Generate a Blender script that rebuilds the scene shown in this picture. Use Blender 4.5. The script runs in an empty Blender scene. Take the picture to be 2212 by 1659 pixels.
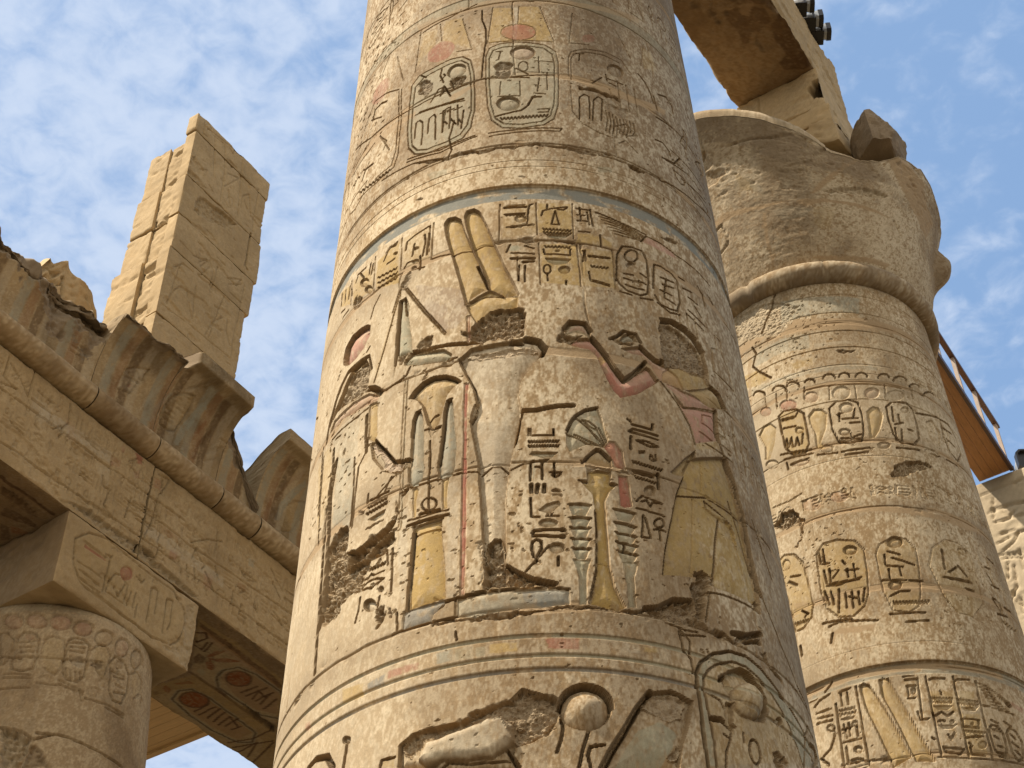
import bpy, bmesh, math, random
import numpy as np
from mathutils import Vector, Matrix

# ------------------------------------------------------------------ camera, world, sun, exposure
sc = bpy.context.scene
COLL = sc.collection
PITCH, YAW, ROLL = 0.7704, 0.5680, -0.0219
cam_d = bpy.data.cameras.new('camera'); cam = bpy.data.objects.new('camera', cam_d); COLL.objects.link(cam)
cam_d.sensor_width = 36.0; cam_d.lens = 36.0 * 6011.5 / 4032.0; cam_d.clip_start = 0.1; cam_d.clip_end = 4000
hd = Vector((-math.sin(YAW), math.cos(YAW), 0)); rt = Vector((math.cos(YAW), math.sin(YAW), 0)); up = Vector((0, 0, 1))
F_ = hd * math.cos(PITCH) + up * math.sin(PITCH); U_ = -hd * math.sin(PITCH) + up * math.cos(PITCH)
R1 = rt * math.cos(ROLL) + U_ * math.sin(ROLL); U1 = -rt * math.sin(ROLL) + U_ * math.cos(ROLL)
m = Matrix((R1, U1, -F_)).transposed().to_4x4(); m.translation = Vector((0, 0, 1.6)); cam.matrix_world = m
sc.camera = cam

SUN_AZ = Vector((-0.62, -0.78, 0)).normalized(); SUN_EL = math.radians(57)
sun_dir = Vector((SUN_AZ.x * math.cos(SUN_EL), SUN_AZ.y * math.cos(SUN_EL), math.sin(SUN_EL)))
sun_d = bpy.data.lights.new('sun', 'SUN'); sun = bpy.data.objects.new('sun', sun_d); COLL.objects.link(sun)
sun_d.energy = 4.4; sun_d.angle = math.radians(1.5); sun_d.color = (1.0, 0.95, 0.88)
sun.rotation_euler = sun_dir.to_track_quat('Z', 'Y').to_euler(); sun.location = (-30, -20, 60)

w = bpy.data.worlds.new('World'); sc.world = w; w.use_nodes = True
nt = w.node_tree; nt.nodes.clear(); N = nt.nodes.new; K = nt.links.new
bg = N('ShaderNodeBackground'); wo = N('ShaderNodeOutputWorld'); K(bg.outputs[0], wo.inputs[0])
sky = N('ShaderNodeTexSky'); sky.sky_type = 'NISHITA'; sky.sun_disc = False
sky.sun_elevation = SUN_EL; sky.sun_rotation = math.atan2(SUN_AZ.x, SUN_AZ.y); sky.dust_density = 1.5; sky.air_density = 1.0; sky.ozone_density = 1.5
bg.inputs[1].default_value = 0.10
tc = N('ShaderNodeTexCoord'); sep = N('ShaderNodeSeparateXYZ'); K(tc.outputs['Generated'], sep.inputs[0])
def wmath(op, a, b=None, clamp=False):
    n = N('ShaderNodeMath'); n.operation = op; n.use_clamp = clamp
    for i, v in enumerate((a, b)):
        if v is None: continue
        if isinstance(v, (int, float)): n.inputs[i].default_value = v
        else: K(v, n.inputs[i])
    return n.outputs[0]
zc = wmath('MAXIMUM', sep.outputs[2], 0.06)
comb = N('ShaderNodeCombineXYZ'); K(wmath('DIVIDE', sep.outputs[0], zc), comb.inputs[0]); K(wmath('DIVIDE', sep.outputs[1], zc), comb.inputs[1])
def wnoise(scale, detail, rough, dist=0.0, off=(0, 0, 0)):
    mp = N('ShaderNodeMapping'); mp.inputs['Location'].default_value = off; K(comb.outputs[0], mp.inputs[0])
    n = N('ShaderNodeTexNoise'); n.inputs['Scale'].default_value = scale; n.inputs['Detail'].default_value = detail
    n.inputs['Roughness'].default_value = rough; n.inputs['Distortion'].default_value = dist; K(mp.outputs[0], n.inputs['Vector']); return n.outputs[0]
def wramp(v, a, b):
    n = N('ShaderNodeMapRange'); n.interpolation_type = 'SMOOTHSTEP'; n.inputs[1].default_value = a; n.inputs[2].default_value = b; K(v, n.inputs[0]); return n.outputs[0]
puffs = wnoise(30, 5, 0.55, 0.3, (0.3, 1.1, 0)); broad = wnoise(1.7, 4, 0.5, 0.2, (4.2, 2.0, 0))
# the cloud sheet is thick to the west (-x) and breaks up towards the nave axis
west = wramp(wmath('ADD', wmath('MULTIPLY', sep.outputs[0], -1.0), wmath('MULTIPLY', sep.outputs[1], -0.35)), -0.25, 0.42)
ripple = wnoise(13, 5, 0.55, 0.4, (7.3, 3.1, 0))
cov = wmath('ADD', wmath('ADD', wmath('MULTIPLY', puffs, 0.62), wmath('MULTIPLY', ripple, 0.20)), wmath('ADD', wmath('MULTIPLY', broad, 0.45), wmath('MULTIPLY', west, 0.22)))
cloud = wmath('MULTIPLY', wramp(cov, 0.61, 0.98), 0.82)
mx = N('ShaderNodeMix'); mx.data_type = 'RGBA'; K(cloud, mx.inputs['Factor'])
hz = N('ShaderNodeMix'); hz.data_type = 'RGBA'; hz.inputs['Factor'].default_value = 0.6; K(sky.outputs[0], hz.inputs['A']); hz.inputs['B'].default_value = (2.5, 4.05, 6.6, 1)
K(hz.outputs['Result'], mx.inputs['A']); mx.inputs['B'].default_value = (4.8, 5.5, 6.7, 1); 
# warm-white fill added to the unseen sky behind the camera, brightening shaded faces
sky_fill = wramp(wmath('ADD', wmath('MULTIPLY', sep.outputs[0], 0.55), wmath('MULTIPLY', sep.outputs[1], -0.83)), 0.05, 0.75)
m2 = N('ShaderNodeMix'); m2.data_type = 'RGBA'; K(wmath('MULTIPLY', sky_fill, 0.75), m2.inputs['Factor']); K(mx.outputs['Result'], m2.inputs['A']); m2.inputs['B'].default_value = (9.0, 8.3, 7.2, 1)
K(m2.outputs['Result'], bg.inputs[0])

sc.view_settings.view_transform = 'Standard'; sc.view_settings.look = 'None'; sc.view_settings.exposure = 0.5; sc.view_settings.gamma = 1.0
sc.view_settings.use_curve_mapping = False
sc.cycles.max_bounces = 6; sc.cycles.diffuse_bounces = 1; sc.cycles.use_denoising = True

# ------------------------------------------------------------------ traced reliefs (surface coordinates in millimetres)
RELIEF_C1 = '''P|0|0|y|0.75|-1970,13366 -1783,13329 -1799,12777 -2019,12812
P|0|0|y|0.75|-1736,13339 -1549,13342 -1437,12791 -1776,12788
P|0|0|w|0.7|-1787,13343 -1733,13338 -1746,13058 -1782,13061
P|0|0|r|0.8|-1587,12928 -1598,12883 -1626,12844 -1668,12815 -1719,12801 -1773,12805 -1823,12827 -1864,12862 -1891,12906 -1900,12951 -1890,12993 -1862,13027 -1820,13049 -1768,13058 -1714,13054 -1663,13037 -1622,13009 -1596,12972
L|0.008|0.01||0|-1970,13366 -1995,13078 -2019,12812 -1723,12789 -1437,12791
L|0.008|0.01||0|-1541,13343 -1495,13095 -1436,12805
L|0.008|0.01||0|-1790,13329 -1789,13035
L|0.008|0.01||0|-1733,13338 -1746,13058
L|0.006|0.008||0|-1587,12928 -1598,12883 -1626,12844 -1668,12815 -1719,12801 -1773,12805 -1823,12827 -1864,12862 -1891,12906 -1900,12951 -1890,12993 -1862,13027 -1820,13049 -1768,13058 -1714,13054 -1663,13037 -1622,13009 -1596,12972 -1587,12928
P|0|0|y|0.5|-2435,13382 -2253,13313 -2163,12774 -2305,12907 -2452,13059
P|0|0|y|0.35|-2664,13362 -2494,13283 -2523,13054 -2628,12945 -2717,12831
P|0|0|r|0.6|-2323,12939 -2315,12885 -2324,12832 -2348,12787 -2386,12755 -2432,12742 -2482,12750 -2530,12778 -2570,12823 -2597,12877 -2607,12934 -2598,12985 -2571,13025 -2530,13050 -2482,13058 -2431,13050 -2384,13025 -2346,12987
P|0|0|r|0.5|-3072,13040 -3052,12991 -3047,12935 -3056,12879 -3081,12831 -3117,12797 -3162,12782 -3212,12791 -3261,12821 -3302,12870 -3330,12929 -3338,12989 -3326,13040 -3295,13079 -3251,13103 -3200,13111 -3150,13102 -3106,13078
L|0.008|0.01||0|-2687,13439 -2725,12785
L|0.008|0.01||0|-2253,13299 -2158,12763 -2303,12803
L|0.008|0.01||0|-2478,13356 -2452,13059
L|0.008|0.01||0|-3093,13393 -3193,13201
L|0.008|0.01||0|-2974,13265 -2864,12778
L|0.008|0.01||0|-1249,13302 -1301,12813 -1121,12853
L|0.008|0.01||0|-815,13265 -688,12923
L|0.008|0.01||0|-491,13318 -588,12845
P|0|0|r|0.35|-1043,12994 -1049,12966 -1063,12937 -1083,12911 -1107,12891 -1131,12879 -1153,12877 -1171,12885 -1182,12902 -1184,12925 -1179,12951 -1165,12979 -1146,13003 -1122,13023 -1098,13035 -1075,13038 -1056,13032 -1045,13017
P|0|0|y|0.3|-543,13241 -404,13291 -349,13017 -543,12885
P|0|0|g|0.55|-2034,12604 -2003,12727 -1912,12770 -1709,12769 -1515,12732 -1427,12646 -1412,12466 -1422,12132 -1437,11858 -1480,11659 -1567,11567 -1748,11520 -1901,11552 -1984,11665 -2020,11867 -2034,12218 -2034,12604
P|0|0|pl|0.3|-2004,12568 -1973,12678 -1890,12712 -1710,12716 -1531,12682 -1459,12600 -1446,12433 -1455,12126 -1473,11864 -1507,11703 -1580,11613 -1747,11574 -1886,11601 -1959,11694 -1991,11883 -2005,12209 -2004,12568
L|0.012|0.01||0|-2034,12604 -2003,12727 -1912,12770 -1709,12769 -1515,12732 -1427,12646 -1412,12466 -1422,12132 -1437,11858 -1480,11659 -1567,11567 -1748,11520 -1901,11552 -1984,11665 -2020,11867 -2034,12218 -2034,12604
L|0.012|0.01||0|-2004,12568 -1973,12678 -1890,12712 -1710,12716 -1531,12682 -1459,12600 -1446,12433 -1455,12126 -1473,11864 -1507,11703 -1580,11613 -1747,11574 -1886,11601 -1959,11694 -1991,11883 -2005,12209 -2004,12568
L|0.014|0.012||0|-2013,11504 -1749,11508 -1422,11537
L|0.014|0.012||0|-1422,11537 -1438,11497 -1749,11471 -2006,11461
S|0.035|0.06|p|0.3|-1605,12605 -1613,12568 -1633,12536 -1663,12512 -1698,12501 -1736,12502 -1772,12518 -1800,12544 -1819,12578 -1825,12615 -1818,12650 -1798,12680 -1769,12700 -1732,12710 -1694,12708 -1658,12695 -1629,12672 -1611,12641
L|0.014|0.012||0|-1943,12657 -1890,12651
L|0.014|0.012||0|-1908,12649 -1924,12534 -1944,12526
L|0.014|0.012||0|-1612,12486 -1464,12482
L|0.014|0.012||0|-1580,12546 -1581,12313
L|0.014|0.012||0|-1514,12319 -1523,12066
L|0.014|0.012||0|-1783,12381 -1675,12285
L|0.014|0.012||0|-1933,11991 -1754,11975
L|0.014|0.012||0|-1632,12009 -1539,12002
L|0.014|0.012||0|-1610,11778 -1511,11798 -1522,11749 -1601,11738
L|0.014|0.012||0|-1582,12236 -1603,12035
L|0.014|0.012||0|-1685,11862 -1626,11972
L|0.03|0.022||0|-1945,12264 -1669,12234
L|0.03|0.022||0|-1648,11955 -1576,11957 -1648,11947 -1686,11838 -1744,11768 -1949,11716
L|0.012|0.014||0|-1673,12400 -1676,12375 -1683,12354 -1695,12338 -1708,12330 -1722,12331 -1735,12340 -1746,12357 -1753,12379 -1755,12404 -1752,12428 -1744,12449 -1733,12465 -1719,12473 -1705,12472 -1692,12463 -1681,12447 -1675,12425 -1673,12400
X|0.02|0.03|d|0.9|-1804,12357 -1809,12312 -1824,12275 -1846,12248 -1873,12237 -1901,12243 -1928,12264 -1949,12299 -1964,12343 -1968,12390 -1963,12434 -1948,12471 -1926,12496 -1899,12506 -1870,12500 -1843,12479 -1822,12446 -1808,12404
P|0|0|g|0.5|-1909,12197 -1750,12187 -1746,11992 -1918,12007
L|0.012|0.012||0|-1909,12197 -1918,12012
L|0.012|0.012||0|-1750,12187 -1746,11992
S|0.04|0.07||0.8|-1749,11865 -1755,11831 -1773,11802 -1800,11782 -1832,11774 -1866,11780 -1898,11797 -1925,11826 -1942,11860 -1948,11896 -1941,11930 -1924,11957 -1897,11974 -1864,11980 -1829,11975 -1797,11958 -1771,11933 -1754,11900
L|0.016|0.014||0|-1914,11689 -1898,11655 -1884,11687 -1869,11653 -1855,11685 -1839,11652 -1825,11685 -1809,11651 -1795,11685 -1780,11652 -1766,11685 -1750,11653 -1736,11687 -1721,11655 -1707,11689 -1691,11657 -1677,11692 -1662,11660 -1647,11695 -1632,11664 -1618,11700 -1602,11669 -1588,11705 -1573,11674 -1558,11711 -1543,11681 -1528,11717
P|0|0|g|0.55|-2754,12600 -2673,12688 -2528,12695 -2359,12716 -2245,12692 -2173,12605 -2140,12409 -2131,12102 -2132,11857 -2164,11631 -2229,11518 -2363,11481 -2553,11492 -2674,11566 -2743,11701 -2766,11959 -2767,12304 -2754,12600
P|0|0|pl|0.3|-2712,12539 -2632,12617 -2509,12629 -2358,12649 -2260,12642 -2196,12563 -2171,12397 -2161,12114 -2162,11869 -2194,11679 -2252,11576 -2380,11536 -2555,11544 -2650,11602 -2708,11708 -2724,11924 -2727,12271 -2712,12539
L|0.014|0.01||0|-2754,12600 -2673,12688 -2528,12695 -2359,12716 -2245,12692 -2173,12605 -2140,12409 -2131,12102 -2132,11857 -2164,11631 -2229,11518 -2363,11481 -2553,11492 -2674,11566 -2743,11701 -2766,11959 -2767,12304 -2754,12600
L|0.014|0.01||0|-2712,12539 -2632,12617 -2509,12629 -2358,12649 -2260,12642 -2196,12563 -2171,12397 -2161,12114 -2162,11869 -2194,11679 -2252,11576 -2380,11536 -2555,11544 -2650,11602 -2708,11708 -2724,11924 -2727,12271 -2712,12539
S|0.035|0.06||0.8|-2215,12527 -2211,12490 -2217,12455 -2233,12426 -2257,12407 -2286,12400 -2316,12406 -2345,12425 -2368,12455 -2383,12490 -2388,12528 -2381,12562 -2365,12589 -2340,12606 -2311,12612 -2280,12605 -2251,12587 -2229,12560
X|0.03|0.03|d|0.9|-2220,12358 -2218,12331 -2225,12305 -2240,12285 -2261,12273 -2286,12272 -2311,12280 -2334,12298 -2352,12322 -2363,12350 -2365,12378 -2357,12403 -2342,12422 -2321,12432 -2296,12433 -2270,12425 -2247,12408 -2230,12385
X|0.02|0.03|d|0.9|-2525,12395 -2528,12352 -2541,12321 -2562,12306 -2588,12310 -2617,12332 -2645,12369 -2670,12418 -2687,12472 -2695,12524 -2692,12568 -2678,12597 -2656,12609 -2628,12604 -2598,12580 -2570,12543 -2547,12496 -2532,12445
L|0.02|0.016||0|-2537,12188 -2465,12329 -2407,12330 -2364,12216 -2239,12250
L|0.02|0.016||0|-2445,12215 -2416,12348 -2347,12156
L|0.02|0.016||0|-2440,12621 -2454,12527 -2418,12400
L|0.02|0.016||0|-2452,12448 -2403,12494 -2421,12531
L|0.02|0.016||0|-2352,12386 -2317,12239
L|0.02|0.016||0|-2653,12673 -2596,12601
L|0.035|0.03||0|-2647,12120 -2442,12076 -2236,12061
L|0.014|0.012||0|-2692,12118 -2221,12029
L|0.018|0.014||0|-2685,11786 -2677,11996 -2642,12006 -2608,11952 -2609,11647
L|0.018|0.014||0|-2555,11762 -2545,11960 -2496,11988 -2483,11943 -2477,11628
L|0.018|0.014||0|-2415,11685 -2415,11985 -2360,12002
L|0.018|0.014||0|-2394,11985 -2415,11685
L|0.018|0.014||0|-2344,12006 -2350,11707
L|0.018|0.014||0|-2281,11997 -2274,11716
L|0.018|0.014||0|-2227,11897 -2246,11655
L|0.018|0.014||0|-2438,11963 -2359,11965
L|0.018|0.014||0|-2374,11949 -2312,11964
L|0.018|0.014||0|-2311,11939 -2242,11953
L|0.018|0.014||0|-2411,11850 -2370,11778
L|0.018|0.014||0|-2340,11834 -2292,11737
L|0.018|0.014||0|-2271,11798 -2239,11723
L|0.018|0.014||0|-2751,11517 -2423,11422 -2113,11495
L|0.018|0.014||0|-2744,11550 -2424,11457 -2127,11511
L|0.009|0.01||0|-1329,12306 -1316,12595 -1288,12684 -1158,12774 -957,12826 -801,12809 -721,12683
L|0.009|0.01||0|-1322,12157 -1318,11789 -1238,11647 -1109,11580 -988,11567
L|0.009|0.01||0|-1309,12261 -1294,12576 -1267,12651 -1161,12725 -978,12768 -833,12746
S|0.035|0.06||0.8|-801,12586 -818,12552 -843,12525 -871,12506 -901,12499 -927,12505 -948,12521 -961,12547 -964,12578 -958,12611 -942,12642 -919,12668 -891,12686 -861,12693 -833,12690 -811,12675 -797,12651 -794,12620
X|0.06|0.03|d|0.8|-1253,12178 -1067,12206 -939,12188 -840,12175 -862,12123 -1071,12142 -1256,12127
L|0.02|0.016||0|-1264,11710 -1250,12018 -1206,12076 -1162,12058 -1176,11741
L|0.02|0.016||0|-1152,11727 -1125,12030 -1082,12094 -1041,12074 -1074,11761
L|0.02|0.016||0|-1117,12284 -1029,12404
L|0.02|0.016||0|-971,12423 -817,12431
L|0.02|0.016||0|-983,12481 -974,12383
L|0.02|0.016||0|-1242,12673 -1178,12693
L|0.02|0.016||0|-1210,12685 -1224,12574
L|0.02|0.016||0|-958,12366 -892,12355
L|0.014|0.012||0|-1023,11931 -1015,11790 -1042,11634
L|0.014|0.012||0|-993,11916 -983,11788 -1012,11618
L|0.014|0.012||0|-962,11901 -952,11786 -982,11603
L|0.014|0.012||0|-931,11887 -920,11785 -952,11589
L|0.014|0.012||0|-899,11874 -887,11785 -913,11675
L|0.014|0.012||0|-861,11939 -854,11786 -882,11662
L|0.014|0.012||0|-828,11928 -821,11788 -850,11651
L|0.014|0.012||0|-795,11919 -787,11792 -808,11742
L|0.014|0.012||0|-761,11910 -752,11796 -775,11733
X|0.012|0.03|d|0.5|-1016,12033 -780,12079 -829,11923 -992,11923
L|0.028|0.022||0|-393,12634 -275,12715 -198,12644 -204,12534
L|0.028|0.022||0|-528,11857 -444,11886 -367,11831 -365,11773
L|0.028|0.022||0|-471,12225 -250,12273
L|0.028|0.022||0|-476,11652 -320,11709 -221,11874
L|0.028|0.022||0|-476,12422 -501,12554 -548,12668 -620,12738
L|0.028|0.022||0|-461,12539 -443,12351
L|0.035|0.026||0|-3267,12596 -3248,12730 -3146,12722 -3067,12670
L|0.035|0.026||0|-3360,11837 -3315,11944 -3189,11896
L|0.012|0.012||0|-2878,12660 -2853,12180 -2857,11725 -2896,11572 -3107,11557 -3388,11612
L|0.012|0.012||0|-2909,12664 -2883,12207 -2890,11777 -2930,11624 -3137,11633
L|0.012|0.012||0|-3424,12621 -3272,12888 -3079,12808 -2911,12692
L|0.012|0.012||0|-3122,12216 -2969,11872
L|0.012|0.012||0|-3195,12192 -3329,12164
L|0.012|0.012||0|-3052,11950 -3014,12035 -3093,12162
L|0.012|0.012||0|-3300,12633 -3124,12493
L|0.016|0.014||0|-3401,11729 -3340,11659 -3338,11696 -3282,11632 -3280,11669 -3228,11611 -3226,11647 -3178,11593 -3175,11630 -3130,11580 -3127,11616 -3084,11569 -3081,11605 -3040,11561 -3037,11597 -2998,11555 -2995,11592 -2957,11552 -2954,11588
L|0.02|0.016||0|-3484,14520 -3194,14361 -3314,14328 -3430,14418
L|0.02|0.016||0|-3483,14245 -3211,14228
L|0.02|0.016||0|-3115,14265 -3036,14264
L|0.022|0.014||0|-3601,12550 -3265,12342 -2991,12296 -2689,12240 -2430,12243 -2193,12253 -2042,12283 -1894,12257 -1676,12267 -1456,12290
L|0.022|0.014||0|-2074,13358 -2066,13186 -2034,13035 -2034,12844 -2049,12689 -2064,12484 -2072,12306
L|0.022|0.014||0|-2309,11793 -2329,11661 -2350,11578 -2324,11402 -2359,11307 -2404,11298
L|0.022|0.014||0|-2123,13493 -2374,13398 -2552,13383 -2664,13362
P|0|0|t|0.85|-1456,12303 -1229,12339 -997,12294 -740,12307 -313,12475 -354,12358 -751,12199 -1070,12155 -1280,12245 -1443,12254
P|0|0|t|0.7|-3446,12319 -3201,12248 -2941,12211 -2686,12188 -2682,12111 -2934,12105 -3161,12108 -3393,12186
P|0|0|t|0.6|-2363,12165 -2117,12247 -2116,12196 -2345,12055
P|0|0|t|0.5|-2753,13555 -2519,13500 -2206,13503 -2042,13519 -1569,13455 -1077,13554 -481,13757 -518,13633 -1083,13464 -1572,13368 -1962,13378 -2205,13387 -2479,13385 -2726,13416
X|0.02|0.03|d|0.6|-2668,11447 -2406,11337 -2241,11344 -2083,11305 -1958,11299 -1766,11318 -1575,11328 -1383,11317 -1287,11280 -1129,11283 -1146,11238 -1304,11223 -1399,11256 -1576,11282 -1767,11273 -1958,11243 -2083,11244 -2226,11276 -2389,11289 -2649,11398
X|0.03|0.03|d|0.8|-2241,11340 -2083,11301 -2069,11251 -2226,11276
X|0.06|0.03|d|0.8|-886,11283 -754,11304 -698,11275 -779,11220 -859,11227
L|0.018|0.014||0|-652,11296 -377,11346 -80,11409 276,11554
L|0.018|0.014||0|-1129,11271 -886,11279
L|0.018|0.014||0|-3036,11513 -2686,11448 -2405,11332
L|0.018|0.014||0|-253,11561 188,11688
L|0.018|0.014||0|-436,11652 -119,11739
P|0|0|g|0.5|-2542,11213 -2356,11171 -2340,11096 -2507,11101
P|0|0|g|0.5|-1168,11122 -1021,11140 -1026,11071 -1144,11042
X|0.02|0.03|d|0.8|-2645,10952 -2564,10941 -2546,10897 -2618,10908
X|0.012|0.03|d|0.8|-1800,10906 -1707,10910 -1708,10877 -1787,10872
P|0|0|y|0.75|-1650,10566 -1393,10580 -1389,10212 -1654,10207
P|0|0|y|0.8|-1644,10081 -1367,10110 -1364,9643 -1644,9634
P|0|0|y|0.55|-1355,10071 -1093,10107 -1096,9688 -1357,9640
P|0|0|y|0.8|-3002,10465 -2764,10530 -2743,10027 -2994,10129
P|0|0|y|0.8|-3547,10606 -3360,10522 -3327,10257 -3503,10380
P|0|0|y|0.6|-3322,10519 -3035,10470 -3017,10154 -3295,10229
P|0|0|y|0.75|-1361,10239 -1255,10265 -1086,10211 -1091,10146 -1373,10126
P|0|0|y|0.35|-2728,10537 -2485,10530 -2480,10146 -2716,10165
P|0|0|y|0.3|-1913,10557 -1660,10555 -1657,10197 -1917,10157
S|0.05|0.11|y|0.75|-2367,10494 -2338,10541 -2278,10535 -2230,10480 -2194,10310 -2129,10086 -2059,9849 -2013,9638 -2059,9610 -2125,9570 -2185,9512 -2237,9787 -2299,10099 -2348,10333
S|0.05|0.11|y|0.8|-2207,10510 -2183,10571 -2125,10573 -2082,10521 -2032,10365 -1978,10138 -1899,9855 -1824,9624 -1802,9544 -1903,9537 -2009,9625 -2057,9849 -2126,10085 -2180,10326
S|0.03|0.12|y|0.75|-2181,9501 -2099,9566 -2006,9612 -1903,9537 -1802,9534 -1812,9409 -1891,9381 -1994,9353 -2097,9275 -2151,9404
L|0.035|0.03||0|-2100,9922 -2052,9767 -2013,9628
L|0.014|0.014||0|-2185,9512 -2059,9561 -1903,9537 -1806,9538
L|0.016|0.012||0|-2292,10112 -2213,10105 -2129,10113 -1978,10128
L|0.016|0.012||0|-2456,10133 -2388,10129 -2292,10112
L|0.016|0.012||0|-1964,10114 -1830,10117 -1629,10119 -1387,10128
L|0.012|0.012||0|-1927,10570 -1937,10151
L|0.012|0.012||0|-1657,10566 -1657,10186
L|0.012|0.012||0|-1382,10583 -1391,10169
L|0.012|0.012||0|-1650,10091 -1650,9634
L|0.012|0.012||0|-1367,10110 -1364,9643
L|0.012|0.012||0|-1099,10126 -1103,9686
L|0.012|0.012||0|-1806,9944 -1804,9681
L|0.012|0.012||0|-2454,10550 -2464,10137
L|0.012|0.012||0|-2743,10548 -2734,10177
L|0.012|0.012||0|-3025,10548 -3015,10136
L|0.012|0.012||0|-3347,10554 -3320,10252
L|0.012|0.012||0|-2485,10524 -2483,10231
L|0.03|0.032||0|-1893,10524 -1734,10517
L|0.03|0.032||0|-1284,9994 -1129,10017
L|0.03|0.032||0|-1852,9929 -1688,9920
L|0.03|0.032||0|-1767,9883 -1695,9886
L|0.022|0.018||0|-1893,10443 -1743,10443
L|0.022|0.018||0|-1729,10316 -1714,10490 -1706,10538 -1685,10550
L|0.022|0.018||0|-1881,10290 -1745,10306 -1678,10302
L|0.022|0.018||0|-1621,10412 -1608,10472 -1549,10499 -1423,10537
L|0.022|0.018||0|-1516,10474 -1549,10314 -1488,10314 -1516,10474
L|0.022|0.018||0|-1423,10531 -1453,10493 -1494,10498
L|0.022|0.018||0|-1353,10533 -1253,10537
L|0.022|0.018||0|-1324,10551 -1325,10397
L|0.022|0.018||0|-1353,10391 -1275,10397
L|0.022|0.018||0|-1350,10457 -1293,10464
L|0.022|0.018||0|-1245,10550 -1232,10353
L|0.022|0.018||0|-1269,10510 -1260,10360
L|0.022|0.018||0|-1346,10263 -1261,10274
L|0.022|0.018||0|-1183,10265 -1185,10138
L|0.022|0.018||0|-1857,10085 -1884,10006
L|0.022|0.018||0|-1751,10063 -1685,10029
L|0.022|0.018||0|-1851,9991 -1687,9969
L|0.022|0.018||0|-1794,9851 -1804,9681
L|0.022|0.018||0|-1755,9842 -1759,9668
L|0.022|0.018||0|-1619,10023 -1610,9968 -1421,9976 -1420,10048
L|0.022|0.018||0|-1598,9755 -1597,9675
L|0.022|0.018||0|-1467,9686 -1467,9642
L|0.022|0.018||0|-1315,10049 -1331,9927
L|0.022|0.018||0|-1329,10045 -1311,10054 -1312,9936
L|0.022|0.018||0|-1272,9733 -1150,9715
L|0.022|0.018||0|-1294,9818 -1286,9719 -1151,9699
L|0.022|0.018||0|-1575,10546 -1577,10502
L|0.01|0.008||0|-1878,10546 -1741,10542
S|0.03|0.05||0.8|-1728,10377 -1731,10361 -1739,10348 -1752,10339 -1767,10334 -1783,10336 -1798,10343 -1810,10354 -1818,10369 -1820,10384 -1817,10400 -1809,10413 -1796,10421 -1781,10425 -1765,10424 -1750,10418 -1738,10407 -1730,10392
S|0.035|0.05||0.8|-1428,9811 -1432,9796 -1440,9781 -1452,9770 -1467,9762 -1482,9760 -1496,9764 -1507,9773 -1514,9785 -1516,9800 -1513,9816 -1505,9830 -1493,9841 -1478,9848 -1463,9850 -1449,9847 -1437,9839 -1430,9826
L|0.018|0.016||0|-1571,9802 -1573,9786 -1578,9771 -1585,9760 -1594,9754 -1603,9753 -1611,9759 -1618,9769 -1622,9784 -1623,9800 -1621,9817 -1616,9832 -1609,9843 -1600,9849 -1591,9849 -1582,9844 -1576,9833 -1572,9819 -1571,9802
S|0.03|0.05||0.8|-1497,10015 -1498,10011 -1502,10006 -1507,10003 -1513,10001 -1519,10000 -1525,10001 -1530,10004 -1533,10007 -1534,10011 -1533,10016 -1530,10020 -1525,10023 -1518,10025 -1512,10026 -1506,10025 -1501,10023 -1498,10019
L|0.016|0.014||0|-1614,10268 -1602,10245 -1588,10266 -1576,10244 -1562,10265 -1550,10243 -1536,10264 -1524,10243 -1510,10264 -1498,10243 -1483,10264 -1472,10243 -1457,10265 -1446,10244 -1431,10267 -1419,10246 -1404,10268
L|0.016|0.014||0|-1610,10227 -1598,10205 -1584,10226 -1573,10205 -1559,10226 -1548,10204 -1534,10226 -1523,10204 -1508,10226 -1497,10205 -1483,10227 -1472,10206 -1457,10228 -1446,10207 -1432,10230 -1421,10209 -1406,10232
L|0.016|0.014||0|-1607,10063 -1595,10042 -1581,10063 -1569,10043 -1554,10064 -1542,10044 -1528,10065 -1516,10045 -1502,10067 -1489,10047 -1475,10069 -1463,10050 -1448,10072 -1436,10053 -1422,10075
L|0.016|0.014||0|-1275,9894 -1266,9873 -1250,9895 -1240,9875 -1224,9898 -1215,9878 -1199,9901 -1189,9881 -1173,9904 -1163,9884 -1147,9908
L|0.016|0.014||0|-1887,10438 -1874,10423 -1863,10436 -1850,10422 -1839,10434 -1827,10420 -1815,10433 -1803,10419 -1791,10432 -1779,10419 -1767,10432 -1755,10419 -1743,10432
S|0.03|0.06|g|0.7|-1600,10198 -1413,10207 -1453,10165 -1521,10150 -1574,10163
S|0.03|0.06|g|0.7|-1615,9928 -1416,9935 -1452,9877 -1532,9856 -1584,9872
P|0|0|g|0.7|-1864,10075 -1803,10078 -1758,10047 -1792,10000 -1874,10010
L|0.014|0.012||0|-1202,10520 -1136,10516
L|0.014|0.012||0|-1136,10516 -802,10414
L|0.014|0.012||0|-1179,10486 -1113,10483
L|0.014|0.012||0|-1113,10483 -806,10403
L|0.014|0.012||0|-1157,10452 -1091,10451
L|0.014|0.012||0|-1091,10451 -811,10392
L|0.014|0.012||0|-1134,10419 -1068,10419
L|0.014|0.012||0|-1068,10419 -815,10381
L|0.014|0.012||0|-1111,10386 -1044,10387
L|0.014|0.012||0|-1044,10387 -820,10369
L|0.014|0.012||0|-1089,10354 -1021,10356
L|0.014|0.012||0|-1021,10356 -824,10358
L|0.014|0.012||0|-1066,10322 -998,10326
L|0.014|0.012||0|-998,10326 -828,10347
L|0.018|0.016||0|-1201,10531 -1035,10485 -786,10446
L|0.018|0.016||0|-845,10340 -787,10432 -650,10431 -506,10397 -273,10407 -77,10384
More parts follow.
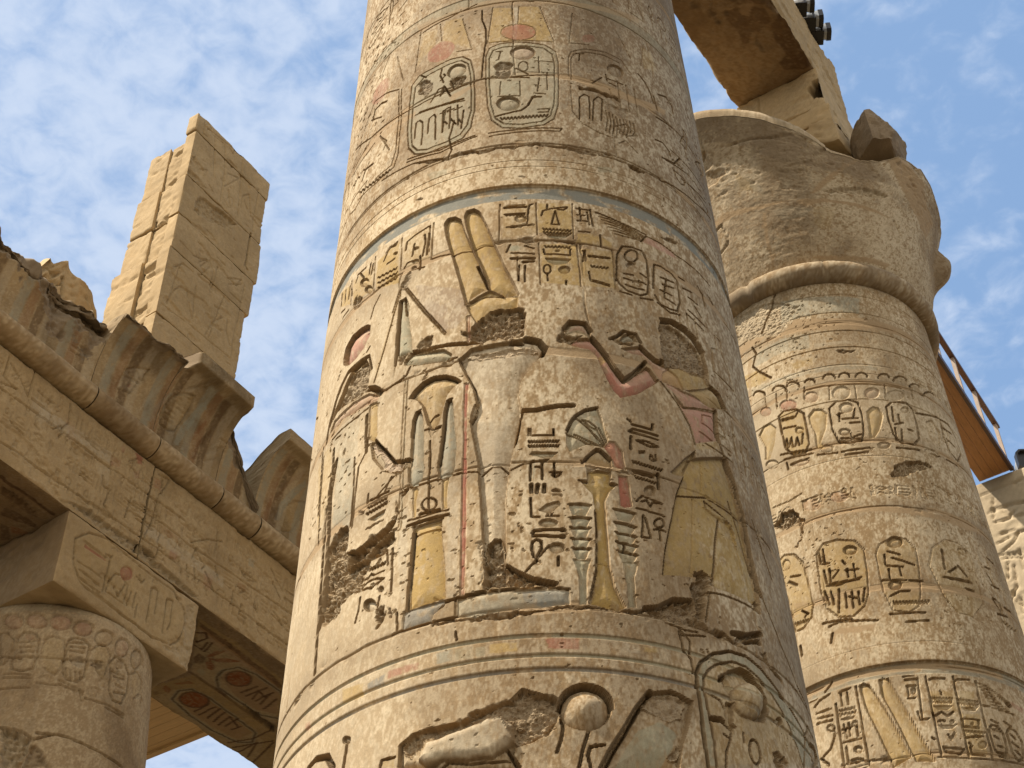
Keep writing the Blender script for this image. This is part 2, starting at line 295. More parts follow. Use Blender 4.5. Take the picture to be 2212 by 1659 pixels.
P|0|0|p|0.8|-845,10340 -787,10427 -650,10426 -506,10397 -494,10341 -662,10328
L|0.026|0.02||0|-1089,9781 -1064,10077 -1013,10199 -919,10227 -841,10221 -809,10137 -817,9905 -840,9752 -906,9699 -1009,9702 -1069,9758 -1087,9812
L|0.026|0.02||0|-784,9842 -744,10132 -683,10149 -579,10133 -531,10083 -538,9832 -581,9713 -654,9688 -736,9689 -776,9766
L|0.026|0.02||0|-1069,9673 -983,9668
L|0.026|0.02||0|-909,9668 -807,9699
L|0.026|0.02||0|-760,9695 -659,9645 -558,9689
L|0.026|0.02||0|-1027,9835 -954,9837
L|0.026|0.02||0|-1018,9768 -946,9760 -869,9777
L|0.026|0.02||0|-906,9859 -846,9849
L|0.026|0.02||0|-1023,9888 -948,9900
L|0.026|0.02||0|-882,9953 -837,9935
L|0.026|0.02||0|-699,10014 -574,10032
L|0.026|0.02||0|-691,9937 -583,9964
L|0.026|0.02||0|-717,9860 -614,9863
L|0.026|0.02||0|-691,9795 -590,9777
L|0.026|0.02||0|-646,10026 -688,9816
L|0.026|0.02||0|-481,10035 -377,10060
L|0.026|0.02||0|-433,9967 -331,9962
L|0.026|0.02||0|-445,10144 -503,10144
L|0.026|0.02||0|-288,10203 -230,10146 -231,10021
L|0.026|0.02||0|-156,10208 -87,10163
L|0.026|0.02||0|-371,9911 -311,9836
L|0.026|0.02||0|-485,9748 -315,9692
L|0.026|0.02||0|-457,9807 -282,9758
L|0.022|0.018||0|-886,10148 -891,10122 -904,10096 -920,10073 -940,10055 -960,10046 -977,10046 -991,10055 -999,10071 -1000,10093 -995,10119 -984,10144 -967,10167 -948,10184 -928,10194 -909,10195 -895,10187 -887,10171 -886,10148
X|0.02|0.03|d|0.7|-903,10046 -908,10027 -919,10008 -936,9990 -955,9976 -974,9967 -992,9964 -1006,9968 -1014,9978 -1016,9993 -1011,10011 -1001,10029 -985,10046 -966,10060 -946,10069 -928,10073 -914,10070 -905,10060
S|0.03|0.04||0.8|-884,9810 -891,9800 -901,9792 -915,9789 -929,9789 -942,9793 -952,9801 -959,9811 -962,9823 -960,9834 -953,9844 -943,9851 -930,9854 -915,9854 -902,9850 -891,9842 -884,9832 -881,9821
X|0.02|0.03|d|0.7|-1843,10125 -1762,10173 -1682,10155 -1656,10102 -1750,10080
X|0.025|0.03|d|0.8|-640,10509 -536,10598 -459,10585 -487,10531 -588,10490
X|0.015|0.03|d|0.8|-1881,10307 -1678,10319 -1676,10289 -1875,10267
L|0.022|0.018||0|-2698,10375 -2689,10466 -2614,10499 -2485,10530
L|0.022|0.018||0|-2618,10398 -2632,10267
L|0.022|0.018||0|-2530,10452 -2519,10359 -2540,10211
L|0.022|0.018||0|-2490,10450 -2505,10202
L|0.022|0.018||0|-2561,10224 -2558,10065
L|0.022|0.018||0|-2621,10103 -2521,10075
L|0.022|0.018||0|-2700,10174 -2676,10211 -2626,10206
L|0.022|0.018||0|-2792,10539 -2875,10515 -2922,10411
L|0.022|0.018||0|-2883,10348 -2804,10353
L|0.022|0.018||0|-3255,10534 -3141,10518
L|0.022|0.018||0|-3215,10518 -3153,10410
L|0.022|0.018||0|-3079,10518 -3087,10396
L|0.022|0.018||0|-3047,10480 -3058,10371
L|0.022|0.018||0|-3508,10406 -3517,10565
L|0.022|0.018||0|-3435,10380 -3442,10531
L|0.022|0.018||0|-3371,10361 -3370,10510
L|0.022|0.018||0|-3312,10349 -3336,10457
L|0.022|0.018||0|-3273,10463 -3252,10509
L|0.022|0.018||0|-3491,10315 -3421,10292
L|0.022|0.018||0|-3439,10215 -3349,10215
L|0.022|0.018||0|-3251,10189 -3191,10210
X|0.03|0.03|d|0.8|-2773,10537 -2858,10545 -2914,10501 -2878,10495 -2799,10505
X|0.015|0.03|d|0.6|-2630,9969 -2642,9938 -2657,9915 -2673,9904 -2688,9905 -2701,9919 -2709,9943 -2713,9975 -2710,10011 -2702,10046 -2690,10077 -2675,10100 -2659,10111 -2643,10110 -2631,10097 -2623,10073 -2620,10041 -2622,10005
X|0.02|0.03|d|0.7|-3167,10121 -3179,10106 -3197,10101 -3219,10107 -3242,10122 -3263,10147 -3281,10177 -3292,10208 -3294,10236 -3288,10259 -3274,10272 -3254,10276 -3231,10269 -3208,10253 -3188,10230 -3173,10202 -3163,10172 -3162,10144
S|0.03|0.04||0.8|-2574,10330 -2573,10324 -2576,10319 -2581,10315 -2589,10314 -2598,10315 -2606,10319 -2614,10324 -2620,10331 -2624,10338 -2624,10344 -2621,10349 -2616,10353 -2608,10354 -2599,10352 -2591,10349 -2583,10343 -2577,10337
S|0.03|0.04||0.8|-2572,10180 -2571,10171 -2574,10163 -2579,10157 -2587,10155 -2597,10157 -2607,10161 -2616,10169 -2624,10178 -2628,10189 -2629,10198 -2627,10206 -2621,10211 -2613,10213 -2603,10212 -2593,10207 -2584,10199 -2577,10190
S|0.03|0.04||0.8|-2589,10115 -2588,10107 -2590,10100 -2595,10095 -2602,10093 -2610,10094 -2619,10098 -2628,10105 -2634,10114 -2638,10123 -2639,10132 -2637,10139 -2632,10144 -2625,10146 -2616,10144 -2607,10140 -2599,10133 -2593,10125
S|0.03|0.04||0.8|-2777,10403 -2777,10396 -2778,10391 -2783,10388 -2789,10388 -2796,10390 -2804,10395 -2811,10401 -2816,10409 -2820,10416 -2821,10423 -2819,10428 -2815,10431 -2808,10431 -2801,10429 -2793,10424 -2786,10418 -2781,10410
S|0.035|0.06||0.8|-3086,10326 -3079,10305 -3078,10287 -3085,10277 -3098,10274 -3116,10280 -3138,10294 -3160,10315 -3180,10340 -3196,10366 -3204,10389 -3205,10407 -3197,10416 -3182,10417 -3163,10410 -3141,10394 -3119,10374 -3100,10350
S|0.035|0.06||0.8|-3034,10201 -3027,10182 -3026,10166 -3031,10156 -3042,10153 -3056,10157 -3073,10167 -3091,10184 -3107,10205 -3120,10226 -3127,10246 -3128,10262 -3123,10272 -3111,10274 -3096,10269 -3078,10258 -3061,10241 -3045,10221
L|0.018|0.016||0|-2975,10268 -2944,10241 -2932,10258 -2903,10232 -2891,10249 -2862,10224 -2851,10243 -2823,10219 -2812,10237 -2785,10214 -2775,10233
L|0.018|0.016||0|-2970,10207 -2939,10180 -2928,10198 -2898,10172 -2887,10190 -2858,10166 -2847,10184 -2819,10161 -2809,10179 -2782,10157 -2771,10176
L|0.018|0.016||0|-2965,10147 -2935,10121 -2923,10138 -2894,10113 -2883,10131 -2854,10107 -2843,10126 -2816,10103 -2805,10122 -2778,10100 -2768,10119
P|0|0|v|0.35|-2601,9917 -2190,9678 -2158,9420 -2242,9287 -2358,9294 -2521,9576
S|0.05|0.16|w|0.4|-2141,9048 -2073,9048 -1860,9065 -1761,9084 -1670,9051 -1637,8980 -1668,8898 -1728,8815 -1795,8689 -1823,8545 -1807,8410 -1815,8279 -1855,8077 -1888,7914 -1884,7904 -1909,7728 -1916,7625 -1915,7436 -1914,7221 -1932,6991 -2043,6989 -2056,7244 -2063,7495 -2077,7732 -2091,7905 -2100,8034 -2076,7703 -2089,7984 -2122,8212 -2141,8356 -2108,8418 -2091,8521 -2118,8655 -2180,8840 -2223,8968
L|0.06|0.05||0|-1761,9080 -1677,9050 -1637,8984 -1662,8907
L|0.02|0.02||0|-2223,8968 -2180,8836 -2114,8654 -2093,8521 -2110,8410 -2138,8355
S|0.04|0.03||0.8|-2113,8509 -2092,8503 -2110,8410 -2138,8359 -2136,8408
X|0.05|0.03|d|0.85|-2102,9322 -2033,9374 -1937,9425 -1815,9417 -1750,9321 -1739,9181 -1794,9087 -1873,9076 -1993,9087 -2073,9077 -2170,9164 -2241,9247 -2143,9254
X|0.015|0.03|d|0.4|-2168,8988 -2073,9000 -1861,8988 -1731,8986 -1680,8946 -1862,8930 -2073,8923
L|0.06|0.045||0|-1867,9060 -1795,9044
L|0.06|0.045||0|-2585,9197 -2444,9164 -2296,9140 -2169,9105 -2060,9089
L|0.06|0.05||0|-1794,8396 -1707,8398 -1582,8431 -1475,8447
L|0.03|0.025||0|-1805,8365 -1822,8262 -1849,8110
S|0.035|0.07|g|0.7|-2649,9141 -2586,9182 -2334,9110 -2272,9036 -2284,9004 -2358,8997 -2499,9039 -2643,9099
X|0.03|0.03|d|0.8|-2699,9263 -2635,9244 -2594,9193 -2653,9143 -2683,9124 -2703,9191
X|0.03|0.03|d|0.7|-2535,9218 -2508,9278 -2430,9315 -2408,9295 -2428,9248 -2419,9179 -2505,9188
X|0.03|0.03|d|0.8|-2312,9033 -2278,9047 -2278,9011 -2304,8994
S|0.035|0.05|g|0.75|-2718,9819 -2666,9828 -2634,9702 -2637,9600 -2599,9334 -2585,9207 -2668,9224 -2719,9225 -2722,9508
L|0.04|0.03||0|-2718,9819 -2723,9529 -2723,9148
L|0.02|0.014||0|-2683,9817 -2656,9632
L|0.014|0.013||0|-2710,9985 -2767,9724 -2837,9400 -2918,9103
L|0.014|0.013||0|-2724,9984 -2786,9737
L|0.014|0.013||0|-2694,9953 -2522,9607 -2331,9258
L|0.014|0.013||0|-2676,9946 -2506,9609 -2325,9272
L|0.014|0.013||0|-2935,10036 -2991,9949 -3018,9841
P|0|0|y|0.3|-2726,9953 -2748,9711 -2890,9099 -2932,9147 -2786,9737
P|0|0|y|0.4|-2699,9945 -2523,9629 -2321,9268 -2334,9224 -2521,9576
S|0.02|0.03|r|0.5|-2179,9386 -2144,9395 -2143,9234 -2149,9118 -2169,9120
S|0.09|0.14|p|0.9|-3012,9762 -3057,9802 -3135,9825 -3243,9835 -3326,9776 -3345,9674 -3326,9595 -3290,9549 -3224,9515 -3146,9520 -3065,9562 -3012,9648
S|0.055|0.12||0.8|-3030,9416 -3105,9440 -3181,9433 -3243,9369 -3305,9279 -3385,9186 -3423,9081 -3323,9136 -3185,9092 -3044,9051 -2989,9084 -2966,9252 -2994,9347
X|0.025|0.03|d|0.7|-3199,9390 -3122,9406 -3027,9391 -2976,9260 -2982,9116 -3046,9070 -3198,9111 -3336,9138 -3274,9235
L|0.08|0.055||0|-3020,9424 -3094,9441 -3241,9443 -3320,9375 -3397,9261 -3453,9078
L|0.06|0.04||0|-3492,8940 -3462,9126 -3393,9264
L|0.09|0.06||0|-2979,9077 -2921,9047 -2872,8996 -2847,8949
S|0.02|0.06|p|0.35|-2960,9021 -2849,8929 -2864,8891 -3075,8940 -3267,8989 -3437,8990 -3389,9066 -3132,9058
P|0|0|b|0.3|-3205,8989 -3029,8904 -3031,8559 -3039,8212 -3020,7850 -3247,7995 -3282,8646 -3389,8895
S|0.025|0.05|y|0.8|-2950,8910 -2869,8885 -2847,8549 -2879,8511 -2936,8577
L|0.035|0.03||0|-2965,8817 -2957,8600 -2938,8453
S|0.04|0.06||0|-2906,8504 -2877,8522 -2833,8477 -2747,8331 -2676,8220 -2554,8181 -2555,8122 -2638,8089 -2770,8184 -2875,8353
X|0.012|0.03|pk|0.8|-2888,8502 -2832,8468 -2746,8322 -2675,8206 -2583,8177 -2640,8120 -2772,8215
L|0.05|0.03||0|-2862,8513 -2747,8331 -2676,8215 -2554,8181
L|0.009|0.01||0|-2628,8930 -2630,8498 -2622,8060 -2614,7634
L|0.009|0.01||0|-2607,8929 -2608,8433 -2602,8051 -2593,7625
P|0|0|g|0.4|-2625,8929 -2607,8919 -2592,7624 -2611,7633
L|0.03|0.02||0|-2594,9056 -2623,8985 -2687,8963 -2788,8947 -2846,8959
L|0.03|0.02||0|-2563,9058 -2470,9031 -2351,8997 -2237,8992
L|0.03|0.02||0|-3024,9492 -2995,9521
L|0.03|0.02||0|-2951,9259 -2997,9432
L|0.018|0.014||0|-2182,7925 -2246,7919 -2350,7921 -2458,7921 -2535,7917
L|0.018|0.014||0|-2064,7892 -1996,7939 -1948,7939 -1894,7882
L|0.018|0.014||0|-1888,7881 -1803,7930 -1647,7965
L|0.018|0.014||0|-2805,7988 -2713,8056 -2676,8087
X|0.03|0.03|d|0.8|-2629,7914 -2586,7943 -2528,7934 -2534,7912 -2598,7883
S|0.05|0.13|y|0.45|-2584,8748 -2547,8799 -2485,8848 -2409,8867 -2321,8844 -2254,8797 -2208,8746 -2259,8711 -2303,8649 -2324,8572 -2338,8484 -2356,8407 -2394,8380 -2436,8431 -2459,8534 -2483,8630 -2521,8699
L|0.05|0.022||0|-2584,8750 -2547,8799 -2485,8848 -2409,8865 -2321,8843 -2254,8797 -2209,8749
S|0.02|0.03||0.8|-2431,8404 -2394,8376 -2342,8385 -2335,8366 -2386,8336 -2405,8294 -2420,8349
L|0.025|0.02||0|-2454,8389 -2431,8391
L|0.025|0.02||0|-2381,8375 -2342,8385
L|0.025|0.02||0|-2430,8479 -2372,8514
S|0.035|0.07|b|0.75|-2553,8376 -2545,8523 -2524,8589 -2492,8591 -2473,8523 -2458,8332 -2453,8088 -2444,8054 -2459,7969 -2492,7928 -2531,7927 -2561,7986 -2567,8108 -2556,8133
S|0.035|0.07|b|0.75|-2324,8279 -2313,8508 -2296,8599 -2267,8606 -2256,8547 -2245,8376 -2228,8166 -2233,8008 -2234,7998 -2250,7930 -2300,7910 -2343,7934 -2359,8031 -2346,8046
L|0.03|0.016||0|-2553,8376 -2545,8523 -2525,8588 -2492,8593
L|0.035|0.02||0|-2346,8046 -2324,8279 -2313,8508 -2297,8602 -2267,8606
S|0.02|0.04|y|0.8|-2526,7907 -2492,7914 -2479,7887 -2491,7802 -2489,7660 -2513,7666
S|0.02|0.04|y|0.8|-2321,7903 -2268,7913 -2280,7813 -2279,7654 -2312,7661
L|0.022|0.016||0|-2411,8280 -2408,8023
L|0.022|0.016||0|-2412,8135 -2410,7904 -2403,7688
P|0|0|y|0.7|-2408,8133 -2393,8127 -2387,7691 -2400,7687
L|0.02|0.016||0|-2353,7732 -2351,7714 -2356,7698 -2366,7687 -2381,7681 -2398,7682 -2415,7689 -2431,7701 -2444,7718 -2451,7737 -2453,7756 -2448,7771 -2438,7783 -2423,7788 -2405,7787 -2388,7780 -2372,7767 -2360,7751 -2353,7732
L|0.04|0.03||0|-2547,7615 -2356,7610 -2275,7606
L|0.04|0.03||0|-2460,7675 -2336,7665
L|0.02|0.014||0|-2545,7656 -2429,7646 -2329,7649 -2273,7644
L|0.02|0.014||0|-2508,7590 -2306,7585
L|0.02|0.014||0|-2490,7519 -2315,7519
L|0.022|0.016||0|-2618,7921 -2578,7930 -2547,7934 -2492,7928
L|0.022|0.016||0|-2350,7914 -2243,7919
L|0.022|0.016||0|-2222,7930 -2153,7920 -2084,7908
L|0.022|0.016||0|-2694,8096 -2732,8014 -2743,7988
S|0.035|0.12|y|0.95|-2508,7590 -2308,7581 -2315,7519 -2305,7390 -2284,7218 -2275,6960 -2517,6957 -2514,7215 -2506,7529
L|0.03|0.02||0|-2499,7543 -2514,7215 -2524,6955
S|0.02|0.06|B|0.6|-2549,6957 -2275,6952 -2277,6906 -2342,6867 -2360,6807 -2550,6818
X|0.02|0.03|d|0.8|-2271,6936 -2323,6888 -2348,6842 -2335,6853 -2283,6884
S|0.022|0.05|b|0.5|-2207,6930 -2043,6952 -1837,6965 -1867,6946 -1633,6948 -1562,6941 -1559,6831 -1736,6809 -1912,6804 -2055,6791 -2080,6775 -2205,6810
P|0|0|B|0.6|-1839,6943 -1633,6944 -1562,6936 -1560,6836 -1714,6817 -1819,6850
L|0.02|0.014||0|-2055,6962 -1867,6955 -1632,6953 -1561,6943
L|0.045|0.03||0|-2271,6936 -2194,6947 -2118,6953 -2043,6961
L|0.014|0.012||0|-2213,6928 -2215,6820
S|0.016|0.04|r|0.9|-2186,8730 -2148,8719 -2158,8396 -2157,7918 -2187,7926 -2188,8405
S|0.016|0.05|r|0.9|-2191,8059 -2157,8049 -2154,7431 -2157,6957 -2191,6954 -2194,7442
P|0|0|w|0.4|-2206,8774 -2186,8767 -2189,7927 -2195,7928
P|0|0|w|0.3|-2291,7862 -2207,7881 -2201,6956 -2272,6959
P|0|0|w|0.35|-2618,7769 -2540,7778 -2529,7060 -2561,6977 -2615,7422
L|0.022|0.016||0|-3508,8819 -3490,8603 -3474,8394 -3425,7982
L|0.022|0.016||0|-3313,8372 -3279,7972
L|0.03|0.02||0|-3546,8946 -3515,8642 -3483,8263
L|0.045|0.035||0|-3339,8758 -3322,8585 -3343,8369 -3301,8032
L|0.05|0.05||0|-3280,8612 -3313,8323 -3286,7977 -3261,7518 -3272,7191
L|0.045|0.035||0|-3361,8240 -3315,7610 -3275,6859
P|0|0|b|0.3|-3053,8481 -3269,8634 -3282,8349 -3259,8014 -3042,7874 -3033,8087
P|0|0|y|0.4|-3620,8859 -3517,8775 -3417,8022 -3448,8017
P|0|0|y|0.35|-3509,8860 -3378,8830 -3321,8318 -3391,8095 -3496,8171
L|0.02|0.016||0|-2936,8577 -2934,8474 -3006,8364 -3017,8113 -3020,7850
L|0.02|0.016||0|-3059,8485 -3038,8184 -3037,7870
L|0.016|0.014||0|-3388,8884 -3304,8885 -3111,8872 -2957,8877
L|0.02|0.014||0|-3325,8845 -3258,8831
L|0.03|0.02||0|-2887,8050 -2888,7981
L|0.03|0.02||0|-2865,7986 -2800,7978 -2712,7977
L|0.02|0.016||0|-2889,7945 -2866,7921 -2864,7942 -2842,7919 -2839,7940 -2817,7917 -2815,7938 -2794,7916 -2791,7937 -2770,7915 -2768,7936 -2747,7915 -2745,7936 -2724,7915 -2722,7935
L|0.02|0.016||0|-2889,7890 -2866,7868 -2864,7890 -2840,7868 -2838,7890 -2815,7868 -2814,7890 -2791,7869 -2789,7891 -2767,7870 -2765,7892 -2743,7872 -2741,7893 -2720,7874 -2718,7895
S|0.035|0.05|g|0.5|-2875,7828 -2720,7836 -2735,7795 -2803,7780
X|0.05|0.03|d|0.55|-3238,7872 -3160,7930 -3042,7874 -3043,7732 -3055,7651 -3037,7537 -2890,7523 -2787,7563 -2666,7625 -2631,7643 -2631,7514 -2689,7482 -2814,7466 -2835,7401 -2886,7269 -3046,7248 -3065,7153 -3219,7159 -3266,7228 -3260,7433 -3263,7781
X|0.1|0.03|t|0.6|-3059,7645 -2987,7633 -2889,7617 -2848,7664 -2728,7694 -2664,7738 -2624,7897 -2630,7775 -2666,7625 -2787,7563 -2890,7514 -3036,7528
X|0.02|0.03|d|0.8|-2963,7953 -2908,7938 -2895,7894 -2952,7892
X|0.05|0.03|d|0.8|-2891,7741 -2836,7746 -2732,7763 -2739,7740 -2817,7727 -2870,7711
L|0.04|0.035||0|-2797,7470 -2746,7471 -2699,7478
L|0.024|0.018||0|-2835,7404 -2815,7384 -2812,7403 -2792,7382 -2789,7401 -2770,7381 -2767,7400 -2748,7380 -2745,7399 -2726,7380 -2723,7398 -2705,7379 -2702,7398
L|0.022|0.016||0|-2878,7331 -2821,7331 -2805,7353 -2778,7331 -2704,7329
L|0.022|0.016||0|-2894,7261 -2852,7285 -2819,7301 -2767,7297 -2700,7268 -2731,7255 -2797,7245 -2885,7261
L|0.022|0.016||0|-2689,7482 -2678,7367
L|0.022|0.016||0|-2649,7480 -2638,7144
L|0.022|0.016||0|-2881,7209 -2886,7115 -2905,7032
L|0.022|0.016||0|-2724,7142 -2740,7029
L|0.022|0.016||0|-2590,6965 -2580,6837
S|0.04|0.05||0.8|-2695,7185 -2695,7178 -2698,7172 -2704,7169 -2710,7170 -2717,7173 -2724,7179 -2730,7187 -2734,7195 -2736,7204 -2735,7212 -2732,7217 -2727,7220 -2720,7219 -2713,7216 -2706,7210 -2700,7202 -2696,7194
S|0.05|0.09|w|0.3|-2746,7086 -2747,7070 -2755,7058 -2767,7053 -2782,7054 -2800,7062 -2817,7076 -2831,7094 -2842,7114 -2846,7134 -2845,7150 -2837,7161 -2824,7166 -2808,7164 -2790,7156 -2773,7142 -2759,7124 -2750,7105
X|0.04|0.03|d|0.8|-2735,7066 -2686,7053 -2666,6981 -2693,6922 -2737,6879 -2750,6947
X|0.02|0.03|d|0.8|-2670,7038 -2637,7008 -2618,6937 -2648,6934
X|0.06|0.03|d|0.7|-2037,7321 -2010,7360 -1973,7380 -1935,7358 -1927,7284 -1921,7139 -1887,7097 -1765,7035 -1638,6990 -1632,6964 -1838,6963 -2048,6963 -2052,7113
L|0.05|0.03||0|-1912,7128 -1858,7080 -1766,7021 -1635,6985
X|0.02|0.03|d|0.5|-2095,7342 -2056,7343 -2053,7002 -2074,6999 -2069,7205
S|0.05|0.1||0.8|-755,9518 -639,9563 -521,9561 -424,9513 -361,9422 -344,9264 -344,9077 -397,9154 -529,9099 -662,9093 -755,9052 -789,9139 -769,9317 -790,9402
X|0.03|0.03|d|0.85|-765,9469 -683,9515 -569,9509 -465,9458 -389,9392 -353,9279 -361,9106 -395,9166 -529,9099 -662,9093 -755,9052 -789,9139 -787,9307
L|0.06|0.045||0|-754,9524 -638,9569 -521,9567 -423,9519 -359,9434
L|0.05|0.04||0|-795,9084 -755,9052 -662,9093
S|0.045|0.07|p|0.85|-1497,9044 -1453,9085 -1331,9115 -1290,9077 -1237,8998 -1185,8900 -1148,8811 -1112,8758 -1018,8855 -930,8960 -892,8946 -859,8870 -835,8861 -900,8783 -1027,8654 -1150,8581 -1196,8640 -1232,8739 -1267,8859 -1290,8945 -1330,8997 -1401,9005 -1470,9021
P|0|0|r|0.6|-1249,8804 -1191,8819 -1161,8728 -1114,8684 -977,8790 -893,8855 -899,8788 -1027,8656 -1150,8584 -1196,8640
P|0|0|y|0.7|-1283,8944 -1234,8983 -1217,8912 -1263,8865
L|0.06|0.04||0|-1316,9123 -1270,9051 -1217,8962 -1173,8864 -1114,8772
L|0.06|0.04||0|-1111,8763 -1016,8875 -934,8999
S|0.04|0.08|p|0.5|-1114,9064 -1067,9091 -952,9151 -909,9102 -848,9058 -798,9051 -740,9040 -675,8993 -615,8895 -636,8873 -760,8868 -827,8865 -856,8902 -881,8971 -924,9024 -945,9056 -1032,9042
L|0.05|0.035||0|-956,9149 -909,9102 -847,9064 -798,9057
S|0.055|0.07|g|0.4|-1503,9157 -1460,9251 -1402,9270 -1348,9264 -1316,9181 -1323,9127 -1365,9145 -1436,9155 -1480,9123
L|0.06|0.035||0|-1505,9183 -1459,9262 -1351,9263 -1314,9186
P|0|0|p|0.5|-1492,9158 -1454,9220 -1396,9242 -1346,9227 -1324,9163 -1406,9180
X|0.04|0.03|d|0.6|-1564,9127 -1505,9178 -1472,9129 -1366,9135 -1403,9097 -1497,9044 -1552,9065
S|0.05|0.06|b|0.8|-1116,9141 -1083,9215 -1038,9247 -996,9232 -978,9177 -1037,9164 -1086,9138
L|0.05|0.035||0|-1183,9141 -1128,9184 -1077,9254 -986,9257 -953,9187
X|0.025|0.03|d|0.5|-1183,9141 -1129,9163 -1085,9141 -982,9175 -968,9149 -1106,9077
S|0.02|0.1|y|0.55|-818,8869 -799,8969 -740,9040 -662,9093 -529,9099 -397,9154 -374,9097 -344,9077 -617,8884 -723,8886
S|0.04|0.1|y|0.55|-617,8884 -418,9032 -316,9107 -226,9078 -190,8982 -259,8921 -394,8861 -494,8877
L|0.05|0.03||0|-335,9099 -237,9086 -190,8982
S|0.02|0.08|p|0.7|-811,8863 -724,8876 -638,8862 -494,8877 -336,8879 -328,8865 -649,8713 -702,8778 -765,8825
S|0.03|0.12|p|0.85|-743,8797 -649,8713 -457,8796 -323,8858 -355,8650 -352,8560 -594,8397 -605,8510 -638,8597 -681,8672
P|0|0|y|0.4|-594,8397 -352,8560 -345,8483 -605,8321
L|0.05|0.03||0|-322,8864 -351,8652 -339,8516 -293,8356 -233,8203
L|0.02|0.016||0|-828,8855 -711,8705 -628,8535 -604,8378
L|0.02|0.016||0|-649,8711 -456,8801 -322,8864
S|0.05|0.1|y|0.5|-847,8017 -725,8187 -609,8324 -617,8269 -700,8127 -746,8025 -818,8011
S|0.04|0.2|Y|0.7|-672,8219 -325,8428 -289,8337 -248,8139 -223,7936 -211,7627 -184,7390 -189,7229 -328,7221 -618,7186 -616,7264 -786,7194 -989,7144 -954,7329 -896,7548 -818,7837 -745,8008 -727,8115
L|0.006|0.008||0|-690,7861 -780,7245
L|0.006|0.008||0|-560,8255 -607,7977
L|0.006|0.008||0|-389,7731 -334,7607 -323,7361
L|0.022|0.016||0|-491,7781 -543,7598 -580,7429 -605,7269
L|0.022|0.016||0|-594,7887 -500,7861 -355,7814
L|0.022|0.016||0|-797,7856 -676,7889 -565,7933 -432,7919 -239,7926
L|0.022|0.016||0|-593,7892 -591,7835
R|0.012|0.03||0.7|-623,7830 -558,7841 -341,7822 -374,7780 -479,7787 -614,7824
X|0.018|0.03|Y|0.9|-477,7799 -342,7816 -322,7665 -376,7646 -392,7751
L|0.03|0.02||0|-750,8006 -818,7837 -896,7548 -954,7329 -988,7145
L|0.05|0.045||0|-299,8422 -245,8219 -208,7999 -194,7637 -165,7351
X|0.06|0.03|d|0.85|-759,7267 -700,7286 -620,7273 -624,7212 -674,7133 -704,6989 -749,6861 -806,6895 -820,6992 -788,7145
X|0.045|0.03|d|0.6|-1131,6856 -1038,6892 -933,6973 -810,7005 -787,6911 -705,6850 -531,6858 -259,6972 -256,6917 -519,6809 -712,6802 -885,6805 -1015,6803 -1085,6812 -1245,6788 -1227,6827
L|0.06|0.04||0|-1130,6861 -1038,6892 -941,6971 -818,7007
L|0.08|0.05||0|-526,6883 -389,6929 -241,7019
X|0.05|0.03|d|0.8|-281,7237 -180,7293 -193,7188 -264,7168
L|0.018|0.014||0|-686,7119 -563,7153 -397,7176 -219,7193
L|0.018|0.014||0|-667,7117 -727,6887
L|0.018|0.014||0|-924,6757 -865,6695 -872,6604
L|0.018|0.014||0|-928,6720 -752,6769
L|0.018|0.014||0|-1009,6786 -890,6767 -804,6778
X|0.05|0.03|d|0.8|-2055,6769 -1948,6787 -1841,6800 -1701,6812 -1525,6815 -1345,6822 -1273,6815 -1213,6816 -1223,6787 -1347,6795 -1526,6792 -1701,6785 -1807,6759 -1948,6747 -2055,6746
X|0.03|0.03|d|0.5|-2360,6799 -2205,6802 -2080,6783 -1840,6818 -1841,6772 -2080,6741 -2204,6772 -2346,6772
L|0.02|0.014||0|-2619,6815 -2469,6819 -2341,6816 -2205,6810
S|0.025|0.08|g|0.7|-1535,8127 -1524,8228 -1495,8304 -1459,8363 -1396,8418 -1320,8450 -1297,8379 -1259,8166 -1297,8104 -1399,8109 -1513,8035 -1534,8087
L|0.035|0.022||0|-1526,8219 -1495,8304 -1459,8363 -1396,8418 -1316,8450
L|0.014|0.012||0|-1297,8104 -1373,8236 -1460,8344
L|0.014|0.012||0|-1297,8104 -1399,8123 -1529,8193
L|0.014|0.012||0|-1421,8326 -1377,8272 -1325,8242 -1337,8279 -1381,8317 -1421,8326
L|0.014|0.012||0|-1480,8191 -1416,8157 -1300,8108
L|0.014|0.012||0|-1285,8142 -1326,8235
L|0.014|0.012||0|-1270,8159 -1317,8273
L|0.014|0.012||0|-1292,8127 -1348,8203
S|0.022|0.06|r|0.7|-1297,8104 -1259,8166 -1215,8166 -1173,8087 -1161,7974 -1171,7927 -1237,7956 -1247,8007 -1276,8063
S|0.022|0.06|r|0.9|-1221,7878 -1155,7884 -1141,7636 -1192,7612 -1224,7627
S|0.035|0.08|y|0.3|-1440,7949 -1390,8030 -1335,8083 -1303,8067 -1254,7996 -1250,7936 -1337,7937 -1388,7951
L|0.035|0.022||0|-1440,7949 -1398,8016 -1342,8080 -1316,8073 -1254,8001
S|0.035|0.08|Y|0.95|-1416,7892 -1260,7900 -1270,7805 -1231,7797 -1279,7730 -1312,7641 -1314,7488 -1312,7340 -1317,7146 -1298,6989 -1241,6843 -1288,6812 -1360,6825 -1452,6842 -1425,6936 -1402,7087 -1382,7379 -1382,7579 -1391,7691 -1463,7795 -1416,7800
L|0.025|0.018||0|-1467,7797 -1416,7800
L|0.025|0.018||0|-1266,7805 -1228,7797
L|0.025|0.018||0|-1379,7559 -1382,7379 -1402,7087 -1452,6851
X|0.02|0.03|d|0.5|-1418,7929 -1275,7920 -1151,7927 -1121,7893 -1277,7888 -1412,7893
S|0.022|0.06|g|0.7|-1541,7595 -1473,7604 -1404,7599 -1438,7510 -1519,7507
L|0.018|0.014||0|-1541,7595 -1473,7604 -1404,7599
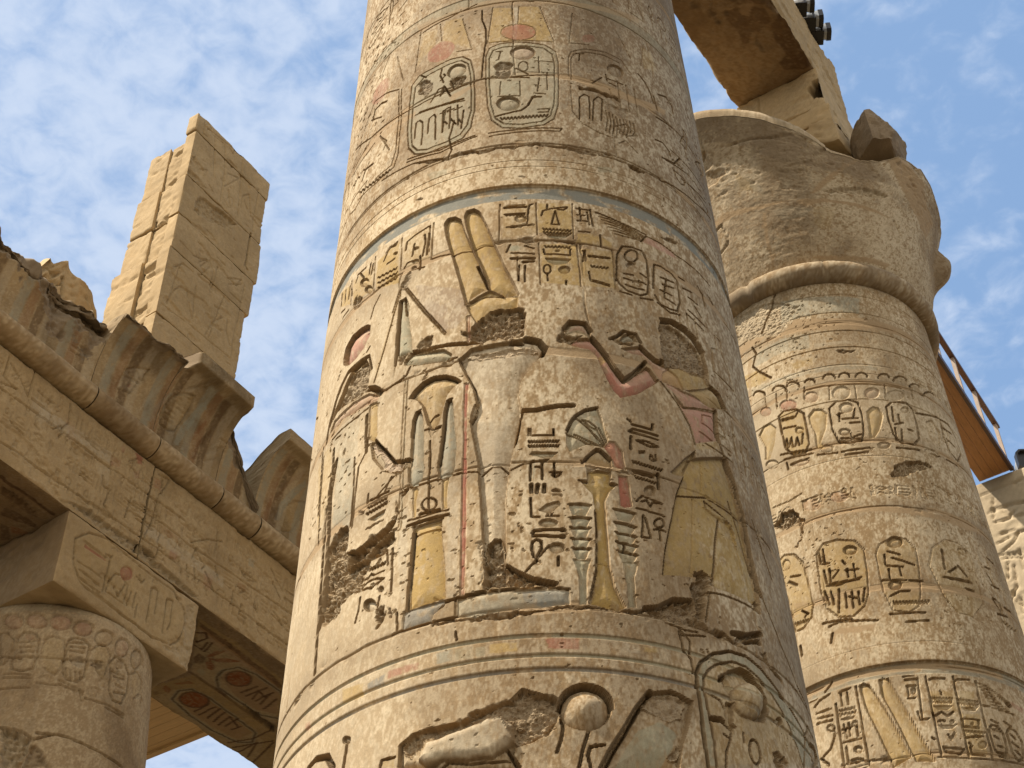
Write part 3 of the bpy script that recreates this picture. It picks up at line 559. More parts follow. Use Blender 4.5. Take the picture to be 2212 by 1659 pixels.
S|0.022|0.06|g|0.7|-1541,7489 -1472,7498 -1410,7492 -1443,7405 -1518,7403
L|0.018|0.014||0|-1541,7489 -1472,7498 -1410,7492
S|0.022|0.06|g|0.7|-1539,7412 -1471,7421 -1414,7415 -1447,7329 -1516,7327
L|0.018|0.014||0|-1539,7412 -1471,7421 -1414,7415
S|0.022|0.06|g|0.7|-1537,7326 -1470,7334 -1419,7328 -1452,7243 -1515,7242
L|0.018|0.014||0|-1537,7326 -1470,7334 -1419,7328
S|0.022|0.06|g|0.7|-1535,7252 -1468,7260 -1423,7253 -1455,7169 -1513,7169
L|0.018|0.014||0|-1535,7252 -1468,7260 -1423,7253
S|0.022|0.06|g|0.7|-1536,7171 -1427,7174 -1450,7083 -1465,6837 -1513,6833 -1504,7032 -1517,7106
S|0.022|0.06|g|0.6|-1268,7593 -1197,7593 -1125,7582 -1168,7503 -1243,7506
L|0.018|0.014||0|-1268,7593 -1197,7593 -1125,7582
S|0.022|0.06|g|0.6|-1269,7486 -1199,7487 -1130,7475 -1172,7397 -1244,7401
L|0.018|0.014||0|-1269,7486 -1199,7487 -1130,7475
S|0.022|0.06|g|0.6|-1268,7409 -1198,7409 -1132,7396 -1174,7320 -1243,7325
L|0.018|0.014||0|-1268,7409 -1198,7409 -1132,7396
S|0.022|0.06|g|0.6|-1267,7333 -1198,7333 -1135,7320 -1176,7244 -1243,7250
L|0.018|0.014||0|-1267,7333 -1198,7333 -1135,7320
S|0.022|0.06|g|0.6|-1266,7265 -1197,7265 -1136,7252 -1178,7177 -1241,7183
L|0.018|0.014||0|-1266,7265 -1197,7265 -1136,7252
S|0.022|0.06|g|0.6|-1242,7192 -1137,7200 -1174,7078 -1184,6854 -1230,6845 -1228,7020
L|0.03|0.014||0|-1217,7328 -1224,7263
S|0.05|0.04||0.8|-1774,8239 -1746,8235 -1748,8170 -1776,8169
L|0.03|0.02||0|-1740,8171 -1611,8171 -1609,8226
L|0.022|0.016||0|-1767,8125 -1759,8108 -1750,8124 -1742,8108 -1733,8124 -1725,8108 -1716,8124 -1708,8108 -1699,8124 -1691,8108 -1682,8124 -1674,8108 -1665,8125 -1657,8109 -1648,8125 -1640,8109 -1632,8126 -1623,8110 -1615,8127 -1606,8111 -1597,8128 -1589,8112 -1580,8129
L|0.022|0.016||0|-1768,8085 -1760,8069 -1751,8085 -1743,8069 -1734,8085 -1726,8068 -1717,8084 -1709,8068 -1700,8084 -1692,8068 -1683,8084 -1675,8068 -1666,8085 -1658,8069 -1649,8085 -1641,8069 -1632,8086 -1624,8070 -1615,8086 -1607,8071 -1598,8087 -1590,8072 -1581,8088
S|0.035|0.06|g|0.7|-1766,8007 -1750,8030 -1583,8028 -1624,7986 -1681,7975 -1725,7994
L|0.028|0.02||0|-1763,7789 -1760,7945 -1742,7955
L|0.028|0.02||0|-1691,7799 -1688,7936 -1670,7948
L|0.028|0.02||0|-1728,7902 -1696,7898
L|0.028|0.02||0|-1613,7942 -1615,7885
L|0.028|0.02||0|-1641,7854 -1616,7850 -1575,7856
L|0.028|0.02||0|-1615,7868 -1614,7824
L|0.028|0.02||0|-1629,7833 -1614,7816
L|0.028|0.02||0|-1582,7838 -1611,7816
P|0|0|g|0.5|-1755,7940 -1727,7948 -1733,7800 -1759,7793
P|0|0|t|0.7|-1662,7972 -1490,7975 -1427,7950 -1429,7906 -1646,7902
L|0.035|0.034||0|-1758,7755 -1760,7693
L|0.035|0.034||0|-1719,7753 -1727,7691
L|0.035|0.034||0|-1681,7752 -1682,7693
L|0.026|0.018||0|-1766,7647 -1766,7495 -1717,7490
L|0.026|0.018||0|-1664,7521 -1669,7496
L|0.026|0.018||0|-1642,7521 -1646,7496
L|0.026|0.018||0|-1676,7495 -1604,7496
L|0.026|0.018||0|-1740,7175 -1742,7152
L|0.026|0.018||0|-1669,7265 -1748,7152 -1804,7075
S|0.035|0.05||0.8|-1723,7543 -1677,7592 -1601,7621 -1585,7593 -1626,7541 -1664,7519
S|0.05|0.04||0.8|-1645,7703 -1616,7723 -1588,7711 -1579,7688 -1621,7687
S|0.035|0.03||0.8|-1637,7674 -1576,7675 -1569,7650 -1599,7664 -1630,7659
S|0.035|0.06|g|0.4|-1609,7442 -1613,7430 -1623,7420 -1639,7412 -1658,7408 -1678,7408 -1697,7413 -1712,7421 -1721,7431 -1725,7443 -1721,7454 -1710,7464 -1695,7471 -1676,7475 -1656,7475 -1637,7471 -1622,7463 -1612,7453
L|0.04|0.028||0|-1761,7365 -1750,7384 -1580,7391
L|0.04|0.028||0|-1758,7344 -1582,7336
L|0.02|0.014||0|-1569,7388 -1570,7384 -1572,7380 -1576,7378 -1581,7376 -1586,7376 -1591,7377 -1595,7380 -1598,7383 -1598,7387 -1597,7391 -1594,7395 -1590,7398 -1586,7399 -1580,7399 -1576,7398 -1572,7396 -1569,7392 -1569,7388
L|0.02|0.014||0|-1573,7338 -1574,7333 -1577,7329 -1581,7326 -1586,7324 -1591,7324 -1595,7325 -1599,7328 -1602,7332 -1602,7337 -1601,7342 -1599,7346 -1595,7349 -1590,7351 -1584,7351 -1580,7350 -1576,7347 -1574,7343 -1573,7338
L|0.03|0.022||0|-1758,7181 -1769,7249 -1763,7297 -1737,7315 -1712,7297 -1711,7246 -1744,7171
L|0.03|0.022||0|-1617,7178 -1619,7114
S|0.05|0.06||0.8|-1575,7251 -1578,7237 -1587,7224 -1600,7214 -1615,7209 -1631,7208 -1646,7213 -1658,7223 -1666,7236 -1668,7250 -1665,7265 -1657,7277 -1644,7287 -1628,7292 -1612,7292 -1597,7288 -1585,7278 -1577,7266
S|0.025|0.04||0.8|-1712,7139 -1714,7132 -1718,7126 -1724,7122 -1731,7119 -1738,7120 -1745,7122 -1751,7127 -1755,7134 -1756,7141 -1754,7148 -1750,7154 -1744,7159 -1737,7161 -1730,7160 -1723,7158 -1717,7153 -1714,7146
L|0.032|0.024||0|-1115,8392 -1095,8374
L|0.032|0.024||0|-1089,8353 -946,8356 -935,8411
L|0.032|0.024||0|-1115,8285 -1089,8311 -908,8314
L|0.032|0.024||0|-1102,8279 -912,8276
L|0.032|0.024||0|-1068,8216 -1006,8232 -917,8214 -980,8189 -1068,8216
L|0.032|0.024||0|-1105,8241 -1117,8131
L|0.032|0.024||0|-1112,7948 -960,7949
L|0.032|0.024||0|-940,7968 -953,7837
L|0.032|0.024||0|-1103,7928 -984,7926
X|0.05|0.03|d|0.3|-1091,8385 -1092,8378 -1096,8371 -1100,8366 -1106,8362 -1111,8360 -1116,8361 -1120,8364 -1123,8369 -1123,8375 -1122,8382 -1118,8388 -1114,8394 -1108,8398 -1103,8400 -1098,8399 -1094,8396 -1091,8391
S|0.05|0.04||0.8|-1061,8132 -1013,8148 -1016,8122 -1062,8098
P|0|0|g|0.5|-1062,8100 -1017,8122 -1024,8067 -1060,8060
L|0.02|0.016||0|-980,8119 -987,8080 -970,8068 -939,8088 -942,8132
L|0.02|0.016||0|-969,8113 -954,8078
L|0.024|0.018||0|-1107,8027 -1102,8010 -1088,8026 -1083,8008 -1068,8024 -1063,8007 -1048,8023 -1044,8005 -1029,8022 -1024,8004 -1009,8021 -1004,8004 -989,8020 -984,8003 -968,8020 -964,8003 -948,8020 -943,8003 -927,8020 -922,8003 -906,8021
L|0.02|0.016||0|-1104,7900 -1098,7884 -1084,7897 -1079,7882 -1064,7896 -1059,7880 -1045,7894 -1039,7878 -1025,7893 -1019,7877 -1005,7891 -999,7876 -984,7890 -979,7875 -964,7890
X|0.02|0.03|d|0.5|-1164,7938 -1087,7950 -1106,7892 -1160,7904
S|0.04|0.06||0.8|-973,7816 -977,7800 -985,7783 -997,7770 -1011,7760 -1025,7756 -1038,7757 -1048,7764 -1053,7775 -1054,7790 -1051,7806 -1042,7822 -1031,7836 -1017,7845 -1003,7850 -990,7849 -980,7842 -974,7831
L|0.024|0.018||0|-1113,7687 -1070,7743 -935,7719 -1006,7706 -1022,7670 -1043,7715 -1079,7694
L|0.024|0.018||0|-1117,7630 -1084,7631 -1026,7627 -932,7621
L|0.024|0.018||0|-1076,7582 -1102,7402 -1042,7411 -1065,7565
L|0.024|0.018||0|-977,7516 -976,7411
L|0.024|0.018||0|-1016,7486 -977,7503 -935,7496
L|0.024|0.018||0|-940,7563 -943,7550 -950,7536 -960,7525 -972,7517 -983,7513 -994,7514 -1002,7520 -1006,7529 -1007,7542 -1004,7555 -997,7568 -987,7579 -976,7587 -964,7591 -954,7590 -945,7585 -941,7576 -940,7563
L|0.035|0.03||0|-941,7971 -947,7862
P|0|0|y|0.8|-2971,6592 -2798,6557 -2788,6441 -2959,6483
P|0|0|B|0.6|-2777,6540 -2645,6560 -2640,6476 -2764,6488
P|0|0|r|0.6|-2637,6569 -2424,6562 -2421,6500 -2633,6504
P|0|0|b|0.6|-2332,6594 -2220,6594 -2218,6499 -2322,6505
P|0|0|g|0.4|-2220,6594 -2033,6574 -2033,6496 -2218,6499
P|0|0|y|0.7|-2019,6580 -1858,6577 -1866,6505 -2019,6507
P|0|0|r|0.65|-1720,6594 -1520,6601 -1524,6514 -1702,6512
P|0|0|d|0.6|-1517,6605 -1475,6604 -1480,6517 -1521,6515
P|0|0|y|0.5|-1164,6589 -1074,6591 -1078,6550 -1168,6544
P|0|0|r|0.5|-3338,6545 -3262,6522 -3264,6454 -3324,6468
P|0|0|w|0.3|-1294,6601 -1178,6603 -1184,6524 -1300,6522
L|0.02|0.014||0|-929,6744 -914,6625 -871,6568 -865,6483
L|0.02|0.014||0|-2210,6706 -2203,6643
S|0.09|0.05||0.8|-2526,5899 -2531,6042 -2444,6095 -2297,6100 -2184,6102 -2033,6155 -1911,6193 -1843,6268 -1738,6224 -1659,6189 -1643,6084 -1719,5959 -1811,5917 -1882,5892 -1896,5832 -1853,5752 -2179,5796
X|0.035|0.03|d|0.6|-2518,6038 -2444,6095 -2297,6100 -2184,6110 -2033,6163 -1911,6199 -1843,6268 -1737,6232 -1659,6189 -1650,6068 -1719,5959 -1811,5917 -1915,5926 -1966,6073 -2128,6051 -2266,6016 -2381,6014 -2467,5928
R|0.045|0.06|w|0.3|-2407,5911 -2366,6002 -2266,6016 -2101,6059 -1952,6112 -1900,6050 -1882,5923 -1994,5843 -2126,5848 -2263,5875 -2347,5849
L|0.02|0.014||0|-2290,5835 -2235,5861 -2126,5832 -2046,5827 -1916,5818
P|0|0|b|0.15|-2378,5903 -2266,6008 -1953,6088 -1901,5971 -2020,5861 -2194,5860
S|0.11|0.17||0|-1367,6147 -1379,6095 -1407,6048 -1447,6012 -1495,5992 -1544,5990 -1590,6006 -1626,6038 -1649,6082 -1656,6133 -1645,6183 -1619,6229 -1579,6263 -1531,6283 -1480,6285 -1433,6271 -1395,6240 -1372,6197
R|0.035|0.14||0.7|-1379,6129 -1390,6084 -1415,6044 -1453,6013 -1497,5995 -1542,5993 -1584,6007 -1618,6034 -1639,6073 -1646,6116 -1636,6161 -1612,6200 -1575,6230 -1530,6247 -1483,6249 -1440,6237 -1405,6210 -1384,6173
L|0.05|0.03||0|-1653,6133 -1648,6165 -1637,6196 -1619,6224 -1596,6247 -1568,6266 -1537,6278 -1505,6283 -1473,6281 -1443,6272 -1417,6257 -1395,6235 -1380,6209 -1371,6179 -1369,6146
S|0.07|0.16||0|-1451,5749 -1384,5876 -1308,6010 -1227,6165 -1147,6281 -1024,6324 -889,6281 -931,6130 -985,5989 -1026,5808
P|0|0|g|0.7|-1391,5769 -1238,6035 -1105,6106 -993,6051 -1068,5892 -1133,5803
L|0.07|0.05||0|-1443,5765 -1384,5884 -1308,6017 -1227,6165 -1147,6278
X|0.015|0.03|d|0.5|-1213,6167 -1148,6261 -1025,6312 -924,6255 -970,6120 -1103,6123
X|0.02|0.03|d|0.8|-1001,5922 -1005,5903 -1013,5886 -1024,5871 -1036,5863 -1048,5860 -1059,5864 -1067,5874 -1072,5889 -1072,5907 -1068,5926 -1060,5944 -1050,5958 -1037,5967 -1025,5969 -1014,5966 -1005,5956 -1001,5941
L|0.032|0.024||0|-1671,5857 -1649,5927 -1633,6005 -1644,6053
L|0.032|0.024||0|-1503,5985 -1541,5866 -1562,5767
L|0.032|0.024||0|-1501,5761 -1514,5837 -1499,5891 -1422,5909
L|0.032|0.024||0|-2893,6185 -2901,6115 -2907,6037
L|0.032|0.024||0|-1922,5880 -1865,5775
S|0.06|0.03||0.8|-2867,6202 -2868,6193 -2873,6187 -2881,6185 -2891,6186 -2903,6191 -2914,6199 -2923,6209 -2930,6219 -2933,6230 -2932,6238 -2927,6244 -2918,6246 -2908,6245 -2897,6240 -2886,6232 -2876,6223 -2870,6212
L|0.06|0.05||0|-3233,6185 -3161,6208 -3052,6173 -2993,6074
P|0|0|y|0.6|-2642,5984 -2553,5970 -2542,5904 -2639,5935
L|0.03|0.02||0|-2643,5936 -2634,5981 -2554,5973
S|0.03|0.03||0.8|-1842,6021 -1844,6016 -1847,6011 -1852,6008 -1858,6007 -1864,6007 -1870,6010 -1875,6014 -1878,6019 -1879,6024 -1878,6030 -1875,6034 -1870,6037 -1864,6038 -1857,6038 -1851,6036 -1847,6032 -1843,6027
P|0|0|g|0.6|-849,5867 -852,6026 -851,6233 -853,6424 -840,6505 -801,6578 -706,6664 -577,6730 -442,6755 -318,6727 -205,6670 -96,6612 10,6567 126,6507 229,6430 280,6349 8,6206 -33,6324 -94,6435 -161,6511 -243,6583 -352,6643 -458,6673 -563,6662 -680,6604 -764,6529 -807,6449 -810,6373 -799,6196 -788,6045 -795,5883
P|0|0|y|0.3|-795,5883 -788,6045 -799,6196 -810,6373 -807,6449 -764,6529 -680,6604 -563,6662 -458,6673 -352,6643 -243,6583 -161,6511 -94,6435 -33,6324 8,6206
L|0.035|0.026||0|-849,5867 -852,6026 -851,6233 -853,6424 -840,6505 -801,6578 -706,6664 -577,6730 -442,6755 -318,6727 -205,6670 -96,6612 10,6567 126,6507 229,6430 280,6349
L|0.02|0.018||0|-795,5883 -788,6045 -799,6196 -810,6373 -807,6449 -764,6529 -680,6604 -563,6662 -458,6673 -352,6643 -243,6583 -161,6511 -94,6435 -33,6324 8,6206
S|0.12|0.13||0|-672,6507 -613,6585 -515,6648 -435,6650 -360,6605 -305,6519 -303,6432 -378,6322 -464,6296 -589,6364 -660,6435
R|0.05|0.13||0.7|-332,6557 -312,6524 -313,6479 -336,6426 -375,6374 -426,6330 -480,6299 -531,6285 -574,6289 -605,6310 -622,6344 -622,6388 -605,6436 -574,6482 -529,6524 -477,6554 -422,6572 -371,6573
X|0.05|0.03|d|0.8|-722,6511 -599,6597 -651,6493 -667,6465 -711,6471
S|0.05|0.05||0.8|-668,6346 -614,6355 -634,6220 -605,6197 -678,6168 -688,6254
L|0.06|0.05||0|-777,6201 -716,6212 -671,6181
L|0.025|0.02||0|-451,6107 -454,6079 -461,6051 -472,6028 -487,6011 -502,6003 -516,6005 -528,6017 -536,6037 -539,6062 -537,6090 -530,6118 -519,6141 -506,6158 -490,6166 -476,6164 -463,6153 -455,6133 -451,6107
L|0.02|0.014||0|-735,5901 -714,6007 -672,6102 -713,6120
L|0.02|0.014||0|-566,6182 -574,6117
L|0.02|0.014||0|-655,6170 -672,6102
L|0.02|0.014||0|-791,6368 -708,6342 -687,6296
S|0.05|0.04||0.8|-173,6426 -179,6412 -190,6397 -203,6383 -218,6372 -232,6366 -244,6364 -252,6367 -256,6375 -255,6387 -250,6400 -240,6415 -227,6428 -213,6439 -198,6446 -186,6449 -176,6446 -172,6438
X|0.06|0.03|d|0.8|-336,6160 -246,6195 -169,6121 -326,6051
X|0.04|0.03|d|0.6|-303,6862 -201,6880 -183,6819 -84,6779 -63,6721 -197,6766 -283,6814
L|0.026|0.02||0|8,6206 154,6511 279,6638
L|0.026|0.02||0|-344,8024 -276,7792 -212,7540 -123,7312 8,7069 180,6871 358,6824
L|0.026|0.02||0|-91,8019 -18,7820 61,7633
S|0.06|0.04||0.8|235,6500 348,6541 424,6495 307,6363 156,6282'''

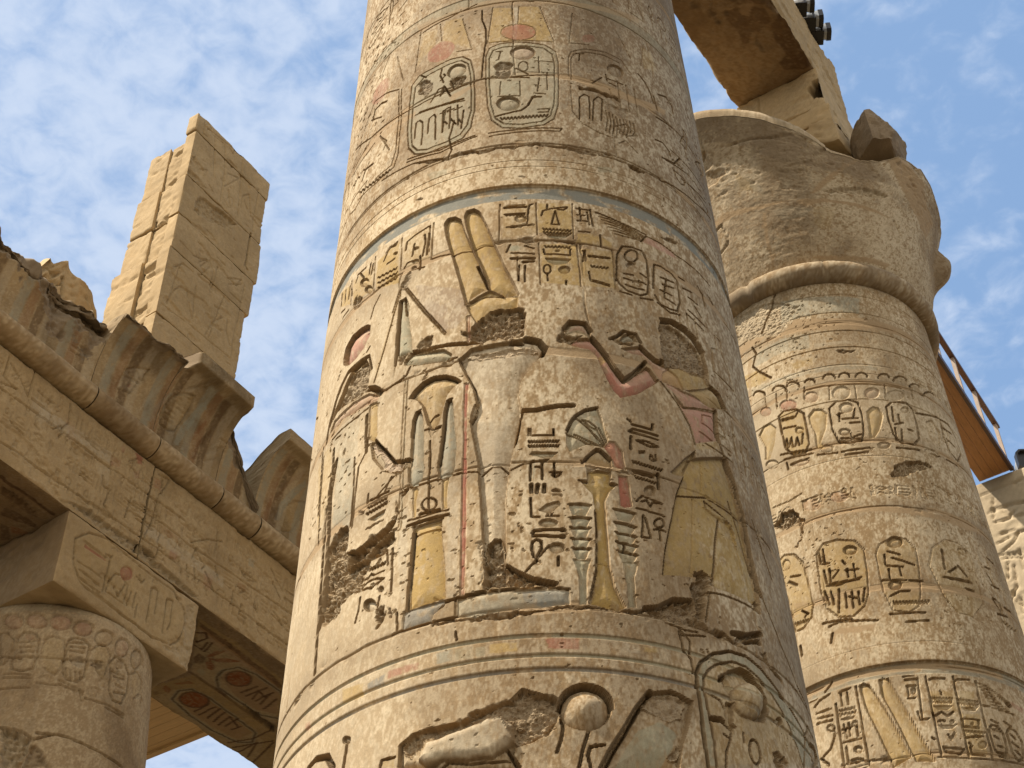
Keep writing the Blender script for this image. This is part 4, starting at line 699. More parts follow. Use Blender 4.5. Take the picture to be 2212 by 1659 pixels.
RELIEF_C2 = '''P|0|0|b|0.6|-2481,16729 -1775,16651 -1334,16636 -1399,16314 -1829,16335 -2213,16324 -2516,16329
P|0|0|b|0.5|-3038,15990 -2560,16038 -2151,15998 -2197,15706 -2598,15781 -3060,15761
P|0|0|b|0.4|-3272,15496 -2806,15387 -2209,15350 -1346,15319 -1365,15228 -2225,15252 -2822,15279 -3260,15369
P|0|0|t|0.85|-2601,16090 -2330,16310 -1849,16218 -1392,16227 -1021,16230 -587,16218 -431,16064 -933,16045 -1437,16001 -1887,15988
P|0|0|t|0.8|-3268,16317 -3048,16307 -2778,16253 -2791,16167 -3070,16167 -3261,16155
P|0|0|y|0.8|-3227,15762 -2970,15699 -2798,15441 -3012,15429 -3206,15506
P|0|0|y|0.4|-2492,15548 -2178,15549 -2200,15407 -2466,15418
X|0.02|0.03|pl|0.5|-3240,16903 -2597,16788 -2201,16550 -2400,16307 -2596,16119 -2885,16258 -3254,16400
L|0.03|0.02||0|-2431,17067 -2532,16885 -2610,16698 -2744,16486 -2835,16320
L|0.03|0.02||0|-3012,16157 -2965,16001 -3051,15815 -2974,15672 -2798,15441
P|0|0|t|0.6|-3119,16047 -3051,15999 -3175,15132 -3221,15223
L|0.026|0.026||0|-3117,15324 -3109,15343 -3092,15353 -3069,15355 -3042,15348 -3013,15332 -2986,15310 -2963,15284 -2946,15255 -2936,15227 -2935,15203
L|0.026|0.026||0|-2812,15214 -2803,15238 -2786,15253 -2762,15260 -2733,15257 -2704,15245 -2675,15225 -2651,15200 -2634,15170 -2624,15140 -2624,15111
L|0.026|0.026||0|-2607,15175 -2599,15198 -2583,15215 -2561,15224 -2535,15224 -2508,15216 -2482,15200 -2460,15178 -2445,15152 -2436,15124 -2436,15097
L|0.026|0.026||0|-2356,15138 -2350,15157 -2338,15172 -2321,15181 -2301,15184 -2280,15180 -2260,15170 -2243,15154 -2231,15135 -2224,15113 -2224,15092
L|0.026|0.026||0|-2111,15132 -2103,15156 -2088,15175 -2068,15189 -2044,15196 -2019,15194 -1996,15186 -1976,15170 -1962,15149 -1954,15125 -1955,15099
L|0.026|0.026||0|-1903,15120 -1895,15142 -1882,15161 -1863,15175 -1842,15183 -1819,15185 -1798,15179 -1780,15167 -1767,15150 -1761,15129 -1761,15106
L|0.026|0.026||0|-1687,15103 -1679,15127 -1664,15149 -1644,15166 -1620,15178 -1595,15182 -1571,15179 -1552,15169 -1537,15152 -1530,15131 -1531,15107
L|0.026|0.026||0|-1376,15109 -1367,15134 -1352,15157 -1330,15177 -1305,15192 -1279,15201 -1255,15203 -1234,15197 -1219,15184 -1212,15165 -1213,15142
L|0.026|0.026||0|-1162,15096 -1150,15127 -1130,15157 -1102,15184 -1069,15207 -1034,15223 -1001,15230 -973,15228 -954,15216 -944,15195 -946,15167
L|0.026|0.026||0|-922,15060 -912,15084 -894,15109 -870,15134 -841,15155 -811,15172 -782,15182 -758,15184 -741,15177 -733,15163 -735,15142
L|0.026|0.026||0|-684,15022 -671,15048 -649,15078 -619,15108 -583,15137 -545,15161 -508,15179 -476,15189 -453,15188 -442,15176 -446,15154
L|0.018|0.018||0|-2770,15132 -2795,14887
L|0.018|0.018||0|-2617,15108 -2631,14942
L|0.018|0.018||0|-2375,15058 -2405,14869
L|0.018|0.018||0|-2054,14988 -2086,14753
L|0.018|0.018||0|-1722,14959 -1745,14718
L|0.018|0.018||0|-1310,15005 -1355,14740
L|0.018|0.018||0|-893,15071 -924,14858
L|0.018|0.018||0|-2946,15151 -2946,14978
L|0.018|0.018||0|-2394,15008 -2178,15006 -1866,14979 -1526,14977 -1065,14995
S|0.02|0.1|r|0.55|-2511,14814 -2521,14783 -2545,14760 -2578,14750 -2619,14753 -2661,14769 -2700,14797 -2732,14833 -2752,14872 -2757,14909 -2747,14939 -2722,14959 -2687,14967 -2646,14963 -2603,14946 -2564,14920 -2534,14886 -2516,14850
S|0.02|0.1|r|0.35|-2880,14889 -2887,14864 -2904,14847 -2928,14841 -2957,14846 -2988,14862 -3016,14888 -3039,14919 -3053,14953 -3057,14984 -3049,15009 -3032,15024 -3006,15029 -2976,15023 -2946,15007 -2918,14982 -2896,14952 -2883,14920
S|0.02|0.1|r|0.2|-2209,14840 -2218,14808 -2238,14781 -2266,14764 -2300,14760 -2334,14768 -2366,14788 -2390,14817 -2405,14851 -2408,14887 -2399,14919 -2379,14944 -2351,14959 -2317,14963 -2282,14955 -2251,14936 -2226,14909 -2212,14876
S|0.02|0.1||0|-1797,14836 -1809,14793 -1835,14756 -1871,14728 -1913,14714 -1956,14715 -1995,14732 -2025,14762 -2042,14800 -2046,14843 -2034,14884 -2009,14919 -1973,14944 -1931,14957 -1887,14956 -1848,14942 -1818,14914 -1800,14878
S|0.02|0.1|r|0.15|-1411,14843 -1423,14806 -1447,14770 -1480,14741 -1518,14722 -1557,14715 -1591,14722 -1617,14740 -1632,14769 -1634,14803 -1623,14838 -1600,14872 -1568,14899 -1531,14918 -1492,14925 -1456,14920 -1429,14904 -1413,14877
S|0.02|0.1||0|-1043,14888 -1059,14846 -1093,14803 -1138,14763 -1190,14733 -1242,14715 -1287,14713 -1322,14725 -1342,14750 -1345,14783 -1332,14821 -1302,14860 -1260,14895 -1209,14924 -1156,14943 -1107,14949 -1069,14942 -1046,14921
P|0|0|y|0.6|-2792,14744 -2701,14793 -2546,14745 -2452,14634 -2448,14382 -2458,14114 -2528,14009 -2700,14049 -2772,14181 -2788,14463
L|0.028|0.026||0|-2792,14744 -2701,14793 -2546,14745 -2452,14634 -2448,14382 -2458,14114 -2528,14009 -2700,14049 -2772,14181 -2788,14463 -2792,14744
L|0.028|0.026||0|-2117,14606 -2018,14696 -1850,14712 -1737,14647 -1723,14438 -1753,14165 -1802,14007 -1956,13985 -2088,14037 -2134,14251 -2117,14606
L|0.028|0.026||0|-1374,14596 -1275,14698 -1054,14741 -981,14639 -984,14387 -1013,14132 -1115,14007 -1297,13993 -1376,14128 -1389,14372 -1374,14596
L|0.028|0.026||0|-474,14707 -274,14745 -133,14586 -122,14345 -340,14070 -482,14150 -520,14403 -474,14707
S|0.03|0.1|y|0.55|-2409,14560 -2320,14653 -2217,14633 -2150,14530 -2198,14296 -2305,14084 -2253,13961 -2380,14003 -2370,14269 -2399,14418
S|0.03|0.1|y|0.55|-3141,14625 -3040,14726 -2935,14716 -2854,14584 -2917,14344 -3027,14140 -3100,14186 -3068,14383
S|0.03|0.1|y|0.55|-1661,14492 -1558,14591 -1477,14569 -1438,14448 -1532,14193 -1621,14055 -1707,14028 -1682,14271
S|0.03|0.1||0.55|-808,14511 -667,14604 -574,14429 -673,14133 -761,14120 -829,14254
L|0.03|0.028||0|-2756,14668 -2565,14627 -2535,14670
L|0.03|0.028||0|-2760,14642 -2590,14611
L|0.03|0.028||0|-2756,14514 -2589,14471
L|0.03|0.028||0|-2782,14268 -2738,14326 -2746,14194
L|0.03|0.028||0|-2725,14183 -2669,14318 -2672,14156
L|0.03|0.028||0|-2638,14153 -2596,14282 -2584,14141
L|0.03|0.028||0|-2549,14153 -2515,14301
L|0.03|0.028||0|-2035,14476 -1948,14502
L|0.03|0.028||0|-1986,14397 -1784,14386
L|0.03|0.028||0|-2010,14499 -2023,14363
L|0.03|0.028||0|-1899,14315 -1776,14316
L|0.03|0.028||0|-1922,14182 -1911,14072 -1793,14114
L|0.03|0.028||0|-2050,14083 -1797,14033
L|0.03|0.028||0|-1294,14609 -1327,14354
L|0.03|0.028||0|-1232,14483 -1241,14343
L|0.03|0.028||0|-1317,14300 -1193,14354
L|0.03|0.028||0|-1329,14244 -1355,14023
L|0.03|0.028||0|-1243,14233 -1276,14037
L|0.03|0.028||0|-1147,14256 -1080,14247
L|0.03|0.028||0|-1795,14553 -1844,14391
L|0.03|0.028||0|-2854,14118 -2442,14013
L|0.03|0.028||0|-2821,14019 -2432,13943
L|0.03|0.028||0|-2796,13952 -2790,13843
L|0.03|0.028||0|-2746,13899 -2504,13892
L|0.03|0.028||0|-2377,13896 -2137,13862
L|0.03|0.028||0|-2077,13862 -1734,13883
L|0.03|0.028||0|-2047,13802 -1766,13818
L|0.03|0.028||0|-1382,13899 -1065,13928
L|0.03|0.028||0|-894,13932 -732,13945
L|0.03|0.028||0|-618,13945 -385,13963
L|0.03|0.028||0|-498,14554 -267,14581
L|0.03|0.028||0|-462,14380 -296,14341
L|0.03|0.028||0|-941,14597 -771,14639 -504,14718
S|0.04|0.06||0.8|-2489,14358 -2495,14340 -2508,14327 -2525,14321 -2545,14323 -2565,14332 -2583,14347 -2597,14367 -2604,14389 -2605,14410 -2598,14428 -2586,14440 -2568,14445 -2548,14443 -2528,14434 -2510,14419 -2497,14400 -2489,14379
S|0.03|0.09||0.8|-1801,14567 -1812,14536 -1834,14509 -1864,14491 -1897,14484 -1930,14489 -1960,14505 -1982,14530 -1994,14561 -1994,14593 -1983,14624 -1962,14649 -1932,14665 -1899,14672 -1865,14668 -1835,14653 -1813,14630 -1801,14600
S|0.04|0.06||0.8|-1918,14168 -1927,14147 -1943,14130 -1965,14119 -1991,14115 -2017,14120 -2040,14132 -2057,14150 -2067,14172 -2068,14195 -2059,14215 -2043,14231 -2021,14241 -1995,14244 -1969,14240 -1946,14228 -1929,14211 -1919,14190
S|0.04|0.06||0.8|-1046,14617 -1055,14593 -1072,14569 -1093,14549 -1117,14535 -1140,14529 -1159,14531 -1173,14541 -1179,14558 -1178,14579 -1169,14603 -1153,14625 -1132,14645 -1109,14659 -1086,14666 -1065,14664 -1051,14655 -1044,14639
S|0.03|0.06||0.8|-2905,14005 -2910,13981 -2927,13963 -2953,13956 -2985,13959 -3020,13974 -3053,13997 -3081,14027 -3099,14059 -3106,14089 -3100,14114 -3082,14130 -3055,14135 -3021,14130 -2986,14116 -2954,14093 -2928,14065 -2911,14035
S|0.03|0.06||0.8|-2167,13936 -2177,13913 -2195,13896 -2220,13886 -2249,13886 -2279,13895 -2306,13913 -2326,13936 -2338,13963 -2339,13989 -2330,14011 -2311,14027 -2286,14036 -2256,14035 -2226,14026 -2200,14010 -2180,13988 -2168,13962
S|0.03|0.06||0.8|-1455,13930 -1465,13907 -1485,13887 -1511,13870 -1541,13861 -1572,13859 -1598,13866 -1618,13880 -1629,13899 -1630,13921 -1621,13943 -1602,13962 -1576,13977 -1546,13986 -1516,13988 -1488,13983 -1468,13970 -1456,13952
S|0.03|0.06||0.8|-748,13935 -773,13908 -809,13885 -850,13870 -892,13866 -930,13872 -960,13886 -978,13908 -983,13934 -974,13960 -952,13984 -920,14003 -880,14016 -838,14021 -797,14018 -764,14007 -743,13988 -738,13963
S|0.025|0.06|r|0.15|-2493,13841 -2500,13825 -2521,13812 -2554,13806 -2594,13807 -2638,13816 -2679,13831 -2713,13851 -2736,13872 -2744,13892 -2737,13908 -2715,13918 -2681,13921 -2640,13918 -2596,13910 -2555,13896 -2522,13879 -2501,13860
X|0.05|0.03|d|0.6|-1557,13452 -1463,13614 -1252,13710 -1014,13758 -931,13707 -1107,13575 -1354,13446 -1527,13403
X|0.04|0.03|d|0.8|-1867,15589 -1734,15608 -1583,15592 -1612,15555 -1830,15555
P|0|0|pl|0.5|-2141,15781 -1594,15773 -1605,15712 -2155,15693
L|0.014|0.014||0|-3096,13396 -2855,13360 -2669,13394
L|0.014|0.014||0|-2688,13276 -2475,13285
L|0.014|0.014||0|-1015,13395 -739,13317
S|0.012|0.1|r|0.2|-2459,13128 -2471,13098 -2496,13078 -2530,13069 -2570,13074 -2611,13092 -2648,13120 -2677,13155 -2693,13193 -2695,13229 -2683,13257 -2657,13276 -2622,13282 -2581,13276 -2540,13259 -2504,13232 -2476,13199 -2461,13163
S|0.012|0.1|r|0.2|-2119,13150 -2131,13122 -2155,13101 -2188,13089 -2226,13088 -2265,13099 -2300,13120 -2327,13149 -2342,13181 -2344,13213 -2333,13240 -2309,13260 -2275,13270 -2237,13269 -2198,13258 -2163,13239 -2136,13212 -2121,13181
P|0|0|t|0.85|-2756,12986 -2582,13006 -2263,12991 -1900,12977 -1522,12941 -1008,12898 -475,12917 -177,12934 -663,12804 -1247,12816 -1638,12851 -2012,12883 -2295,12914 -2597,12913
X|0.05|0.03|d|0.8|-3146,13102 -2991,13261 -2809,13212 -2732,12999 -2987,12984
X|0.03|0.03|t|0.7|-2835,13051 -2688,13003 -2741,12807 -2859,12623 -2877,12656 -2761,12817
P|0|0|y|0.6|-3126,12602 -3045,12639 -2912,12579 -2816,12412 -2789,12119 -2779,11796 -2826,11638 -2950,11542 -3062,11555 -3096,12045
L|0.018|0.02||0|-3126,12602 -3045,12639 -2912,12579 -2816,12412 -2789,12119 -2779,11796 -2826,11638 -2950,11542 -3062,11555 -3096,12045 -3126,12602
P|0|0|y|0.45|-2631,12446 -2531,12560 -2354,12557 -2156,12490 -2079,12344 -2095,12045 -2132,11736 -2205,11575 -2350,11470 -2510,11510 -2620,11661 -2656,11923
L|0.018|0.02||0|-2631,12446 -2531,12560 -2354,12557 -2156,12490 -2079,12344 -2095,12045 -2132,11736 -2205,11575 -2350,11470 -2510,11510 -2620,11661 -2656,11923 -2631,12446
P|0|0|y|0.3|-1957,12253 -1896,12386 -1709,12490 -1565,12455 -1481,12307 -1508,12004 -1552,11708 -1613,11507 -1738,11422 -1908,11457 -1963,11729
L|0.014|0.018||0|-1957,12253 -1896,12386 -1709,12490 -1565,12455 -1481,12307 -1508,12004 -1552,11708 -1613,11507 -1738,11422 -1908,11457 -1963,11729 -1957,12253
P|0|0|y|0.25|-1375,12085 -1273,12356 -1064,12519 -878,12528 -711,12424 -726,12067 -750,11696 -965,11450 -1169,11467 -1283,11645
L|0.012|0.016||0|-1375,12085 -1273,12356 -1064,12519 -878,12528 -711,12424 -726,12067 -750,11696 -965,11450 -1169,11467 -1283,11645 -1375,12085
S|0.045|0.08||0.8|-2150,12352 -2159,12330 -2177,12313 -2202,12303 -2230,12302 -2259,12309 -2284,12325 -2304,12346 -2315,12371 -2316,12395 -2307,12417 -2289,12433 -2264,12442 -2236,12442 -2207,12435 -2181,12420 -2162,12400 -2151,12376
S|0.05|0.09||0.8|-1608,12411 -1620,12382 -1643,12357 -1673,12338 -1708,12329 -1743,12330 -1773,12341 -1796,12362 -1808,12388 -1809,12417 -1797,12446 -1775,12470 -1745,12487 -1710,12496 -1675,12495 -1644,12485 -1621,12466 -1608,12441
S|0.05|0.08||0.8|-1738,11798 -1748,11774 -1766,11753 -1791,11739 -1819,11732 -1848,11734 -1872,11745 -1891,11763 -1901,11786 -1901,11810 -1892,11834 -1874,11854 -1849,11868 -1821,11874 -1792,11872 -1767,11862 -1748,11845 -1738,11822
S|0.04|0.06||0.8|-757,12425 -776,12403 -801,12384 -831,12369 -860,12362 -886,12363 -906,12371 -918,12385 -920,12404 -913,12425 -896,12446 -872,12464 -844,12477 -814,12485 -786,12485 -764,12479 -751,12466 -748,12447
S|0.03|0.05||0.8|-2976,12458 -2984,12435 -2997,12418 -3015,12409 -3035,12411 -3056,12422 -3073,12441 -3086,12467 -3092,12495 -3092,12522 -3084,12545 -3070,12562 -3051,12569 -3031,12568 -3011,12556 -2994,12537 -2982,12513 -2975,12485
L|0.03|0.028||0|-2599,12456 -2605,12294
L|0.03|0.028||0|-2544,12481 -2554,12297
L|0.03|0.028||0|-2581,12191 -2573,12003
L|0.03|0.028||0|-2513,12188 -2523,12007
L|0.03|0.028||0|-2487,12051 -2428,12112 -2407,12128
L|0.03|0.028||0|-2313,12122 -2314,12007
L|0.03|0.028||0|-2230,12168 -2234,11985
L|0.03|0.028||0|-2335,12105 -2189,12088
L|0.03|0.028||0|-2348,12248 -2320,12193
L|0.03|0.028||0|-2576,12282 -2500,12265
L|0.03|0.028||0|-2547,11982 -2196,11942
L|0.03|0.028||0|-2578,11971 -2439,11932 -2172,11970
L|0.03|0.028||0|-2618,11908 -2591,11717
L|0.03|0.028||0|-2544,11879 -2536,11696
L|0.03|0.028||0|-2448,11879 -2500,11573
L|0.03|0.028||0|-2386,11802 -2400,11606
L|0.03|0.028||0|-2311,11802 -2330,11585
L|0.03|0.028||0|-2241,11784 -2254,11608
L|0.03|0.028||0|-2164,11810 -2211,11642
L|0.03|0.028||0|-2358,11749 -2274,11702
L|0.03|0.028||0|-1859,12241 -1875,12104
L|0.03|0.028||0|-1814,12284 -1685,12231
L|0.03|0.028||0|-1786,12189 -1667,12138 -1548,12082
L|0.03|0.028||0|-1862,12079 -1683,12057
L|0.03|0.028||0|-1852,12032 -1860,11896
L|0.03|0.028||0|-1722,12047 -1726,11933
L|0.03|0.028||0|-1649,11863 -1502,11857
L|0.03|0.028||0|-1952,11884 -1685,11864
L|0.03|0.028||0|-1906,11655 -1788,11711 -1678,11718
L|0.03|0.028||0|-1950,11418 -1559,11421
L|0.03|0.028||0|-1798,11295 -1546,11313
L|0.03|0.028||0|-1149,12356 -1179,12071
L|0.03|0.028||0|-1136,12034 -1013,12134
L|0.03|0.028||0|-982,12166 -883,12035
L|0.03|0.028||0|-1230,11946 -854,11976
L|0.03|0.028||0|-1150,11940 -835,11959
L|0.03|0.028||0|-959,11852 -848,11841
L|0.03|0.028||0|-374,12532 -239,12509
L|0.03|0.028||0|-491,12331 -383,12362
L|0.03|0.028||0|-500,12234 -401,12096
L|0.03|0.028||0|-469,12086 -293,12104
L|0.03|0.028||0|-523,11878 -406,11864 -387,11760
L|0.03|0.028||0|-534,11850 -440,11713
L|0.03|0.028||0|-315,11841 -150,11861
L|0.03|0.028||0|-526,11652 -310,11709
L|0.03|0.028||0|-2639,11427 -2521,11448 -2102,11356
L|0.03|0.028||0|-3029,11342 -3029,11212
L|0.03|0.028||0|-2616,11331 -2655,11217
L|0.03|0.028||0|-3006,12297 -2875,12253
L|0.03|0.028||0|-3038,12245 -2938,12145
L|0.03|0.028||0|-2932,11778 -2859,11698
L|0.03|0.028||0|-2906,11676 -2879,11707
L|0.03|0.028||0|-2706,11498 -2373,11444
L|0.02|0.02||0|-1884,11584 -1873,11543 -1849,11581 -1838,11541 -1814,11579 -1803,11539 -1778,11578 -1768,11538 -1743,11577 -1732,11538 -1707,11577 -1696,11538 -1671,11577 -1660,11538 -1635,11578 -1624,11539 -1598,11579 -1588,11541 -1561,11581 -1551,11543 -1524,11584 -1513,11545 -1487,11587
L|0.02|0.02||0|-3048,11662 -3026,11626 -3012,11655 -2990,11620 -2977,11648 -2956,11613 -2942,11642 -2921,11607 -2908,11636 -2887,11602 -2874,11631
L|0.02|0.02||0|-477,11597 -495,11549 -424,11590 -445,11541 -368,11585 -390,11535 -307,11584 -331,11532 -240,11587 -267,11534 -163,11597
P|0|0|t|0.85|-2666,11859 -2380,11834 -1933,11792 -1380,11811 -848,11841 -633,11808 -878,11741 -1406,11696 -1946,11726 -2397,11738 -2658,11788
P|0|0|t|0.9|-2635,11338 -2534,11366 -2284,11332 -2108,11324 -2155,11259 -2336,11239 -2566,11291 -2644,11170
P|0|0|t|0.6|-2379,11733 -2305,11733 -2376,11423 -2347,11071 -2376,10850 -2415,10882 -2391,11127 -2425,11460
P|0|0|t|0.6|-3067,11938 -2871,11883 -2818,11813 -2991,11830
S|0.05|0.1|y|0.6|-2449,10584 -2392,10612 -2329,10570 -2284,10438 -2187,10140 -2100,9817 -2053,9641 -2263,9551 -2272,9588 -2349,9984 -2426,10317
S|0.05|0.1|y|0.6|-2228,10607 -2172,10635 -2118,10604 -2078,10456 -1992,10127 -1896,9791 -1831,9561 -2033,9582 -2079,9757 -2155,10134 -2235,10427
L|0.026|0.022||0|-2727,10457 -2757,9694
L|0.026|0.022||0|-2475,10592 -2494,9644
L|0.026|0.022||0|-1967,10601 -1848,10609
L|0.026|0.022||0|-1958,10559 -1841,10558
L|0.026|0.022||0|-1957,10479 -1857,10478
L|0.026|0.022||0|-1945,10457 -1955,10359
L|0.026|0.022||0|-1969,10331 -1895,10328
L|0.026|0.022||0|-1823,10566 -1871,10075
L|0.026|0.022||0|-1735,10582 -1768,9632
L|0.026|0.022||0|-1440,10588 -1494,9613
L|0.026|0.022||0|-1190,10558 -1235,9619
L|0.026|0.022||0|-1904,10156 -1891,10058 -1807,10070
L|0.026|0.022||0|-2975,10521 -2904,10570 -2779,10599
L|0.026|0.022||0|-3025,10604 -2939,10606
L|0.026|0.022||0|-2969,10437 -2790,10422
L|0.026|0.022||0|-2959,10373 -2785,10340
L|0.026|0.022||0|-2980,10313 -2795,10285
L|0.026|0.022||0|-2828,10660 -2760,10714 -2735,10745
L|0.026|0.022||0|-2669,10577 -2537,10591
L|0.026|0.022||0|-2654,10551 -2660,10412
L|0.026|0.022||0|-2582,10546 -2587,10407
L|0.026|0.022||0|-2681,10183 -2672,10024
L|0.026|0.022||0|-2626,10183 -2635,10030
L|0.026|0.022||0|-2708,10134 -2599,10134
L|0.026|0.022||0|-2548,10118 -2554,10004
L|0.026|0.022||0|-2716,9982 -2522,9965
L|0.026|0.022||0|-2699,9918 -2702,9748
L|0.026|0.022||0|-2665,9754 -2612,9755 -2547,9726 -2618,9720 -2666,9751
L|0.026|0.022||0|-2970,9908 -2870,9964 -2800,10090 -2793,10185
L|0.026|0.022||0|-3001,9903 -2920,9793
L|0.026|0.022||0|-1710,10540 -1672,10560 -1533,10562
L|0.026|0.022||0|-1436,10527 -1392,10561 -1263,10567
L|0.026|0.022||0|-1621,10399 -1612,10359
L|0.026|0.022||0|-1758,10146 -1736,10096 -1659,10143 -1603,10094 -1541,10144
L|0.026|0.022||0|-1717,10028 -1680,10046 -1649,10036
L|0.026|0.022||0|-1651,9873 -1631,9816 -1581,9893
L|0.026|0.022||0|-1821,9841 -1793,9821
L|0.026|0.022||0|-1732,9724 -1523,9705 -1569,9648 -1712,9667 -1732,9724
L|0.026|0.022||0|-1455,10071 -1461,9974 -1305,9969 -1279,10069 -1437,10072
L|0.026|0.022||0|-1475,9840 -1274,9878
L|0.026|0.022||0|-1454,9784 -1429,9748
L|0.026|0.022||0|-1451,9728 -1452,9653 -1316,9646
L|0.026|0.022||0|-1358,9897 -1334,9851
L|0.026|0.022||0|-1174,10261 -1096,10266
L|0.026|0.022||0|-977,10262 -793,10234
L|0.026|0.022||0|-1124,10094 -1054,10069
L|0.026|0.022||0|-962,10109 -891,10069
L|0.02|0.018||0|-2533,10142 -2537,10133 -2543,10125 -2551,10121 -2560,10120 -2570,10123 -2578,10130 -2584,10139 -2587,10149 -2587,10160 -2584,10169 -2577,10177 -2569,10181 -2560,10182 -2550,10179 -2542,10172 -2536,10163 -2533,10153 -2533,10142
L|0.02|0.016||0|-2790,10180 -2795,10169 -2803,10160 -2815,10156 -2829,10157 -2843,10163 -2855,10172 -2865,10185 -2870,10199 -2870,10212 -2865,10224 -2856,10232 -2844,10236 -2830,10235 -2816,10229 -2804,10220 -2795,10208 -2790,10194 -2790,10180
S|0.04|0.06||0.8|-1862,10409 -1867,10394 -1876,10382 -1886,10373 -1898,10369 -1909,10370 -1919,10376 -1926,10387 -1929,10400 -1928,10415 -1923,10430 -1915,10442 -1904,10451 -1893,10455 -1881,10454 -1871,10448 -1865,10437 -1862,10424
S|0.045|0.06||0.8|-2528,9833 -2534,9818 -2545,9807 -2560,9800 -2577,9800 -2595,9805 -2610,9816 -2621,9831 -2628,9848 -2628,9865 -2622,9880 -2611,9891 -2596,9897 -2578,9897 -2561,9892 -2546,9881 -2535,9867 -2528,9850
S|0.03|0.05||0.8|-1256,9776 -1264,9758 -1277,9741 -1295,9728 -1314,9720 -1333,9718 -1349,9722 -1360,9732 -1366,9746 -1365,9763 -1357,9781 -1344,9797 -1327,9810 -1308,9818 -1289,9820 -1272,9816 -1260,9807 -1255,9793
S|0.04|0.05||0.8|-1545,10028 -1549,10019 -1556,10010 -1566,10004 -1576,10000 -1587,10000 -1596,10003 -1603,10009 -1606,10017 -1606,10027 -1602,10036 -1595,10044 -1586,10050 -1575,10054 -1564,10054 -1555,10051 -1548,10045 -1545,10037
S|0.04|0.05||0.8|-1343,10013 -1347,10004 -1353,9995 -1360,9988 -1368,9984 -1375,9983 -1382,9986 -1386,9992 -1388,10000 -1387,10009 -1383,10018 -1377,10027 -1370,10034 -1362,10038 -1355,10039 -1348,10036 -1344,10030 -1342,10023
L|0.018|0.018||0|-1729,10323 -1720,10298 -1699,10321 -1689,10296 -1668,10319 -1658,10294 -1637,10317 -1627,10293 -1606,10316 -1596,10292 -1574,10315 -1564,10291 -1543,10315 -1533,10291 -1511,10315
L|0.018|0.018||0|-1449,10314 -1442,10289 -1418,10312 -1411,10286 -1387,10309 -1380,10284 -1356,10307 -1349,10282 -1324,10306 -1317,10281 -1292,10305 -1285,10280 -1259,10304 -1252,10279 -1226,10304
L|0.018|0.018||0|-1737,10284 -1728,10259 -1707,10281 -1697,10257 -1676,10279 -1667,10255 -1645,10278 -1636,10253 -1614,10276 -1605,10252 -1583,10275 -1573,10251 -1551,10275 -1542,10251 -1520,10275
L|0.018|0.018||0|-1458,10274 -1451,10249 -1428,10271 -1421,10246 -1397,10269 -1390,10243 -1366,10267 -1359,10241 -1334,10265 -1327,10240 -1302,10264 -1295,10239 -1270,10263 -1263,10238 -1237,10263
L|0.018|0.018||0|-2706,10371 -2688,10345 -2670,10366 -2651,10340 -2634,10361 -2616,10335 -2598,10357 -2580,10331 -2563,10353 -2545,10327 -2528,10349
L|0.018|0.018||0|-2714,10325 -2695,10298 -2676,10319 -2657,10292 -2638,10313 -2620,10287 -2601,10308 -2582,10282 -2564,10303 -2546,10278 -2527,10299
L|0.018|0.018||0|-1454,9927 -1443,9907 -1420,9926 -1409,9906 -1385,9926 -1374,9906 -1350,9926 -1339,9907 -1315,9927 -1303,9907 -1279,9928 -1267,9909 -1242,9930
S|0.03|0.06||0.8|-1742,10223 -1523,10223 -1588,10163 -1687,10167
S|0.03|0.06||0.8|-1451,10198 -1225,10243 -1288,10175 -1398,10163
S|0.03|0.06||0.8|-1735,9980 -1523,10000 -1587,9940 -1687,9935
S|0.03|0.06||0.8|-2713,10263 -2534,10250 -2586,10208 -2674,10223
P|0|0|y|0.4|-1755,10402 -1242,10429 -1248,10190 -1762,10126
P|0|0|y|0.5|-1476,10128 -1240,10152 -1280,9651 -1494,9613
P|0|0|r|0.5|-865,10351 -757,10404 -588,10381 -625,10289
L|0.018|0.016||0|-1175,10540 -1072,10524
L|0.018|0.016||0|-1072,10524 -812,10377
L|0.018|0.016||0|-1160,10499 -1056,10483
L|0.018|0.016||0|-1056,10483 -809,10371
L|0.018|0.016||0|-1144,10458 -1039,10443
L|0.018|0.016||0|-1039,10443 -806,10366
L|0.018|0.016||0|-1128,10416 -1023,10403
L|0.018|0.016||0|-1023,10403 -804,10361
L|0.018|0.016||0|-1112,10376 -1006,10363
L|0.018|0.016||0|-1006,10363 -801,10356
L|0.018|0.016||0|-1096,10335 -989,10323
L|0.018|0.016||0|-989,10323 -798,10351
L|0.018|0.016||0|-1080,10295 -973,10283
L|0.018|0.016||0|-973,10283 -795,10346
L|0.018|0.016||0|-1064,10255 -956,10244
L|0.018|0.016||0|-956,10244 -792,10341
L|0.026|0.022||0|-1187,9967 -1141,10033 -1066,10028 -1023,9941 -1035,9767 -1074,9665 -1134,9654 -1184,9739 -1187,9967
L|0.026|0.022||0|-973,9971 -921,10042 -841,10024 -794,9903 -835,9720 -924,9641 -973,9742 -973,9971
L|0.026|0.022||0|-1138,9975 -1063,9970
L|0.026|0.022||0|-1141,9898 -1092,9869
L|0.026|0.022||0|-1134,9785 -1080,9776
L|0.026|0.022||0|-1156,9706 -1083,9700
L|0.026|0.022||0|-924,9964 -876,9918
L|0.026|0.022||0|-935,9865 -864,9826
L|0.026|0.022||0|-923,9773 -875,9729
S|0.04|0.05||0.8|-1069,9988 -1073,9980 -1081,9971 -1090,9964 -1100,9960 -1110,9958 -1118,9959 -1124,9963 -1127,9969 -1126,9977 -1122,9986 -1115,9994 -1106,10001 -1096,10006 -1086,10008 -1078,10007 -1072,10003 -1069,9996
L|0.02|0.02||0|-2777,9737 -2568,9704 -2275,9663
L|0.02|0.02||0|-1803,9615 -1448,9597 -865,9619'''

